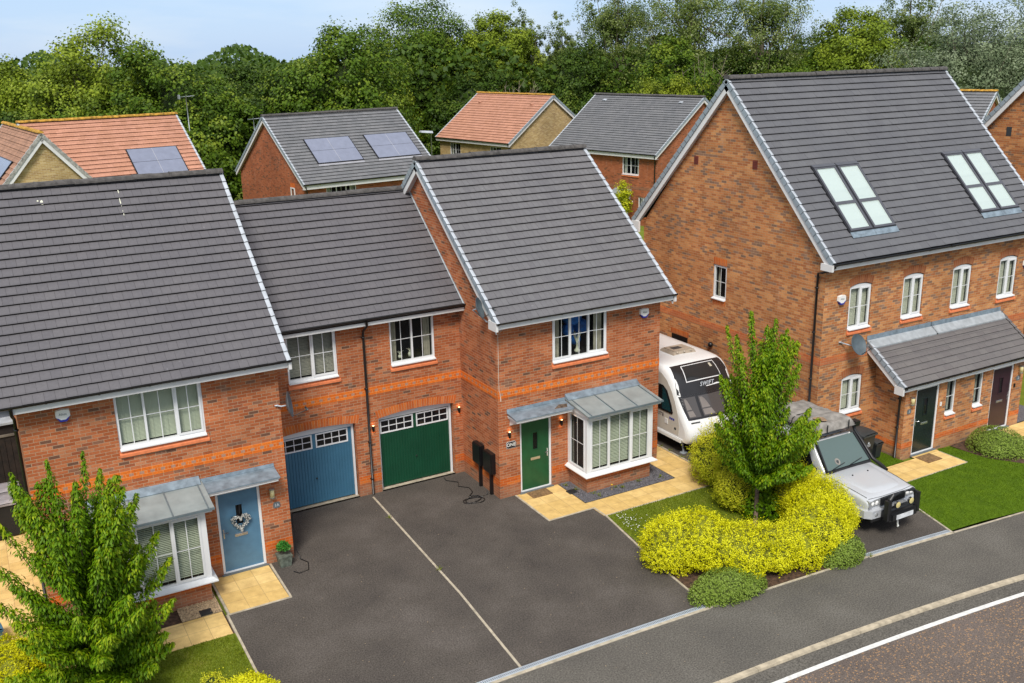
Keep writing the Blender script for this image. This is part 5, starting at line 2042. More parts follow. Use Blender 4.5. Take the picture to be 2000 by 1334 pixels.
# cables on the driveway
cb = MB()
pts = [(-.12, .55, .08), (-.16, .45, .012), (-.35, .42, .012), (-.62, .62, .012)]
c0 = Vector((-.62, .25, .012))
for k in range(26):
    a = 1.57 + k * .5
    rr = .20 + .05 * math.sin(k * .9)
    pts.append((c0.x + rr * 1.2 * math.cos(a) - k * .004, c0.y + rr * math.sin(a) + k * .004, .014 + .0012 * k))
pts += [(-.45, .8, .014), (-.40, 1.1, .012), (-.62, 1.35, .012), (-.50, 1.6, .012), (-.75, 1.9, .012), (-.70, 2.1, .012)]
cb.tube(pts, .011, 6)
solo(cb, 'cable', 'black_plastic', 'black cable lying in loops on the driveway by the meter boxes', 'cable')
cb = MB()
cb.tube([(-5.86, -.10, .95), (-5.84, -.2, .7), (-5.85, -.22, .3), (-5.80, -.35, .03), (-5.68, -.6, .012), (-5.78, -.95, .012), (-6.02, -1.0, .012), (-6.12, -.85, .02)], .011, 6)
cb.box(-5.885, -5.83, -.14, -.02, .9, 1.15)
solo(cb, 'cable', 'black_plastic', 'black cable hanging at the corner between blue door and blue garage', 'cable')
cb = MB()
pts = [(.03, -.30, 4.93), (.02, -.06, 4.75), (.04, -.012, 4.6)] + [(.04 + .004 * math.sin(z * 3), -.012, z) for z in [4.3, 4.0, 3.7, 3.4, 3.17]] + [(.06, -.02, 3.1), (.08, -.02, 2.86)]
cb.tube(pts, .007, 5)
solo(cb, 'cable', 'cable_white', 'thin white aerial cable down the front corner of the green door house', 'cable')


def dish(c, aim, wall_pt, label, r=.30, arm=True):
    """offset satellite dish at c looking along aim"""
    t = thing('satellite_dish', label, 'satellite dish', c, group='grey satellite dishes')
    a = Vector(aim).normalized()
    q = Vector((0, 0, 1)).rotation_difference(a).to_matrix().to_4x4()
    T = Matrix.Translation(c) @ q
    m = MB()
    rows = []
    for i in range(9):
        rr = r * i / 8
        rows.append([(rr * math.cos(k * PI / 14), rr * 1.08 * math.sin(k * PI / 14), .085 * (rr / r) ** 2) for k in range(29)])
    m.grid(rows)
    rows = [[(p[0], p[1], p[2] - .006) for p in row] for row in rows]
    m.grid(rows)
    m.tube([(r * math.cos(k * PI / 14), r * 1.08 * math.sin(k * PI / 14), .083) for k in range(29)], .006, 5, caps=False)
    m.build('reflector', 'dish_grey', t, T=T)
    m = MB()
    down = q.to_3x3().inverted() @ Vector((0, 0, -1))
    down.z = 0
    down.normalize()
    base = down * r * 1.0
    tip = down * r * .75 + Vector((0, 0, .42))
    m.tube([base * .3 + Vector((0, 0, -.02)), base + Vector((0, 0, .06)), tip], .011, 6)
    m.tube([tip + Vector((0, 0, .02)), tip - Vector((0, 0, .02)) - down * .09], [.03, .022], 8)
    m.build('feed_arm', 'bin_lid', t, T=T)
    m = MB()
    w = Vector(wall_pt)
    cc = Vector(c) - a * .02
    m.tube([cc, cc - a * .10, (cc - a * .10).lerp(w, .5) + Vector((0, 0, -.0)), w], .018, 6)
    m.lathe([(0, 0), (.05, 0), (.05, .02), (0, .02)], tuple(w), 8)
    m.build('bracket', 'galv', t)
    return t


dish((-.42, .22, 5.45), (.75, -.62, .34), (-.02, .45, 4.98), 'satellite dish at the left verge of the green door house', r=.27)
m = MB()
dish((-5.78, -.32, 4.02), (.93, -.35, .16), (-5.98, Y0 - .01, 4.0), 'satellite dish at the right corner of the blue door house', r=.30)
dish((10.05, -3.12, 3.56), (.05, -.93, .48), (9.72, Y2 - .005, 3.62), 'satellite dish under the first window of the tall brown house', r=.29)

# round security light on the tall gable
m = MB()
m.lathe([(0, -.14), (.05, -.13), (.09, -.08), (.085, -.02), (.04, 0)], (0, 0, 0), 14, axis='x')
o = m.build('floodlight', 'black_plastic')
o.location = (X2 - .005, 1.84, 2.52)
tag(o, 'small round black floodlight low on the blank brown gable above the caravan', 'floodlight')

# heart wreath on the blue door
t = thing('heart_wreath', 'white wicker heart wreath hanging on the blue front door', 'wreath', (-7.09, Y0 - .01, 1.42))
for nm, mt, cnt, rad, seed in (('twigs', 'wicker', 420, .013, 1), ('dark_twigs', 'wicker_dark', 420, .011, 2)):
    m = MB()
    rs = random.Random(seed)
    for _ in range(cnt):
        a = rs.uniform(0, 2 * PI)
        hx, hz = 16 * math.sin(a) ** 3, 13 * math.cos(a) - 5 * math.cos(2 * a) - 2 * math.cos(3 * a) - math.cos(4 * a)
        k = .0135 * rs.uniform(.62, 1.05)
        x, z, y = -7.09 + hx * k, 1.28 + .03 + hz * k * 1.05, Y0 - .01 - rs.uniform(.01, .06 if seed == 1 else .03)
        dx, dz, dy = rs.uniform(-.03, .03), rs.uniform(-.03, .03), rs.uniform(-.015, .01)
        m.tube([(x, y, z), (x + dx, y + dy, z + dz)], rad * .6, 4, caps=True, smooth=False)
    m.build(nm, mt, t)
m = MB()
m.box(-7.10, -7.08, Y0 - .012, Y0 - .004, 1.5, 1.72)
m.build('ribbon', 'black_matt', t)

# potted plant by the blue door
t = thing('potted_plant', 'small green leafy plant in a square stone pot right of the blue door', 'potted plant', (-6.20, -.40, 0))
m = MB()
m.hexa([(-6.33, -.52, 0), (-6.07, -.52, 0), (-6.07, -.26, 0), (-6.33, -.26, 0)], [(-6.36, -.55, .26), (-6.04, -.55, .26), (-6.04, -.23, .26), (-6.36, -.23, .26)])
m.hexa([(-6.37, -.56, .26), (-6.03, -.56, .26), (-6.03, -.22, .26), (-6.37, -.22, .26)], [(-6.37, -.56, .29), (-6.03, -.56, .29), (-6.03, -.22, .29), (-6.37, -.22, .29)])
m.build('pot', 'pot_grey', t, bevel=.006)
POT = t

# door mats
for (x0, x1, y0, y1, mt, lb) in ((.80, 1.42, -.46, -.06, 'mat_brown', 'brown coir doormat in front of the green front door'),
                                 (11.85, 12.45, -4.55, -4.08, 'concrete_grey', 'worn grey brown doormat in front of the black front door')):
    m = MB()
    m.box(x0, x1, y0, y1, .005, .024)
    m.box(x0 + .05, x1 - .05, y0 + .05, y1 - .05, .0245, .027)
    solo(m, 'doormat', 'mat_brown', lb, 'doormat', 'doormats', loc=((x0 + x1) / 2, (y0 + y1) / 2, .005))
# drain covers
for (x, y, lb) in ((1.92, -.66, 'black square drain cover in the slate gravel right of the green door'), (-8.36, -1.58, 'black square drain cover in the buff gravel left of the blue door path')):
    m = MB()
    m.box(x - .13, x + .13, y - .11, y + .11, .005, .030)
    for k in range(5):
        m.box(x - .10, x + .10, y - .09 + k * .04, y - .075 + k * .04, .030, .033)
    solo(m, 'drain_cover', 'bin_grey', lb, 'drain cover', 'black drain covers', loc=(x, y, .005))


# ---- wheelie bins
def wheelie(name, x, y, rz, label, h=1.06, w=.58, d=.70, mats=('bin_grey', 'bin_lid'), num=None, logo=True, group='wheelie bins'):
    t = thing(name, label, 'wheelie bin', (x, y, 0), R(rz), group=group, world=False)
    m = MB()
    b = h * .90
    m.hexa([(-w * .38, -d * .36, .06), (w * .38, -d * .36, .06), (w * .38, d * .30, .06), (-w * .38, d * .30, .06)],
           [(-w * .48, -d * .47, b), (w * .48, -d * .47, b), (w * .48, d * .46, b), (-w * .48, d * .46, b)])
    m.hexa([(-w * .5, -d * .5, b - .05), (w * .5, -d * .5, b - .05), (w * .5, d * .48, b - .05), (-w * .5, d * .48, b - .05)],
           [(-w * .5, -d * .5, b), (w * .5, -d * .5, b), (w * .5, d * .48, b), (-w * .5, d * .48, b)])
    m.build('body', mats[0], t, bevel=.012)
    m = MB()
    rows = []
    for i in range(7):
        yy = -d * .53 + (d * 1.06) * i / 6
        zz = h * .91 + .07 * math.sin(PI * (i + 1.2) / 8.4)
        rows.append([(-w * .53, yy, zz - .03), (-w * .5, yy, zz), (-w * .3, yy, zz + .018), (w * .3, yy, zz + .018), (w * .5, yy, zz), (w * .53, yy, zz - .03)])
    m.grid(rows, smooth=False)
    m.box(-w * .53, w * .53, -d * .54, -d * .52, h * .88, h * .93)
    m.box(-w * .53, w * .53, d * .52, d * .54, h * .88, h * .96)
    m.box(-w * .53, -w * .52, -d * .53, d * .53, h * .88, h * .93)
    m.box(w * .52, w * .53, -d * .53, d * .53, h * .88, h * .93)
    lid = m.build('lid', mats[1], t)
    m = MB()
    m.tube([(-w * .42, d * .56, h * .92), (w * .42, d * .56, h * .92)], .016, 8)
    m.build('handle', mats[0], t)
    for s in (-1, 1):
        m = MB()
        m.lathe([(0, -.02), (.10, -.02), (.10, .02), (0, .02)], (s * w * .44, d * .36, .10), 16, axis='x')
        m.build('wheel', 'tyre', t)
    if logo:
        T = Matrix.Translation((0, -d * .452, b * .72)) @ Matrix.Rotation(R(90 - 6), 4, 'X')
        q = MB()
        q.lathe([(0, 0), (.035, 0), (.035, .002)], (0, .03, .001), 12)
        for k in range(3):
            q.box(-.09 + k * .01, .09 - k * .01, -.03 - k * .028, -.018 - k * .028, .0, .002)
        q.build('logo', 'verge_pale', t, T=T)
        q = MB()
        q.poly([(-.09, -.12, h * .985), (.07, -.14, h * .985), (.02, .0, h * .993)])
        q.build('sticker', 'alarm_white', t)
    if num:
        T = Matrix.Translation((.02, -d * .425, b * .42)) @ Matrix.Rotation(R(90 - 6), 4, 'X')
        text_mesh(num, .24, 'blind_cream', 'lettering', t, T, .002, bold=.004)
    return t


wheelie('wheelie_bin', 10.18, -3.40, 4, 'charcoal wheelie bin with a white number 3 between the silver car and the porch', num='3')
wheelie('food_caddy', 10.84, -3.42, 4, 'small dark grey food caddy beside the numbered wheelie bin', h=.55, w=.30, d=.34, logo=False)
wheelie('wheelie_bin', -11.88, 5.75, 90, 'wheelie bin with pale lid farther down the left side passage', mats=('black_matt', 'lid_pale'), logo=False)
wheelie('wheelie_bin', -11.90, 4.95, 90, 'wheelie bin with pale lid nearer the street in the left side passage', mats=('black_matt', 'lid_pale'), logo=False)
wheelie('recycling_box', -12.55, -.35, 10, 'blue lidded box at the left edge beside the yellow bush', h=.35, w=.4, d=.4, mats=('garage_blue', 'garage_blue'), logo=False)
# ------------------------------------------------------------------ touring caravan
CX0, CX1 = 6.06, 8.34
CV = thing('caravan', 'white touring caravan with black upper nose panel parked between the two houses', 'caravan', ((CX0 + CX1) / 2, 2.4, 0))
CB = 5.9
# side profile (y, z) from the rear bottom, over the roof, to the nose and underneath; nose points to -y
nose = [(1.05, 2.60), (.75, 2.585), (.52, 2.53), (.36, 2.42), (.22, 2.27), (.10, 2.09), (-.02, 1.88), (-.15, 1.65), (-.30, 1.40), (-.45, 1.20), (-.60, 1.00), (-.70, .82), (-.72, .68), (-.66, .54), (-.55, .44)]
body = [(CB, .44), (CB + .05, .9), (CB + .05, 2.2), (CB - .1, 2.5), (CB - .4, 2.60)] + nose
NB = len(body)
ctr = (2.5, 1.5)


def csec(inset):
    out = []
    for i, (y, z) in enumerate(body):
        d = Vector((y - ctr[0], (z - ctr[1]) * 1.0))
        # shrink only near the surface, towards the body
        k = inset
        ny = 0
        if y < 1.3:
            ny = k
        if y > CB - .6:
            ny = -k
        out.append((y + ny, z - (k * .5 if z > 2.0 else (-k * .2 if z < .6 else 0))))
    return out


m = MB()
stations = [(0.0, .26), (.015, .17), (.06, .08), (.14, .025), (.30, .0), (1.14, -.07)]
rows = []
full = stations + [(2.28 - s, k) for s, k in reversed(stations[:-1])]
for s, k in full:
    rows.append([(CX0 + s, y, z) for (y, z) in csec(k)])
m.grid([list(r) for r in rows])
for r in (rows[0], rows[-1]):
    m.poly([tuple(p) for p in r])
m.poly([rows[0][0], rows[-1][0], rows[-1][-1], rows[0][-1]])
m.build('body', 'caravan_white', CV)


def nose_pt(u, t, h=.004):
    """u across 0..2.28, t index along nose list"""
    us = [f[0] for f in full]
    k = 0
    for i in range(len(full) - 1):
        if full[i][0] <= u <= full[i + 1][0]:
            f = (u - full[i][0]) / (full[i + 1][0] - full[i][0])
            k = full[i][1] * (1 - f) + full[i + 1][1] * f
            break
    i = min(int(t), len(nose) - 2)
    f = t - i
    y = nose[i][0] * (1 - f) + nose[i + 1][0] * f
    z = nose[i][1] * (1 - f) + nose[i + 1][1] * f
    dy, dz = nose[i + 1][0] - nose[i][0], nose[i + 1][1] - nose[i][1]
    n = Vector((0, dz, -dy)).normalized()
    z2 = z - (k * .5 if z > 2.0 else 0)
    return (CX0 + u, y + k + n.y * h, z2 + n.z * h)


def patch(u0, u1, t0, t1, mat, name, parent, h=.006, nu=10, nt_=8, shape=None):
    m = MB()
    rows = []
    for i in range(nt_ + 1):
        t = t0 + (t1 - t0) * i / nt_
        a, b = u0, u1
        if shape:
            a, b = shape(i / nt_)
        rows.append([nose_pt(a + (b - a) * j / nu, t, h) for j in range(nu + 1)])
    m.grid(rows)
    return m.build(name, mat, parent)


pan = patch(.06, 2.22, 1.6, 6.35, 'caravan_black', 'nose_panel', CV, .006, 20, 12, shape=lambda f: (.20 - .15 * f, 2.08 + .15 * f))
patch(.50, 1.78, 2.0, 4.75, 'upvc', 'window_trim', pan, .010, 12, 8, shape=lambda f: (.52 - .06 * f, 1.76 + .06 * f))
patch(.52, 1.76, 2.12, 4.62, 'glass_dark', 'skylight', pan, .014, 12, 8, shape=lambda f: (.545 - .06 * f, 1.735 + .06 * f))
patch(.75, 1.6, 2.4, 3.1, 'curtain_grey', 'reflection_strip', pan, .0155, 8, 4, shape=lambda f: (1.52 - .0 * f, 1.60 + .02 * f))  # pale strip laid over the pane as a painted reflection
# the front window band
win = patch(.06, 2.22, 6.36, 9.2, 'caravan_black', 'front_window', CV, .012, 20, 8, shape=lambda f: (.07 + .06 * f, 2.21 - .06 * f))
for a, b in ((.14, .60), (.70, 1.60), (1.70, 2.14)):
    patch(a, b, 6.55, 8.95, 'caravan_glass', 'pane', win, .022, 10, 6, shape=lambda f, a=a, b=b: (a + (.04 * f if a < .2 else 0), b - (.04 * f if b > 2.1 else 0)))
for a, b, f0 in ((.20, .42, 1), (.74, 1.12, 0)):
    patch(a, b, 6.7, 8.8, 'caravan_drape', 'curtain', win, .0235, 4, 8, shape=lambda f, a=a, b=b: (a, a + (b - a) * (.25 + .75 * f ** .7)))
for u in (.18, 1.9):
    h = MB()
    p, q = Vector(nose_pt(u + .0, 9.55, .012)), Vector(nose_pt(u + .3, 9.55, .012))
    h.tube([p, q], .022, 8)
    h.build('grab_handle', 'bin_lid', CV)
# lettering on the black panel
c = Vector(nose_pt(1.14, 5.35, .012))
c2 = Vector(nose_pt(1.14, 5.6, .012))
dv = (c - c2).normalized()
ex = Vector((1, 0, 0))
nz_ = ex.cross(dv)
Tm = Matrix(((ex.x, dv.x, nz_.x, c.x), (ex.y, dv.y, nz_.y, c.y), (ex.z, dv.z, nz_.z, c.z), (0, 0, 0, 1)))
text_mesh('SWIFT', .17, 'verge_pale', 'lettering', CV, Tm, .003, shear=.35, bold=.004, spacing=1.15)
# sides: inner grey panel, window, skirt line, lettering
for sgn, X in ((-1, CX0), (1, CX1)):
    prof = [(CB - .2, .62), (CB - .2, 2.25), (1.15, 2.42), (.70, 2.37), (.45, 2.22), (.22, 1.95), (.05, 1.65), (-.10, 1.3), (-.18, .95), (-.17, .62)]
    m = MB()
    m.hexa([(X + sgn * .001, y, z) for y, z in prof], [(X + sgn * .006, y, z) for y, z in prof])
    sd = m.build('side_panel', 'caravan_side', CV)
    m = MB()
    wp = [(2.2, 1.22), (2.2, 2.02), (.62, 2.02), (.42, 1.90), (.20, 1.5), (.12, 1.26), (.15, 1.22)]
    m.hexa([(X + sgn * .0065, y, z) for y, z in wp], [(X + sgn * .03, y, z) for y, z in wp])
    m.build('side_window', 'glass_dark', sd, bevel=.01)
    m = MB()
    wp = [(.62, 1.28), (.62, 1.96), (.50, 1.9), (.27, 1.5), (.20, 1.28)]
    m.hexa([(X + sgn * .031, y, z) for y, z in wp], [(X + sgn * .034, y, z) for y, z in wp])
    m.build('window_tint', 'glass_teal', sd)
    m = MB()
    m.box(X - .0 * sgn, X + sgn * .035, -.30, CB - .1, .44, .53)
    m.box(X, X + sgn * .022, -.36, CB - .1, .53, .56)
    m.build('skirt', 'caravan_white', sd, bevel=.006)
    m = MB()
    m.box(X + sgn * .006, X + sgn * .02, .36, .50, .84, 1.00)
    m.lathe([(0, 0), (.05, 0), (.05, .012), (0, .015)], (X + sgn * .006, .0, .80), 12, axis='x')
    m.build('hatch', 'caravan_white', sd, bevel=.005)
    m = MB()
    rr = .33
    m.lathe([(.0, -.1), (rr * .6, -.1), (rr, -.09), (rr, .09), (rr * .6, .1), (0, .1)], (X - sgn * .14, 3.1, rr), 28, axis='x')
    m.build('wheel', 'tyre', CV)
text_mesh('SPRITE', .15, 'door_purple', 'lettering', CV, T_text_left(CX0 - .010, .82, 1.07), .002, bold=.003, spacing=1.2)
q = MB()
for k in range(3):
    q.box(CX0 - .012, CX0 - .006, .22 - k * .085, .28 - k * .085, 1.03, 1.10)
q.build('badge', 'alarm_blue', CV)
q = MB()
q.box(CX0 + .45, CX1 - .45, -.4, CB - .3, .20, .44)
q.box(CX0 + .9, CX1 - .9, -1.9, -.4, .36, .44)
q.build('chassis', 'black_matt', CV)
q = MB()
q.tube([(CX0 + .3, .05, .40), (CX0 + .25, -.12, .03)], .03, 8)
q.box(CX0 + .16, CX0 + .34, -.2, -.05, .0, .03)
q.tube([(CX1 - .3, .05, .40), (CX1 - .25, -.12, .03)], .03, 8)
q.build('steady_leg', 'galv', CV)
q = MB()
q.box(CX0 + .30, CX0 + .5, -.77, -.70, .60, .68)
q.build('marker_lamp', 'lamp_glass', CV)
# roof hatch
rv = MB()
x, y, z = 7.0 + .38, 1.62, 2.60
rv.hexa([(x - .46, y - .36, z), (x + .46, y - .36, z), (x + .46, y + .36, z), (x - .46, y + .36, z)],
        [(x - .40, y - .30, z + .11), (x + .40, y - .30, z + .11), (x + .40, y + .30, z + .11), (x - .40, y + .30, z + .11)])
for k in (-1, 0, 1):
    rv.lathe([(0, .05), (.045, .03), (.05, 0)], (x + k * .27, y - .32, z + .08), 10)
rv.box(x - .36, x + .36, y - .25, y + .25, z + .111, z + .135)
rv.box(x - .25, x + .1, y - .12, y + .12, z + .136, z + .137, 1)
rv.build('roof_vent', ['vent_clear', 'bin_lid'], CV, bevel=.02)
rl = MB()
rl.tube([(CX0 + .02, CB - .5, 2.53), (CX0 + .02, 1.2, 2.53), (CX0 + .04, .8, 2.49)], .012, 6)
rl.tube([(CX1 - .02, CB - .5, 2.53), (CX1 - .02, 1.2, 2.53), (CX1 - .04, .8, 2.49)], .012, 6)
rl.build('roof_rail', 'caravan_roof', CV)

# ------------------------------------------------------------------ silver off-road car with roof tent
CAR = thing('parked_car', 'silver off-road car with black bull bar and snorkel parked on the short drive', 'car', (7.58, -4.6, 0), 0)
CXc, CYf = 7.58, -6.72     # centre line, front of the wings


def cp(x, y, z):           # car coords: x to car's left side (world +x is its left when it faces -y), y backwards from the nose
    return (CXc + x, CYf + y, z)


def loft(secs, mat, name, parent, caps=True, sub=2, crease=None):
    m = MB()
    m.grid([[cp(*p) for p in s] for s in secs])
    if caps:
        m.poly([cp(*p) for p in secs[0]], smooth=True)
        m.poly([cp(*p) for p in reversed(secs[-1])], smooth=True)
    o = m.build(name, mat, parent)
    o.modifiers.new('weld', 'WELD')
    if sub:
        s = o.modifiers.new('s', 'SUBSURF')
        s.levels = s.render_levels = sub
    return o


def ring(y, hw, zb, zs, zt, crown=.03, tuck=.0, ht=None):
    """lower body section: bottom, sill, shoulder, top"""
    ht = hw - .10 if ht is None else ht
    P = [(hw - .10, y, zb), (hw - .015, y, zb + .04), (hw, y, zb + .25), (hw - .01, y, zs - .04), (hw - .035, y, zs), (ht, y, zt - .015), (ht - .10, y, zt), (.30, y, zt + crown * .8), (0, y, zt + crown)]
    return P + [(-a, b, c) for a, b, c in reversed(P[:-1])]


secs = [ring(-.02, .84, .50, .90, .965, .02), ring(.0, .86, .48, .92, .985, .025), ring(.06, .885, .46, .95, 1.01, .03), ring(.30, .915, .45, 1.00, 1.045, .035), ring(.75, .925, .45, 1.03, 1.09, .035),
        ring(1.2, .93, .45, 1.05, 1.13, .03), ring(1.42, .935, .45, 1.07, 1.15, .02), ring(1.5, .935, .45, 1.08, 1.16, .0), ring(2.6, .94, .45, 1.12, 1.17, 0), ring(3.8, .94, .45, 1.12, 1.17, 0),
        ring(4.40, .93, .45, 1.12, 1.17, 0), ring(4.52, .90, .48, 1.10, 1.16, 0), ring(4.55, .86, .52, 1.08, 1.14, 0)]
bd = loft(secs, 'car_silver', 'body', CAR)
# raised centre panel of the bonnet with a sharper edge
m = MB()
rows = []
for (y, w, z) in ((.16, .50, 1.045), (.22, .56, 1.072), (.40, .60, 1.100), (1.0, .66, 1.150), (1.36, .70, 1.172), (1.40, .70, 1.160)):
    rows.append([cp(x * w, y + (1 - abs(x)) * -.05 * (1 if y < .3 else 0), z - .028 * abs(x) ** 8 - .012 * x * x) for x in (-1.06, -1, -.94, -.8, -.5, 0, .5, .8, .94, 1, 1.06)])
m.grid(rows)
m.build('bonnet', 'car_silver', CAR)
m = MB()   # shut lines of the bonnet and between wing and door
for s in (-1, 1):
    m.tube([cp(s * .775, .10, 1.012), cp(s * .80, .5, 1.062), cp(s * .82, 1.0, 1.105), cp(s * .825, 1.38, 1.142)], .006, 4)
    m.tube([cp(s * .938, 1.30, .62), cp(s * .938, 1.32, 1.04)], .006, 4)
m.tube([cp(-.78, .045, .998), cp(-.4, -.004, 1.0), cp(0, -.010, 1.004), cp(.4, -.004, 1.0), cp(.78, .045, .998)], .006, 4)
m.build('shut_line', 'car_black', CAR)
m = MB()
for x in (-.28, .28):
    m.lathe([(0, .03), (.018, .025), (.022, 0)], cp(x, 1.02, 1.145), 8)
m.build('washer_jet', 'car_black', CAR)
# cabin: pillars and roof with openings covered by glass panels
def cab(y, hwb, zb, hwt, zt):
    P = [(hwb, y, zb), (hwb - .02, y, zb + .05), (hwt + .01, y, zt - .08), (hwt - .03, y, zt - .02), (hwt - .14, y, zt + .012), (.3, y, zt + .03), (0, y, zt + .035)]
    return P + [(-a, b, c) for a, b, c in reversed(P[:-1])]


m = MB()
secs = [cab(1.44, .84, 1.10, .84, 1.20), cab(1.50, .86, 1.10, .85, 1.25), cab(2.03, .88, 1.12, .75, 1.80), cab(2.15, .89, 1.12, .74, 1.86), cab(2.6, .90, 1.12, .74, 1.88), cab(3.4, .90, 1.12, .74, 1.88), cab(3.5, .90, 1.12, .74, 1.95), cab(4.40, .90, 1.12, .74, 1.95), cab(4.50, .88, 1.12, .72, 1.90)]
loft(secs, 'car_silver', 'cabin', CAR, sub=1)
m = MB()
m.poly([cp(-.775, 1.415, 1.225), cp(.775, 1.415, 1.225), cp(.675, 1.955, 1.835), cp(-.675, 1.955, 1.835)])
o = m.build('windscreen', 'glass_car', CAR)
m = MB()
N_ = 14
for k in range(N_ + 1):
    pass
m.hexa([cp(-.80, 1.46, 1.19), cp(.80, 1.46, 1.19), cp(.80, 1.485, 1.225), cp(-.80, 1.485, 1.225)], [cp(-.80, 1.43, 1.20), cp(.80, 1.43, 1.20), cp(.80, 1.455, 1.235), cp(-.80, 1.455, 1.235)])
m.hexa([cp(-.82, 1.38, 1.150), cp(.82, 1.38, 1.150), cp(.80, 1.47, 1.20), cp(-.80, 1.47, 1.20)], [cp(-.82, 1.36, 1.175), cp(.82, 1.36, 1.175), cp(.80, 1.45, 1.222), cp(-.80, 1.45, 1.222)])
for s in (-1, 1):
    m.hexa([cp(s * .765, 1.42, 1.21), cp(s * .815, 1.42, 1.21), cp(s * .715, 1.96, 1.83), cp(s * .665, 1.96, 1.83)], [cp(s * .765, 1.395, 1.24), cp(s * .815, 1.395, 1.24), cp(s * .715, 1.935, 1.86), cp(s * .665, 1.935, 1.86)])
m.build('windscreen_surround', 'car_black', CAR)
m = MB()   # dashboard and seats seen through the screen
m.box(CXc - .7, CXc + .7, CYf + 1.56, CYf + 1.75, 1.16, 1.21)
m.lathe([(0, 0), (.09, .03), (.11, .10), (.07, .16), (0, .18)], cp(-.30, 1.60, 1.22), 12)
m.lathe([(0, 0), (.08, .03), (.09, .09), (.05, .14), (0, .15)], cp(-.12, 1.61, 1.22), 12)
m.build('dashboard', 'bin_lid', CAR)
m = MB()
for (x, z, r) in ((-.30, .13, .09),):
    k_ = z / .61
    m.poly([cp(x + r * math.cos(a), 1.4125 + (z + r * .8 * math.sin(a)) * .885, 1.228 + (z + r * .8 * math.sin(a))) for a in [2 * PI * q / 14 for q in range(14)]])
m.build('dash_clutter', 'canvas_grey', CAR)
for x0_ in (-.62, .02):
    m = MB()
    a = Vector(cp(x0_, 1.43, 1.235))
    b = Vector(cp(x0_ + .52, 1.52, 1.285))
    a, b = a + Vector((0, -.05, .02)), b + Vector((0, -.06, .03))
    m.tube([a, b], .010, 5)
    m.tube([a + Vector((0, -.02, 0)), a], .016, 5)
    m.build('wiper', 'car_black', CAR)
for s in (-1, 1):
    m = MB()
    m.hexa([cp(s * .905, 1.75, 1.20), cp(s * .905, 2.55, 1.20), cp(s * .795, 2.55, 1.74), cp(s * .80, 2.12, 1.74)], [cp(s * .915, 1.75, 1.20), cp(s * .915, 2.55, 1.20), cp(s * .805, 2.55, 1.74), cp(s * .81, 2.12, 1.74)])
    m.hexa([cp(s * .905, 2.62, 1.20), cp(s * .905, 3.4, 1.20), cp(s * .795, 3.4, 1.74), cp(s * .795, 2.62, 1.74)], [cp(s * .915, 2.62, 1.20), cp(s * .915, 3.4, 1.20), cp(s * .805, 3.4, 1.74), cp(s * .805, 2.62, 1.74)])
    m.hexa([cp(s * .905, 3.5, 1.20), cp(s * .905, 4.3, 1.20), cp(s * .795, 4.3, 1.80), cp(s * .795, 3.5, 1.80)], [cp(s * .915, 3.5, 1.20), cp(s * .915, 4.3, 1.20), cp(s * .805, 4.3, 1.80), cp(s * .805, 3.5, 1.80)])
    m.build('side_window', 'glass_dark', CAR)
    m = MB()
    m.hexa([cp(s * .94, 1.62, 1.16), cp(s * 1.13, 1.64, 1.18), cp(s * 1.13, 1.74, 1.18), cp(s * .94, 1.72, 1.16)], [cp(s * .94, 1.62, 1.30), cp(s * 1.13, 1.64, 1.36), cp(s * 1.13, 1.74, 1.36), cp(s * .94, 1.72, 1.30)])
    m.build('wing_mirror', 'car_black', CAR, bevel=.015)
    # headlamp, corner bumper, wheel, arch
    m = MB()
    a, b = (.44, .83) if s > 0 else (-.83, -.44)
    m.hexa([cp(a, -.035, .80), cp(b, -.035, .80), cp(b, -.03, .95), cp(a, -.03, .95)], [cp(a, .06, .80), cp(b, .06, .80), cp(b, .06, .97), cp(a, .06, .97)])
    hl = m.build('headlight', 'lamp_glass', CAR, bevel=.01)
    m = MB()
    m.lathe([(.0, -.02), (.055, -.012), (.062, 0)], cp(s * .56, -.035, .875), 14, axis='y')
    m.lathe([(.0, -.02), (.050, -.012), (.055, 0)], cp(s * .70, -.035, .875), 14, axis='y')
    m.build('lens', 'alarm_white', hl)
    m = MB()
    m.hexa([cp(s * .44, -.14, .52), cp(s * .80, -.12, .52), cp(s * .93, .02, .52), cp(s * .94, .36, .52), cp(s * .80, .36, .52), cp(s * .44, .1, .52)],
           [cp(s * .44, -.15, .73), cp(s * .80, -.13, .73), cp(s * .94, .01, .73), cp(s * .95, .36, .73), cp(s * .80, .36, .73), cp(s * .44, .1, .73)])
    bc = m.build('bumper_corner', 'car_silver', CAR, bevel=.025)
    m = MB()
    m.lathe([(0, -.01), (.055, -.008), (.065, .004)], cp(s * .66, -.135, .63), 14, axis='y')
    m.build('fog_lamp', 'lamp_glass', bc)
    for yy in (.86, 3.45):
        m = MB()
        m.lathe([(.0, -.12), (.2, -.12), (.36, -.11), (.38, -.06), (.38, .06), (.36, .11), (.2, .12), (0, .12)], cp(s * .80, yy, .38), 28, axis='x')
        wh = m.build('wheel', 'tyre', CAR)
        m = MB()
        m.lathe([(.0, -.0), (.2, .0), (.21, .01)], cp(s * .925, yy, .38), 20, axis='x')
        m.build('rim', 'galv', wh)
        m = MB()
        rows = []
        for r_ in (.42, .50):
            rows.append([cp(s * (.95 if r_ > .45 else .955), yy + r_ * math.cos(t), .40 + r_ * math.sin(t)) for t in [PI * k / 12 for k in range(13)]])
        m.grid(rows)
        rows = []
        for x_ in (.955, .80):
            rows.append([cp(s * x_, yy + .42 * math.cos(t), .40 + .42 * math.sin(t)) for t in [PI * k / 12 for k in range(13)]])
        m.grid(rows)
        m.build('wheel_arch', 'car_black', CAR)
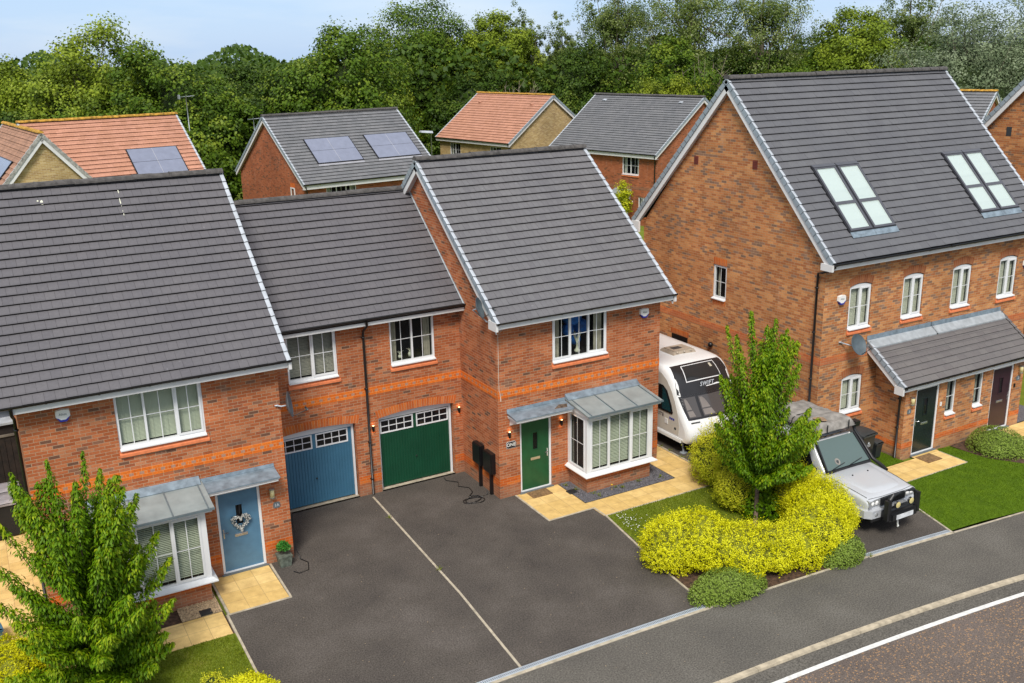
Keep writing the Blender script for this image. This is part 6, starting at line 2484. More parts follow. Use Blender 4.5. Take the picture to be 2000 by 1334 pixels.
# grille and bumper centre
m = MB()
m.box(CXc - .44, CXc + .44, CYf - .06, CYf + .05, .78, .955)
for k in range(4):
    m.box(CXc - .42, CXc + .42, CYf - .075, CYf - .0601, .80 + k * .04, .815 + k * .04)
m.build('grille', 'car_black', CAR)
m = MB()
m.box(CXc - .50, CXc + .50, CYf - .40, CYf - .12, .48, .70)
m.box(CXc - .42, CXc + .42, CYf - .44, CYf - .40, .50, .66)
m.box(CXc - .80, CXc + .80, CYf - .1, CYf + .4, .42, .60)
m.build('front_bumper', 'car_black', CAR, bevel=.02)
m = MB()
x = .48
m.tube([cp(-x, -.30, .50), cp(-x, -.36, .80), cp(-x + .02, -.34, 1.06), cp(-x + .12, -.33, 1.15), cp(0, -.33, 1.16), cp(x - .12, -.33, 1.15), cp(x - .02, -.34, 1.06), cp(x, -.36, .80), cp(x, -.30, .50)], .050, 10)
m.tube([cp(-x + .04, -.34, .76), cp(x - .04, -.34, .76)], .03, 8)
m.tube([cp(-x, -.34, .95), cp(-.86, -.12, .98), cp(-.94, .0, .93), cp(-.94, .02, .72)], .014, 8) if False else None
for s in (-1, 1):
    m.box(CXc + s * (x + .055) - .05, CXc + s * (x + .055) + .05, CYf - .40, CYf - .28, .52, 1.05)
m.build('bull_bar', 'car_black', CAR, bevel=.012)
for s in (-1, 1):
    m = MB()
    m.lathe([(0, .0), (.045, .01), (.082, .05), (.085, .06)], cp(s * .24, -.42, .90), 18, axis='y')
    sp = m.build('spot_lamp', 'car_black', CAR)
    m = MB()
    m.lathe([(0, -.012), (.05, -.009), (.080, .0)], cp(s * .24, -.42, .90), 18, axis='y')
    m.build('lens', 'spot_amber', sp)
m = MB()
m.box(CXc - .30, CXc + .30, CYf - .455, CYf - .445, .52, .64)
m.build('number_plate', 'plate_white', CAR)
m = MB()
m.tube([cp(-.22, -.42, .50), cp(-.22, -.43, .38), cp(-.18, -.43, .33), cp(-.22, -.43, .31)], .022, 8)
m.build('tow_hook', 'hook_white', CAR)
# snorkel up the left windscreen pillar
m = MB()
m.tube([cp(.92, .95, 1.05), cp(.93, 1.15, 1.12), cp(.90, 1.42, 1.22), cp(.86, 1.75, 1.58), cp(.80, 2.0, 1.86), cp(.80, 2.05, 1.98)], [.05, .055, .05, .045, .045, .05], 8)
m.hexa([cp(.73, 1.93, 1.98), cp(.90, 1.93, 1.98), cp(.90, 2.10, 1.98), cp(.73, 2.10, 1.98)], [cp(.73, 1.91, 2.13), cp(.90, 1.91, 2.13), cp(.90, 2.12, 2.13), cp(.73, 2.12, 2.13)])
m.build('snorkel', 'car_black', CAR, bevel=.008)
m = MB()
m.box(CXc - .66, CXc + .66, CYf + 2.02, CYf + 2.06, 1.865, 1.885)
m.build('roof_trim', 'brown_stain', CAR)
# roof rack, bars
m = MB()
for s in (-1, 1):
    m.tube([cp(s * .66, 2.25, 1.93), cp(s * .66, 2.25, 2.0), cp(s * .66, 4.4, 2.03), cp(s * .66, 4.4, 1.97)], .022, 8)
for yy in (2.4, 3.1, 3.9):
    m.box(CXc - .78, CXc + .78, CYf + yy, CYf + yy + .08, 1.99, 2.03)
m.build('roof_rack', 'car_black', CAR)
m = MB()
m.tube([cp(-.62, 2.20, 1.955), cp(.12, 2.20, 1.965)], .028, 8)
lb_ = m.build('light_bar', 'chrome', CAR)
m = MB()
m.box(CXc - .74, CXc - .62, CYf + 2.15, CYf + 2.25, 1.91, 2.02)
m.build('marker_lamp', 'red_lamp', CAR)
m = MB()
m.poly([cp(.55, 2.02 - .01, 1.80), cp(.66, 2.02 - .01, 1.80), cp(.65, 2.03, 1.83)])
m.build('sticker', 'alarm_white', CAR)

# folded roof tent under a weathered cover
TENT = thing('roof_tent', 'weathered grey canvas roof tent folded on top of the silver car', 'roof tent', (CXc + .1, -3.3, 2.0))
m = MB()
nx, ny = 22, 30
rows = []
tx0, tx1, ty0, ty1 = CXc - .60, CXc + .74, -4.80, -2.85
rs = random.Random(4)
for j in range(ny + 1):
    row = []
    for i in range(nx + 1):
        u, v = i / nx, j / ny
        ex_, ey_ = min(u, 1 - u), min(v, 1 - v)
        e = min(1, ex_ / .09) ** .5 * min(1, ey_ / .06) ** .5
        z = 2.05 + .20 * e + .022 * math.sin(u * 9 + v * 4) * e + .015 * math.sin(v * 23 + u * 3) * e - .035 * math.exp(-((v - .52) / .02) ** 2) * e + rs.uniform(-.005, .005)
        row.append((tx0 + (tx1 - tx0) * u + .012 * math.sin(v * 14), ty0 + (ty1 - ty0) * v + .012 * math.sin(u * 17), z))
    rows.append(row)
m.grid(rows)
m.box(tx0 + .02, tx1 - .02, ty0 + .03, ty1 - .03, 2.02, 2.10, 0)
tc = m.build('cover', 'canvas_grey', TENT)
m = MB()
rr = []
for k in range(16):
    a = 2 * PI * k / 16
    u, v = .30 + .13 * math.cos(a) * (1 + .2 * math.sin(3 * a)), .20 + .10 * math.sin(a)
    rr.append((tx0 + (tx1 - tx0) * u, ty0 + (ty1 - ty0) * v, 2.281 + .02 * math.sin(u * 9 + v * 4)))
m.poly(rr)
m.build('rust_patch', 'canvas_rust', tc)
m = MB()
yy = ty0 + (ty1 - ty0) * .52
m.tube([(tx0 - .01, yy, 2.05), (tx0 + .03, yy, 2.18), (tx0 + .2, yy, 2.235), (CXc, yy, 2.24), (tx1 - .2, yy, 2.23), (tx1 - .03, yy, 2.18), (tx1 + .01, yy, 2.05)], .014, 6)
for x in (tx0 + .25, tx1 - .3):
    m.box(x, x + .035, ty0 - .012, ty0 + .0, 2.0, 2.25)
m.build('strap', 'strap', TENT)
m = MB()
m.box(tx0 + .05, tx1 - .05, ty0 + .06, ty1 - .05, 2.035, 2.06)
m.build('base_board', 'car_black', TENT)
# ------------------------------------------------------------------ foliage
def unit(a):
    return a / np.maximum(np.linalg.norm(a, axis=1, keepdims=True), 1e-9)


def leaves(name, C, A, Nn, ln, wd, tone, mat, parent=None, fold=0.0, off=(0, 0, 0), mid=.45):
    """C centres, A leaf axis, Nn normals, ln/wd sizes, tone 0..1: kite shaped leaves"""
    n = len(C)
    A = unit(A)
    S = unit(np.cross(A, Nn))
    Nn = unit(np.cross(S, A))
    ln = np.broadcast_to(np.asarray(ln, float), (n,))[:, None]
    wd = np.broadcast_to(np.asarray(wd, float), (n,))[:, None]
    b = C - A * ln * .5
    t = C + A * ln * .5 - Nn * ln * fold * .6
    m_ = C + A * ln * (mid - .5)
    l = m_ - S * wd * .5 + Nn * wd * fold
    r = m_ + S * wd * .5 + Nn * wd * fold
    V = np.stack([b, r, t, l], 1).reshape(-1, 3) - np.array(off)
    me = bpy.data.meshes.new(name)
    me.vertices.add(n * 4)
    me.vertices.foreach_set('co', V.ravel())
    me.loops.add(n * 4)
    me.loops.foreach_set('vertex_index', np.arange(n * 4, dtype=np.int32))
    me.polygons.add(n)
    me.polygons.foreach_set('loop_start', np.arange(n, dtype=np.int32) * 4)
    at = me.attributes.new('tone', 'FLOAT', 'POINT')
    at.data.foreach_set('value', np.repeat(np.clip(tone, 0, 1), 4).astype(np.float32))
    me.update(calc_edges=True)
    me.materials.append(MAT[mat])
    o = bpy.data.objects.new(name, me)
    COL.objects.link(o)
    if parent is not None:
        o.parent = parent
    return o


def rdir(g, n):
    return unit(g.normal(size=(n, 3)))


def lobes(g, k=7):
    d = rdir(g, k)
    w = g.uniform(.5, 1, k)
    return d, w


def crown(root, centre, rad, ncl, per, leaf, mat, seed, cr=.16, shell=.55, bump_=.22, zmin=-1, name='crown', upw=.0, tone0=.38, squash=.75, lean=(0, 0)):
    """clumped crown; coordinates local to the root"""
    g = np.random.default_rng(seed)
    rad = np.array(rad, float)
    d = rdir(g, ncl)
    d[:, 2] = np.where(d[:, 2] < -.55, -d[:, 2] * .6, d[:, 2])
    ld, lw = lobes(g, 9)
    bmp = 1 + bump_ * (np.max(np.clip(d @ ld.T, 0, 1) ** 4 * lw, axis=1) - .45) * 1.6
    r = (shell + (1 - shell) * g.random(ncl) ** .6) * bmp
    P = d * r[:, None] * rad
    P = P[P[:, 2] > zmin * rad[2]]
    k = len(P)
    s = cr * rad.mean() * g.uniform(.6, 1.35, k)
    idx = np.repeat(np.arange(k), per)
    L = g.normal(size=(k * per, 3)) * .55
    L[:, 2] *= squash
    nrm = np.linalg.norm(L, axis=1, keepdims=True)
    L = L / np.maximum(nrm, 1e-6) * np.minimum(nrm, 1.15)
    C = P[idx] + L * s[idx][:, None]
    C = C + np.array(centre)
    out = unit(L * .8 + unit(P)[idx] * .5 + np.array([0, 0, .45]))
    Nn = unit(out + g.normal(size=C.shape) * .30)
    A = unit(np.cross(Nn, rdir(g, len(C))) + np.array([0, 0, -.25 + upw]))
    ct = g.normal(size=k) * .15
    hz = np.clip(L[:, 2] * .22, -.25, .25)  # clump tops lighter, undersides darker: shading painted into the leaf tone
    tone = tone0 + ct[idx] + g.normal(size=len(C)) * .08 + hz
    sz = leaf * g.uniform(.65, 1.3, len(C))
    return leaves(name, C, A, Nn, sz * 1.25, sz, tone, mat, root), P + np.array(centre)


def trunk(root, h, r, pts, mat='bark', name='trunk', limb=.35, seed=0, start=.35):
    rs = random.Random(seed)
    m = MB()
    m.tube([(0, 0, 0), (rs.uniform(-.1, .1), rs.uniform(-.1, .1), h * .3), (rs.uniform(-.3, .3) * .6, rs.uniform(-.3, .3) * .6, h * .65), (rs.uniform(-.3, .3), rs.uniform(-.3, .3), h)],
           [r * 1.15, r, r * .7, r * .2], 8)
    for p in pts:
        z0 = h * rs.uniform(start, .75)
        a = Vector((0, 0, z0))
        b = Vector(tuple(float(c) for c in p))
        c = a.lerp(b, .5) + Vector((rs.uniform(-.4, .4), rs.uniform(-.4, .4), -rs.uniform(0, .6)))
        rr = r * limb * rs.uniform(.6, 1.1)
        m.tube([a, c, b], [rr, rr * .65, rr * .15], 6, caps=False)
    return m.build(name, mat, root)


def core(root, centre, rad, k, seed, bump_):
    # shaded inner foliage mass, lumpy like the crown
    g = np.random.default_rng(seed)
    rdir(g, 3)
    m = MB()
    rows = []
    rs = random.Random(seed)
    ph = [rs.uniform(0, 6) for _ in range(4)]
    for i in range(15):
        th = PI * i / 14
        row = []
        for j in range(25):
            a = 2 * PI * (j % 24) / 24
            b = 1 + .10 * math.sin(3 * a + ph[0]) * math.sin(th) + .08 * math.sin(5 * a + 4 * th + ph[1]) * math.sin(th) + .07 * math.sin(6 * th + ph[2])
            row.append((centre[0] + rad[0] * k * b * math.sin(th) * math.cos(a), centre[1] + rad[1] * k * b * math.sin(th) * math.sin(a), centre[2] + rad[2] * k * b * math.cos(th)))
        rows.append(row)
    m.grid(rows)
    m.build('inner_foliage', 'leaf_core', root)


def far_tree(label, x, y, top, width, kind, seed, low=1.0, group='trees beyond the houses'):
    """kind: maple dark ash poplar willow lime"""
    base = -.3
    root = thing(dict(ash='ash_tree', poplar='poplar_tree', willow='willow_tree', lime='lime_green_tree').get(kind, 'broadleaf_tree'), label, 'tree', (x, y, base), 0, group=group, world=False)
    top -= base
    rx = width / 2
    lo = low
    cz, rz = (top + lo) / 2, (top - lo) / 2
    if kind == 'poplar':
        o, P = crown(root, (0, 0, cz), (rx, rx, rz), int(230 * max(1, rx / 3)), 75, .13, 'leaf_poplar', seed, cr=.10, shell=.15, bump_=.5, squash=1.0, tone0=.45)
        trunk(root, top * .92, .22, P[::4][:34], 'bark_pale', seed=seed, limb=.4, start=.15)
    elif kind == 'sparse':
        o, P = crown(root, (0, 0, cz), (rx, rx, rz), int(190 * max(1, rx / 3)), 65, .13, 'leaf_poplar', seed, cr=.11, shell=.15, bump_=.4, squash=.9, tone0=.5)
        trunk(root, top * .95, .24, P[::3][:40], 'bark_pale', seed=seed, limb=.42, start=.12)
    elif kind == 'ash':
        o, P = crown(root, (0, 0, cz), (rx, rx, rz), 430, 150, .155, 'leaf_ash', seed, cr=.14, shell=.55, bump_=.35, squash=.7, tone0=.42)
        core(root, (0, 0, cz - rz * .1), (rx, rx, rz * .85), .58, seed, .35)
        trunk(root, top * .85, .26, P[::5][:34], 'bark', seed=seed, start=.12)
    elif kind == 'willow':
        o, P = crown(root, (0, 0, cz), (rx, rx, rz), 420, 110, .12, 'leaf_willow', seed, cr=.15, shell=.35, bump_=.4, upw=.4, tone0=.42)
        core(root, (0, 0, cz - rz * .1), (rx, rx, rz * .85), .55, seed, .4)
        trunk(root, top * .85, .24, P[::7][:30], 'bark_pale', seed=seed, start=.15)
    elif kind == 'lime':
        o, P = crown(root, (0, 0, cz), (rx, rx, rz), 260, 120, .12, 'leaf_lime', seed, cr=.15, shell=.55, bump_=.25, tone0=.42)
        trunk(root, top * .8, .16, P[::9][:14], seed=seed)
    else:
        mt = 'leaf_maple' if kind == 'maple' else 'leaf_dark'
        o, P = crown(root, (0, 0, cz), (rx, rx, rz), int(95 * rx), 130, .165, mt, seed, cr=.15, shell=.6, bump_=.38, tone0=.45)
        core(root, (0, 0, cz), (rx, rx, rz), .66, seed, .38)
        trunk(root, top * .8, .26, P[::12][:18], seed=seed)
    return root


far_tree('pale feathery ash tree at the far left, the leftmost tall crown', -8.6, 60, 12.2, 8.5, 'ash', 11, low=1)
far_tree('wide pale green ash tree above the terracotta roof, top left', -2.6, 56, 13.8, 12.2, 'ash', 12, low=1)
far_tree('rounded dark maple between the terracotta roof and the solar roofed house', 3.5, 50.5, 12.3, 10.2, 'maple', 13, low=-.5)
far_tree('small dark crown between the rounded maple and the next tall tree', 10.2, 60, 12.0, 6.2, 'dark', 14, low=0)
far_tree('broad maple behind the middle of the solar roofed house', 12.3, 46.3, 13.3, 9.2, 'maple', 15, low=0)
far_tree('light green loose tree left of the tallest dark maple', 24.6, 70, 12.5, 8.0, 'ash', 16, low=0)
far_tree('tallest dark maple left of the terracotta roof in the middle', 33.6, 76.3, 16.4, 14.2, 'maple', 17, low=-.5)
far_tree('second crown leaning against the tallest maple on its right', 38.7, 71.5, 16.4, 8.8, 'ash', 18, low=3)
far_tree('slender poplar spire against the sky gap', 42.7, 71.5, 16.0, 4.0, 'poplar', 19, low=5, group='poplars against the sky')
far_tree('dark sycamore right behind the middle terracotta roof', 42.0, 60.2, 12.0, 9.0, 'dark', 20, low=0)
far_tree('thin poplar top right of the sky gap', 47.2, 71.1, 14.6, 5.0, 'poplar', 21, low=6, group='poplars against the sky')
far_tree('tall airy poplar cut by the top edge right of the sky gap', 48.6, 63.0, 19.7, 10.8, 'poplar', 22, low=6, group='poplars against the sky')
far_tree('tall airy poplar with bare pale limbs above the grey roof with sage door', 49.0, 52.6, 20.6, 10.2, 'sparse', 23, low=5, group='poplars against the sky')
far_tree('airy poplar behind the left part of the tall house ridge', 55.5, 49.6, 19.7, 11.0, 'sparse', 24, low=6, group='poplars against the sky')
far_tree('mid green tree over the centre of the tall house ridge', 57.0, 39.4, 14.6, 9.2, 'ash', 25, low=1)
far_tree('poplar top left of the silver willow', 68.8, 44.1, 17.5, 8.4, 'poplar', 26, low=6, group='poplars against the sky')
far_tree('silver grey willow above the right end of the tall roof', 52.6, 25.9, 14.9, 10.4, 'willow', 27, low=1)
far_tree('silver grey willow cut by the top right corner', 63.0, 28.5, 16.4, 11.0, 'willow', 28, low=1)
far_tree('bright lime green bushy tree behind the roof with the sage door', 39.7, 44.6, 10.3, 7.6, 'lime', 29, low=1)
far_tree('domed mid green tree just behind the lime green one', 44.6, 48.5, 11.9, 9.0, 'maple', 30, low=1)
# lower crowns that fill the belt under the tall ones
for i, (x, y, top, wd, kd, lb) in enumerate([
        (-9.5, 49, 9.6, 9.0, 'dark', 'low dark tree under the leftmost ash'), (-3.0, 51, 9.8, 9.0, 'maple', 'low dark tree under the wide pale ash'),
        (6.0, 56.5, 9.9, 8, 'dark', 'low dark tree between ash and maple'), (9.9, 49.0, 10.3, 7.0, 'dark', 'low dark tree behind the left end of the solar roofed house'),
        (18.2, 57.2, 10.4, 9.2, 'maple', 'low maple left of the tallest one'), (19.2, 52.5, 6.6, 4, 'dark', 'low dark tree behind the street lamp'),
        (44.8, 74.9, 10.6, 8.4, 'dark', 'low tree closing the sky gap'), (34.0, 66.5, 10.9, 8.8, 'dark', 'low dark tree left of the sycamore'),
        (46.8, 58.5, 9.4, 9, 'maple', 'low tree under the airy poplars'), (54.1, 50.8, 10.6, 12.4, 'dark', 'low dark tree behind the tall house apex'),
        (55.3, 41.3, 10.8, 11.6, 'maple', 'low tree under the mid green one'), (60.5, 37.5, 10.2, 10, 'dark', 'low dark tree left of the silver willow'),
        (56.1, 30.3, 9.4, 8, 'dark', 'low dark tree at the foot of the silver willow'), (66, 34, 11.2, 12, 'dark', 'dark tree behind the silver willows'),
        (63, 50, 11.2, 13, 'dark', 'low dark tree behind the centre of the ridge'), (27.5, 74.0, 10.6, 9, 'dark', 'low dark tree behind the leaning crown')]):
    far_tree(lb, x, y, top, wd, kd, 40 + i, low=-.5)

# bare twiggy shrubs beside the sycamore, a leafy shrub by the far house, sapling tip behind the ridge
for k, (x, y, lb) in enumerate(((33.9, 58.1, 'bare pale twiggy bush beside the dark sycamore'), (45.0, 45.6, 'bare fan of pale branches left of the tall house apex'))):
    r_ = thing('bare_shrub', lb, 'shrub', (x, y, -.3), world=False)
    m = MB()
    rs = random.Random(k)
    for _ in range(34):
        a, t = rs.uniform(0, 6.28), rs.uniform(.1, .7)
        h = rs.uniform(6.0, 9.5) if k == 0 else rs.uniform(7, 11.5)
        e = (math.cos(a) * t * h * .35, math.sin(a) * t * h * .35, h)
        mid = (e[0] * .4 + rs.uniform(-.2, .2), e[1] * .4 + rs.uniform(-.2, .2), h * .6)
        m.tube([(0, 0, h * .3), mid, e], [.07, .045, .012], 5, caps=False)
        for q in range(3):
            f = rs.uniform(.5, .95)
            p = Vector(mid).lerp(Vector(e), f)
            m.tube([p, p + Vector((rs.uniform(-.9, .9), rs.uniform(-.9, .9), rs.uniform(.2, .9)))], [.02, .006], 4, caps=False)
    m.build('branches', 'bark_pale', r_)
g2 = np.random.default_rng(5)


def shrub(label, x, y, rad, mat, seed, ncl=60, per=60, leaf=.06, z=0, name='shrub', cat='shrub', group=None, tone0=.45):
    r_ = thing(name, label, cat, (x, y, z), 0, group, world=False)
    crown(r_, (0, 0, rad[2]), rad, ncl, per, leaf, mat, seed, cr=.3, shell=.4, name='foliage', tone0=tone0)
    m = MB()
    for k in range(6):
        a = k * 1.05
        m.tube([(0, 0, 0), (rad[0] * .3 * math.cos(a), rad[1] * .3 * math.sin(a), rad[2] * .9)], [.025, .012], 5, caps=False)
    m.build('stem', 'bark', r_)
    return r_


shrub('bright green garden shrub between the two roofs, near the far sage door', 21.8, 19.6, (1.5, 1.5, 1.35), 'leaf_fresh', 71, 90, 70, .11)
shrub('conical shrub by the sage green door', 28.2, 33.5, (.6, .6, 1.6), 'leaf_goldgreen', 72, 50, 50, .09)
shrub('dark hedge bush left of the solar roofed house wall', 1.9, 34.5, (1.2, 2.0, 1.5), 'leaf_maple', 73, 90, 70, .14)
shrub('young tree tip poking over the garage ridge', 5.6, 24.3, (.55, .55, 2.45), 'leaf_lime', 74, 60, 40, .12, name='young_tree', cat='tree')

# potted plant foliage
gq = np.random.default_rng(8)
P = rdir(gq, 420)
P[:, 2] = np.abs(P[:, 2]) * .95 - .15
C = P * np.array([.17, .17, .20]) * gq.uniform(.6, 1.05, (420, 1)) + np.array([-6.2, -.39, .46])
leaves('foliage', C, unit(P + rdir(gq, 420) * .6), unit(P + np.array([0, 0, .7]) + rdir(gq, 420) * .4), gq.uniform(.05, .085, 420), .04, gq.normal(.55, .18, 420), 'leaf_fresh', POT, off=(-6.20, -.40, 0), fold=.1)


# ---- street trees: cherries made of upright plumes of drooping leaves
def cherry(label, x, y, h, plumes, seed, crown_low, rmax, per=330, tone0=.46, stem=.05, nfill=34):
    g = np.random.default_rng(seed)
    rs = random.Random(seed)
    t = thing('cherry_tree', label, 'tree', (x, y, 0), 0, group='young cherry trees in the front gardens', world=False)
    m = MB()
    tr = [(0, 0, 0), (.02, .01, h * .2), (.0, .03, h * .45), (.02, 0, h * .72), (0, 0, h * .86)]
    m.tube(tr, [stem * 1.2, stem, stem * .8, stem * .5, stem * .2], 9)
    CC, AA, NN, TT = [], [], [], []
    for k in range(len(plumes) + nfill):
        if k < len(plumes):
            tip = Vector(plumes[k][:3])
            wid = plumes[k][3] if len(plumes[k]) > 3 else .17
            z0 = max(crown_low * .85, tip.z * .45)
        else:
            a = rs.uniform(0, 2 * PI)
            zf = rs.random() ** 1.1
            tz = crown_low + .15 + (h * .90 - crown_low) * zf
            q = (tz - crown_low) / (h - crown_low)
            env = rmax * (math.sin(PI * min(1, .22 + q * .95)) ** .55 if q < .8 else .55 + (1 - q))
            rr = env * rs.uniform(.45, 1.10)
            tip = Vector((rr * math.cos(a), rr * math.sin(a), tz))
            wid = rs.uniform(.17, .25)
            z0 = max(crown_low * .75, tz * .55)
        base = Vector((0, 0, z0))
        c1 = base.lerp(tip, .45)
        c1 = Vector((c1.x * 1.35, c1.y * 1.35, c1.z - .08))
        m.tube([base, c1, tip], [stem * .36, stem * .2, stem * .05], 5, caps=False)
        n = int(per * wid / .2 * (1 if (tip - base).length > 1 else .7))
        f = g.random(n) ** .8
        B0, B1, B2 = np.array(base), np.array(c1), np.array(tip)
        ff = f[:, None]
        pc = (1 - ff) ** 2 * B0 + 2 * ff * (1 - ff) * B1 + ff ** 2 * B2
        taper = np.where(f > .75, 1 - (f - .75) * 3.0, 1) * (.55 + .55 * np.minimum(1, f * 2))
        d = rdir(g, n)
        d[:, 2] *= .7
        pos = pc + d * (wid * taper * g.random(n) ** .45)[:, None]
        outw = unit(d * np.array([1, 1, .3]) + 1e-6)
        A = unit(outw * .75 + np.array([0, 0, -.75]) + rdir(g, n) * .45)
        Nn = unit(outw * .6 + np.array([0, 0, .8]) + rdir(g, n) * .35)
        CC.append(pos)
        AA.append(A)
        NN.append(Nn)
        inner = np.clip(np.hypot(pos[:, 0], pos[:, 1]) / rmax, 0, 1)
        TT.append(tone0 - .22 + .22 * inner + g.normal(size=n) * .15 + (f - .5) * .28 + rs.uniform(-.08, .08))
    C, A, Nn, T = (np.concatenate(q) for q in (CC, AA, NN, TT))
    n = len(C)
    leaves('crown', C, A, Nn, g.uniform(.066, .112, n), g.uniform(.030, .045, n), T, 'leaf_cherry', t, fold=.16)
    m.build('trunk', 'bark_cherry', t)
    return t


cherry('young cherry tree in the yellow hedge bed between the driveways', 4.82, -4.85, 5.8,
       [(-1.25, 0, 5.55, .13), (-.62, -.1, 5.82, .15), (-.30, .2, 5.7, .13), (.05, 0, 5.35, .2), (.42, .1, 5.45, .17), (.62, -.1, 5.2, .15), (.92, 0, 4.85, .15), (-1.05, -.3, 4.9, .2), (-.75, .2, 5.2, .18),
        (1.25, .2, 3.9, .16), (1.35, -.2, 2.75, .18), (1.75, -.25, 2.15, .17), (-1.35, 0, 3.4, .2), (-1.3, .1, 4.3, .18), (.2, -.4, 4.8, .2), (-.4, -.4, 4.9, .2), (1.05, -.6, 3.2, .2), (-.9, -.7, 3.4, .2)],
       101, 1.62, 1.42, per=860, nfill=50, tone0=.56)
cherry('larger cherry tree hiding the bay window at the lower left', -10.72, -3.35, 4.9,
       [(-.35, 0, 4.95, .14), (.28, .1, 4.95, .13), (-.95, .0, 4.85, .15), (-.75, -.2, 4.4, .2), (0.05, -.2, 4.5, .2), (.65, 0, 4.35, .18), (1.1, .1, 3.9, .17), (-1.35, .1, 4.05, .15), (-1.5, 0, 3.2, .2), (1.35, -.1, 3.1, .2),
        (1.55, 0, 2.45, .2), (-1.65, -.2, 2.6, .18), (1.45, -.3, 1.7, .2), (-1.3, -.5, 1.8, .2), (1.2, -.6, 1.2, .2), (.4, -.9, 3.4, .2), (-.5, -.9, 3.4, .2), (-.9, -.6, 1.1, .2), (0, -1.1, 2.2, .2), (.8, -.9, 2.0, .2), (.9, -.9, .75, .22), (-.9, -1.0, .7, .22), (.3, -1.25, .8, .24), (-.3, -1.2, .9, .24), (1.3, -.4, .8, .2), (-1.35, -.2, .9, .2), (.1, -.8, .45, .22)],
       102, .42, 1.62, per=860, nfill=66, tone0=.54)


# ---- hedges and shrubs from ellipsoids covered in leafy sprigs
def sprig_bush(name, label, cat, ell, n, mat, seed, leaf=(.032, .02), sprig=.16, per=9, group=None, core='leaf_core', upright=.6, tone0=.5, spread=.045, bumpy=.30, kind=None, zfade=0.0, zmin=.03):
    g = np.random.default_rng(seed)
    c0 = np.mean([e[0] for e in ell], axis=0)
    loc = (float(c0[0]), float(c0[1]), 0.0)
    t = thing(name, label, cat, loc, 0, group, world=False)
    w = np.array([np.prod(e[1]) ** (2 / 3) for e in ell])
    w = w / w.sum()
    P, Dn = [], []
    for e, ww in zip(ell, w):
        k = int(n * ww * 1.6)
        d = rdir(g, k)
        d = d[d[:, 2] > -.75]
        ld, lw = lobes(g, 14)
        bb = 1 + bumpy * (np.max(np.clip(d @ ld.T, 0, 1) ** 8 * lw, axis=1) - .4)
        p = np.array(e[0]) + d * np.array(e[1]) * bb[:, None] * (1 - .16 * g.random((len(d), 1)) ** 2)
        keep = p[:, 2] > zmin
        for e2 in ell:
            if e2 is e:
                continue
            q = (p - np.array(e2[0])) / np.array(e2[1])
            keep &= (q ** 2).sum(1) > .80
        P.append(p[keep])
        Dn.append(unit(d / np.array(e[1]))[keep])
    P, Dn = np.concatenate(P), np.concatenate(Dn)
    k = len(P)
    ax = unit(Dn * (1 - upright) + np.array([0, 0, upright]) + rdir(g, k) * .28)
    idx = np.repeat(np.arange(k), per)
    f = np.tile(np.linspace(-.6, 1, per), k)
    sl = sprig * g.uniform(.5, 1.35, k) * np.where(g.random(k) < .07, 1.9, 1.0)
    st = g.normal(size=k) * .10 + .10 * np.sin(P[:, 0] * 7 + seed) * np.cos(P[:, 1] * 6 + P[:, 2] * 5)
    hol = (np.sin(P[:, 0] * 5.3 + seed) + np.sin(P[:, 1] * 6.1 + 2.2 * seed) + np.sin(P[:, 2] * 7.7 + P[:, 0] * 3.1)) / 3
    st = st + .12 * hol  # hollows get a darker tone, shade between sprigs put into the colour
    sl = sl * np.where(hol < -.42, .35, 1.0)
    P = P - Dn * (np.clip(-hol - .28, 0, 1) * bumpy * .45)[:, None]
    pos = P[idx] + ax[idx] * (f * sl[idx])[:, None] + rdir(g, k * per) * spread * .5
    sd = unit(np.cross(ax[idx], rdir(g, k * per)))
    pos = pos + sd * spread * .5
    A = unit(sd + ax[idx] * .6)
    Nn = unit(ax[idx] + Dn[idx] * .6 + rdir(g, k * per) * .4)
    tone = tone0 + st[idx] + g.normal(size=k * per) * .10 + f * .14 + zfade * (P[idx, 2] - .6)
    m = k * per
    leaves('foliage', pos, A, Nn, leaf[0] * g.uniform(.7, 1.35, m), leaf[1] * g.uniform(.7, 1.3, m), tone, mat, t, off=loc, fold=.1)
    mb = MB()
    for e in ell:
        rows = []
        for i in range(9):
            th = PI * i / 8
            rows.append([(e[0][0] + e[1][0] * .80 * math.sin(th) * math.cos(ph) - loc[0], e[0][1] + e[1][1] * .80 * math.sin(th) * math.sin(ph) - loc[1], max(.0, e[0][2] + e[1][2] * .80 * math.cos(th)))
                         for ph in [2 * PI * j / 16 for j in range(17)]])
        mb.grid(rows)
    mb.build('branches', core, t)  # solid dark core added to close the gaps
    return t


HG = 'golden yellow privet hedge around the cherry tree bed'
sprig_bush('privet_hedge', 'bright golden yellow hedge along the pavement in front of the cherry tree', 'hedge',
           [((1.80, -5.30, .55), (.88, .82, .70)), ((2.35, -5.55, .62), (.85, .9, .74)), ((2.90, -6.30, .52), (.84, .85, .64)), ((3.65, -6.50, .46), (.75, .85, .58)), ((4.35, -6.72, .48), (.76, .74, .56)), ((5.05, -6.60, .62), (.88, .80, .72))],
           6200, 'leaf_gold', 201, leaf=(.034, .027), sprig=.12, per=9, group=None, core='leaf_core_gold', tone0=.58)
sprig_bush('privet_hedge', 'golden hedge bulging beside the bonnet of the silver car', 'hedge',
           [((5.75, -6.1, .70), (.82, .85, .78)), ((5.95, -5.2, .72), (.72, .8, .78))],
           3600, 'leaf_gold', 202, leaf=(.034, .027), sprig=.12, per=9, core='leaf_core_gold', tone0=.52)
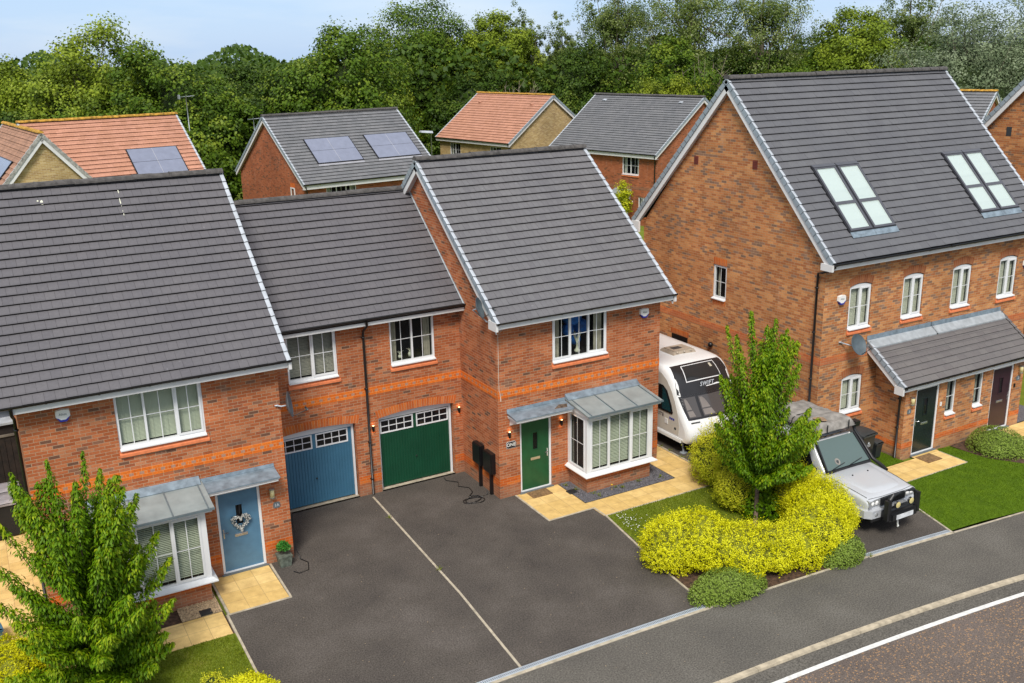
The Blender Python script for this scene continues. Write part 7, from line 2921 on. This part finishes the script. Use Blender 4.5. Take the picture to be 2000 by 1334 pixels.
sprig_bush('privet_bush', 'tall yellow green bush between the paved path and the caravan', 'bush',
           [((5.75, -2.35, .75), (.72, .85, .98)), ((5.75, -3.35, .72), (.80, .85, .92)), ((5.2, -3.9, .5), (.7, .6, .6))],
           4200, 'leaf_goldgreen', 203, leaf=(.036, .027), sprig=.18, per=9, core='leaf_core', tone0=.55, zfade=.25)
sprig_bush('laurel_bush', 'green shrub growing between the cherry tree and the windscreen of the car', 'bush',
           [((6.0, -4.25, .85), (.62, .62, .85))], 700, 'leaf_goldgreen', 204, leaf=(.075, .035), sprig=.2, per=8, core='leaf_core', tone0=.30, upright=.5)
sprig_bush('laurel_bush', 'dark glossy shrub at the foot of the cherry tree', 'bush',
           [((5.25, -4.65, .38), (.42, .36, .48))], 420, 'leaf_cherry', 205, leaf=(.10, .042), sprig=.16, per=8, core='leaf_core', tone0=.30, upright=.3)
for lb, ell, seed, mt, n in (('wide low hebe mound spilling over the pavement left of the yellow hedge', [((1.95, -6.95, .12), (.95, .52, .46)), ((2.40, -7.05, .10), (.62, .44, .38))], 211, 'leaf_hebe', 3600),
                             ('small low hebe mound at the right end of the yellow hedge', [((5.35, -7.18, .12), (.68, .48, .50))], 212, 'leaf_hebe', 2200),
                             ('rounded hebe mound by the purple front door', [((14.35, -4.95, .12), (.80, .85, .60)), ((14.6, -5.3, .1), (.6, .55, .48))], 213, 'leaf_hebe_b', 3600)):
    sprig_bush('hebe_mound', lb, 'shrub', ell, n, mt, seed, leaf=(.024, .018), sprig=.022, per=7, core='leaf_core_hebe', upright=.15, tone0=.60, spread=.018, group='low rounded hebe mounds', bumpy=.12)
sprig_bush('golden_bush', 'clipped yellow green bush at the bottom left corner', 'bush', [((-12.15, -2.3, .30), (.62, .85, .50)), ((-12.3, -1.7, .3), (.55, .5, .42))], 2300, 'leaf_gold', 221, leaf=(.036, .026), sprig=.07, per=8,
           core='leaf_core_gold', tone0=.42, upright=.3)
sprig_bush('golden_bush', 'small yellow bush cut by the bottom edge beside the driveway', 'bush', [((-8.42, -5.35, .25), (.55, .42, .38))], 1100, 'leaf_gold', 222, leaf=(.034, .024), sprig=.08, per=8,
           core='leaf_core_gold', tone0=.62, upright=.4)
sprig_bush('golden_plant', 'little yellow green plant in the small lawn at the lower left', 'plant', [((-8.95, -4.75, .22), (.24, .2, .30))], 150, 'leaf_goldgreen', 223, leaf=(.035, .022), sprig=.1, per=8,
           core='leaf_core', tone0=.75)


# ---- grass blades
def grass(name, poly_pts, n, h, mat, seed, kind='stuff', z=.005, wd=.006, bare=0):
    g = np.random.default_rng(seed)
    P = np.array(poly_pts)
    lo, hi = P.min(0), P.max(0)
    Q = g.uniform(lo, hi, (n, 2))
    ins = np.zeros(n, bool)
    j = len(P) - 1
    for i in range(len(P)):
        a, b = P[i], P[j]
        c = ((a[1] > Q[:, 1]) != (b[1] > Q[:, 1])) & (Q[:, 0] < (b[0] - a[0]) * (Q[:, 1] - a[1]) / (b[1] - a[1] + 1e-12) + a[0])
        ins ^= c
        j = i
    Q = Q[ins]
    k = len(Q)
    hh = h * g.uniform(.5, 1.4, k)
    A = unit(np.array([0, 0, 1.]) + g.normal(size=(k, 3)) * .38)
    C = np.column_stack([Q, np.full(k, z)]) + A * hh[:, None] * .45
    low = (np.sin(Q[:, 0] * 3.1 + 1) * np.cos(Q[:, 1] * 2.7) + np.sin(Q[:, 0] * 7.3) * .4) * .10
    tone = .45 + low + g.normal(size=k) * .16
    o = leaves(name, C, A, rdir(g, k), hh, wd * g.uniform(.8, 1.4, k), tone, mat)
    o['kind'] = kind
    return o


grass('lawn_grass', [(1.92, -2.38), (5.4, -2.38), (5.4, -4.5), (1.64, -4.9)], 26000, .045, 'grass_blade', 301, wd=.010)
grass('lawn_grass', [(-8.03, -5.9), (-8.03, -2.74), (-11.9, -2.74), (-11.9, -5.9)], 42000, .038, 'grass_blade', 302, wd=.010)
grass('artificial_turf', turf, 60000, .020, 'turf_blade', 303, wd=.012)
grass('artificial_turf', [(9.33, -4.1), (11.36, -4.1), (11.36, -2.8), (9.15, -2.8)], 8000, .020, 'turf_blade', 304, wd=.012)
# daisies, weeds
m = MB()
for _ in range(90):
    x, y = random.gauss(2.15, .25), random.gauss(-2.95, .3)
    if x < 1.95 or y > -2.45:
        continue
    m.poly([(x + .014 * math.cos(k), y + .014 * math.sin(k), .052 + random.uniform(0, .02)) for k in (0, 1.25, 2.5, 3.75, 5)])
struct(m, 'daisies', 'daisy', 'stuff')
gw = np.random.default_rng(9)
CC, AA = [], []
spots = [(5.97, -.9), (5.99, -.4), (6.0, .15), (6.02, .6), (6.1, -1.3), (2.1, -.62), (2.35, -1.1), (3.1, -1.08), (3.25, -1.2), (3.9, -1.1), (1.98, -.25), (-3.06, .55), (-3.12, -2.6), (5.9, -1.6), (4.6, -1.2), (2.4, -1.3), (6.05, -7.5),
         (-8.1, -3.6), (-8.1, -4.3), (1.35, -6.6), (5.2, -7.35), (4.2, -7.32), (6.15, -2.0), (15.4, -6.3), (14.9, -6.2)]
for (x, y) in spots:
    k = 34
    d = rdir(gw, k)
    d[:, 2] = np.abs(d[:, 2])
    CC.append(np.array([x, y, .02]) + d * np.array([.10, .09, .10]) * gw.random((k, 1)))
    AA.append(d)
C, A = np.concatenate(CC), np.concatenate(AA)
o = leaves('weeds', C, A, unit(A + np.array([0, 0, .6]) + rdir(gw, len(C)) * .4), gw.uniform(.03, .07, len(C)), .018, gw.normal(.5, .15, len(C)), 'grass_blade')
o['kind'] = 'stuff'
m = MB()
m.lathe([(0, .01), (.025, .005), (.03, 0), (.02, -.01)], (2.95, -1.12, .16), 10)
m.tube([(2.95, -1.12, .0), (2.96, -1.13, .15)], .004, 4)
solo(m, 'dandelion', 'dandelion', 'single yellow dandelion at the foot of the green door bay window', 'flower', loc=(2.95, -1.12, 0))

# distant woodland closing the horizon
g = np.random.default_rng(77)
n = 110000
ang = g.uniform(-.35, 1.45, n)
dist = g.uniform(95, 150, n)
X = -11.7 + np.sin(ang) * dist
Y = -21.8 + np.cos(ang) * dist
hgt = 11.6 + .8 * np.sin(ang * 31) + .7 * np.sin(ang * 77 + 1) + (ang - .4) * .3
Z = hgt * g.random(n) ** .7
C = np.column_stack([X, Y, Z])
o = leaves('distant_woodland', C, rdir(g, n), unit(np.array([0, -.4, 1.]) + rdir(g, n) * .7), g.uniform(.35, .8, n), g.uniform(.3, .6, n), .3 + g.normal(size=n) * .12 + (Z / hgt) * .15, 'leaf_dark')
o['kind'] = 'stuff'
# ------------------------------------------------------------------ camera, sky and sun
CAMP = dict(f=1916.844, yaw=29.106, pitch=-16.578, roll=-1.222, t=(-11.666, -21.805, 11.898))
y_, p_, r_ = (math.radians(CAMP[k]) for k in ('yaw', 'pitch', 'roll'))
F_ = Vector((math.sin(y_) * math.cos(p_), math.cos(y_) * math.cos(p_), math.sin(p_)))
R_ = Vector((math.cos(y_), -math.sin(y_), 0))
U_ = R_.cross(F_)
R2, U2 = R_ * math.cos(r_) + U_ * math.sin(r_), -R_ * math.sin(r_) + U_ * math.cos(r_)
cd = bpy.data.cameras.new('camera')
cam = bpy.data.objects.new('camera', cd)
COL.objects.link(cam)
cam.matrix_world = Matrix(((R2.x, U2.x, -F_.x, CAMP['t'][0]), (R2.y, U2.y, -F_.y, CAMP['t'][1]), (R2.z, U2.z, -F_.z, CAMP['t'][2]), (0, 0, 0, 1)))
cd.sensor_width = 36
cd.sensor_fit = 'HORIZONTAL'
cd.lens = CAMP['f'] / 2000 * 36
cd.clip_start = .1
cd.clip_end = 4000
SC.camera = cam

SUN_EL, SUN_AZ = 50, 214      # azimuth measured clockwise from +y: light comes from the street side, a little from the left
wd = bpy.data.worlds.new('World')
SC.world = wd
wd.use_nodes = True
nt = wd.node_tree
nt.nodes.clear()
sky = nt.nodes.new('ShaderNodeTexSky')
sky.sky_type = 'NISHITA'
sky.sun_disc = False
sky.sun_elevation = R(SUN_EL)
sky.sun_rotation = R(SUN_AZ)
sky.air_density = 1.0
sky.dust_density = .6
sky.ozone_density = 2.0
tc = nt.nodes.new('ShaderNodeTexCoord')
mp = nt.nodes.new('ShaderNodeMapping')
mp.inputs['Scale'].default_value = (1.2, 1.2, 6)
nt.links.new(tc.outputs['Generated'], mp.inputs[0])
n1 = nt.nodes.new('ShaderNodeTexNoise')
n1.inputs['Scale'].default_value = 2.2
n1.inputs['Detail'].default_value = 6
n1.inputs['Roughness'].default_value = .55
nt.links.new(mp.outputs[0], n1.inputs['Vector'])
sz = nt.nodes.new('ShaderNodeSeparateXYZ')
nt.links.new(tc.outputs['Generated'], sz.inputs[0])
# clear pale blue low down, unseen overhead whitened to give neutral fill light
er = ramp(nt, [(.12, (2.45, 3.5, 5.2)), (.40, (4.4, 4.5, 4.7))])
nt.links.new(sz.outputs[2], er.inputs[0])
wisp = ramp(nt, [(.46, (0, 0, 0)), (.72, (.75, .75, .75))])
nt.links.new(n1.outputs['Fac'], wisp.inputs[0])
veil = mixc(nt, er.outputs[0], (4.2, 4.6, 5.2), wisp.outputs[0])
mx = nt.nodes.new('ShaderNodeMix')
mx.data_type = 'RGBA'
mx.inputs[0].default_value = .82
nt.links.new(sky.outputs[0], mx.inputs[6])
nt.links.new(veil, mx.inputs[7])
bg = nt.nodes.new('ShaderNodeBackground')
bg.inputs['Strength'].default_value = .185
nt.links.new(mx.outputs[2], bg.inputs['Color'])
wo = nt.nodes.new('ShaderNodeOutputWorld')
nt.links.new(bg.outputs[0], wo.inputs['Surface'])

sl = bpy.data.lights.new('sun', 'SUN')
sl.energy = 3.8
sl.angle = R(18)
sl.color = (1, .95, .87)
so = bpy.data.objects.new('sun', sl)
COL.objects.link(so)
az, el = R(SUN_AZ), R(SUN_EL)
d = Vector((math.sin(az) * math.cos(el), math.cos(az) * math.cos(el), math.sin(el)))
so.rotation_euler = d.to_track_quat('Z', 'Y').to_euler()
so.location = (0, -20, 30)

SC.view_settings.view_transform = 'Standard'
SC.view_settings.look = 'None'
SC.view_settings.exposure = 0
SC.cycles.use_denoising = True
SC.cycles.max_bounces = 6
SC.cycles.diffuse_bounces = 3
SC.cycles.glossy_bounces = 3
SC.cycles.transparent_max_bounces = 12
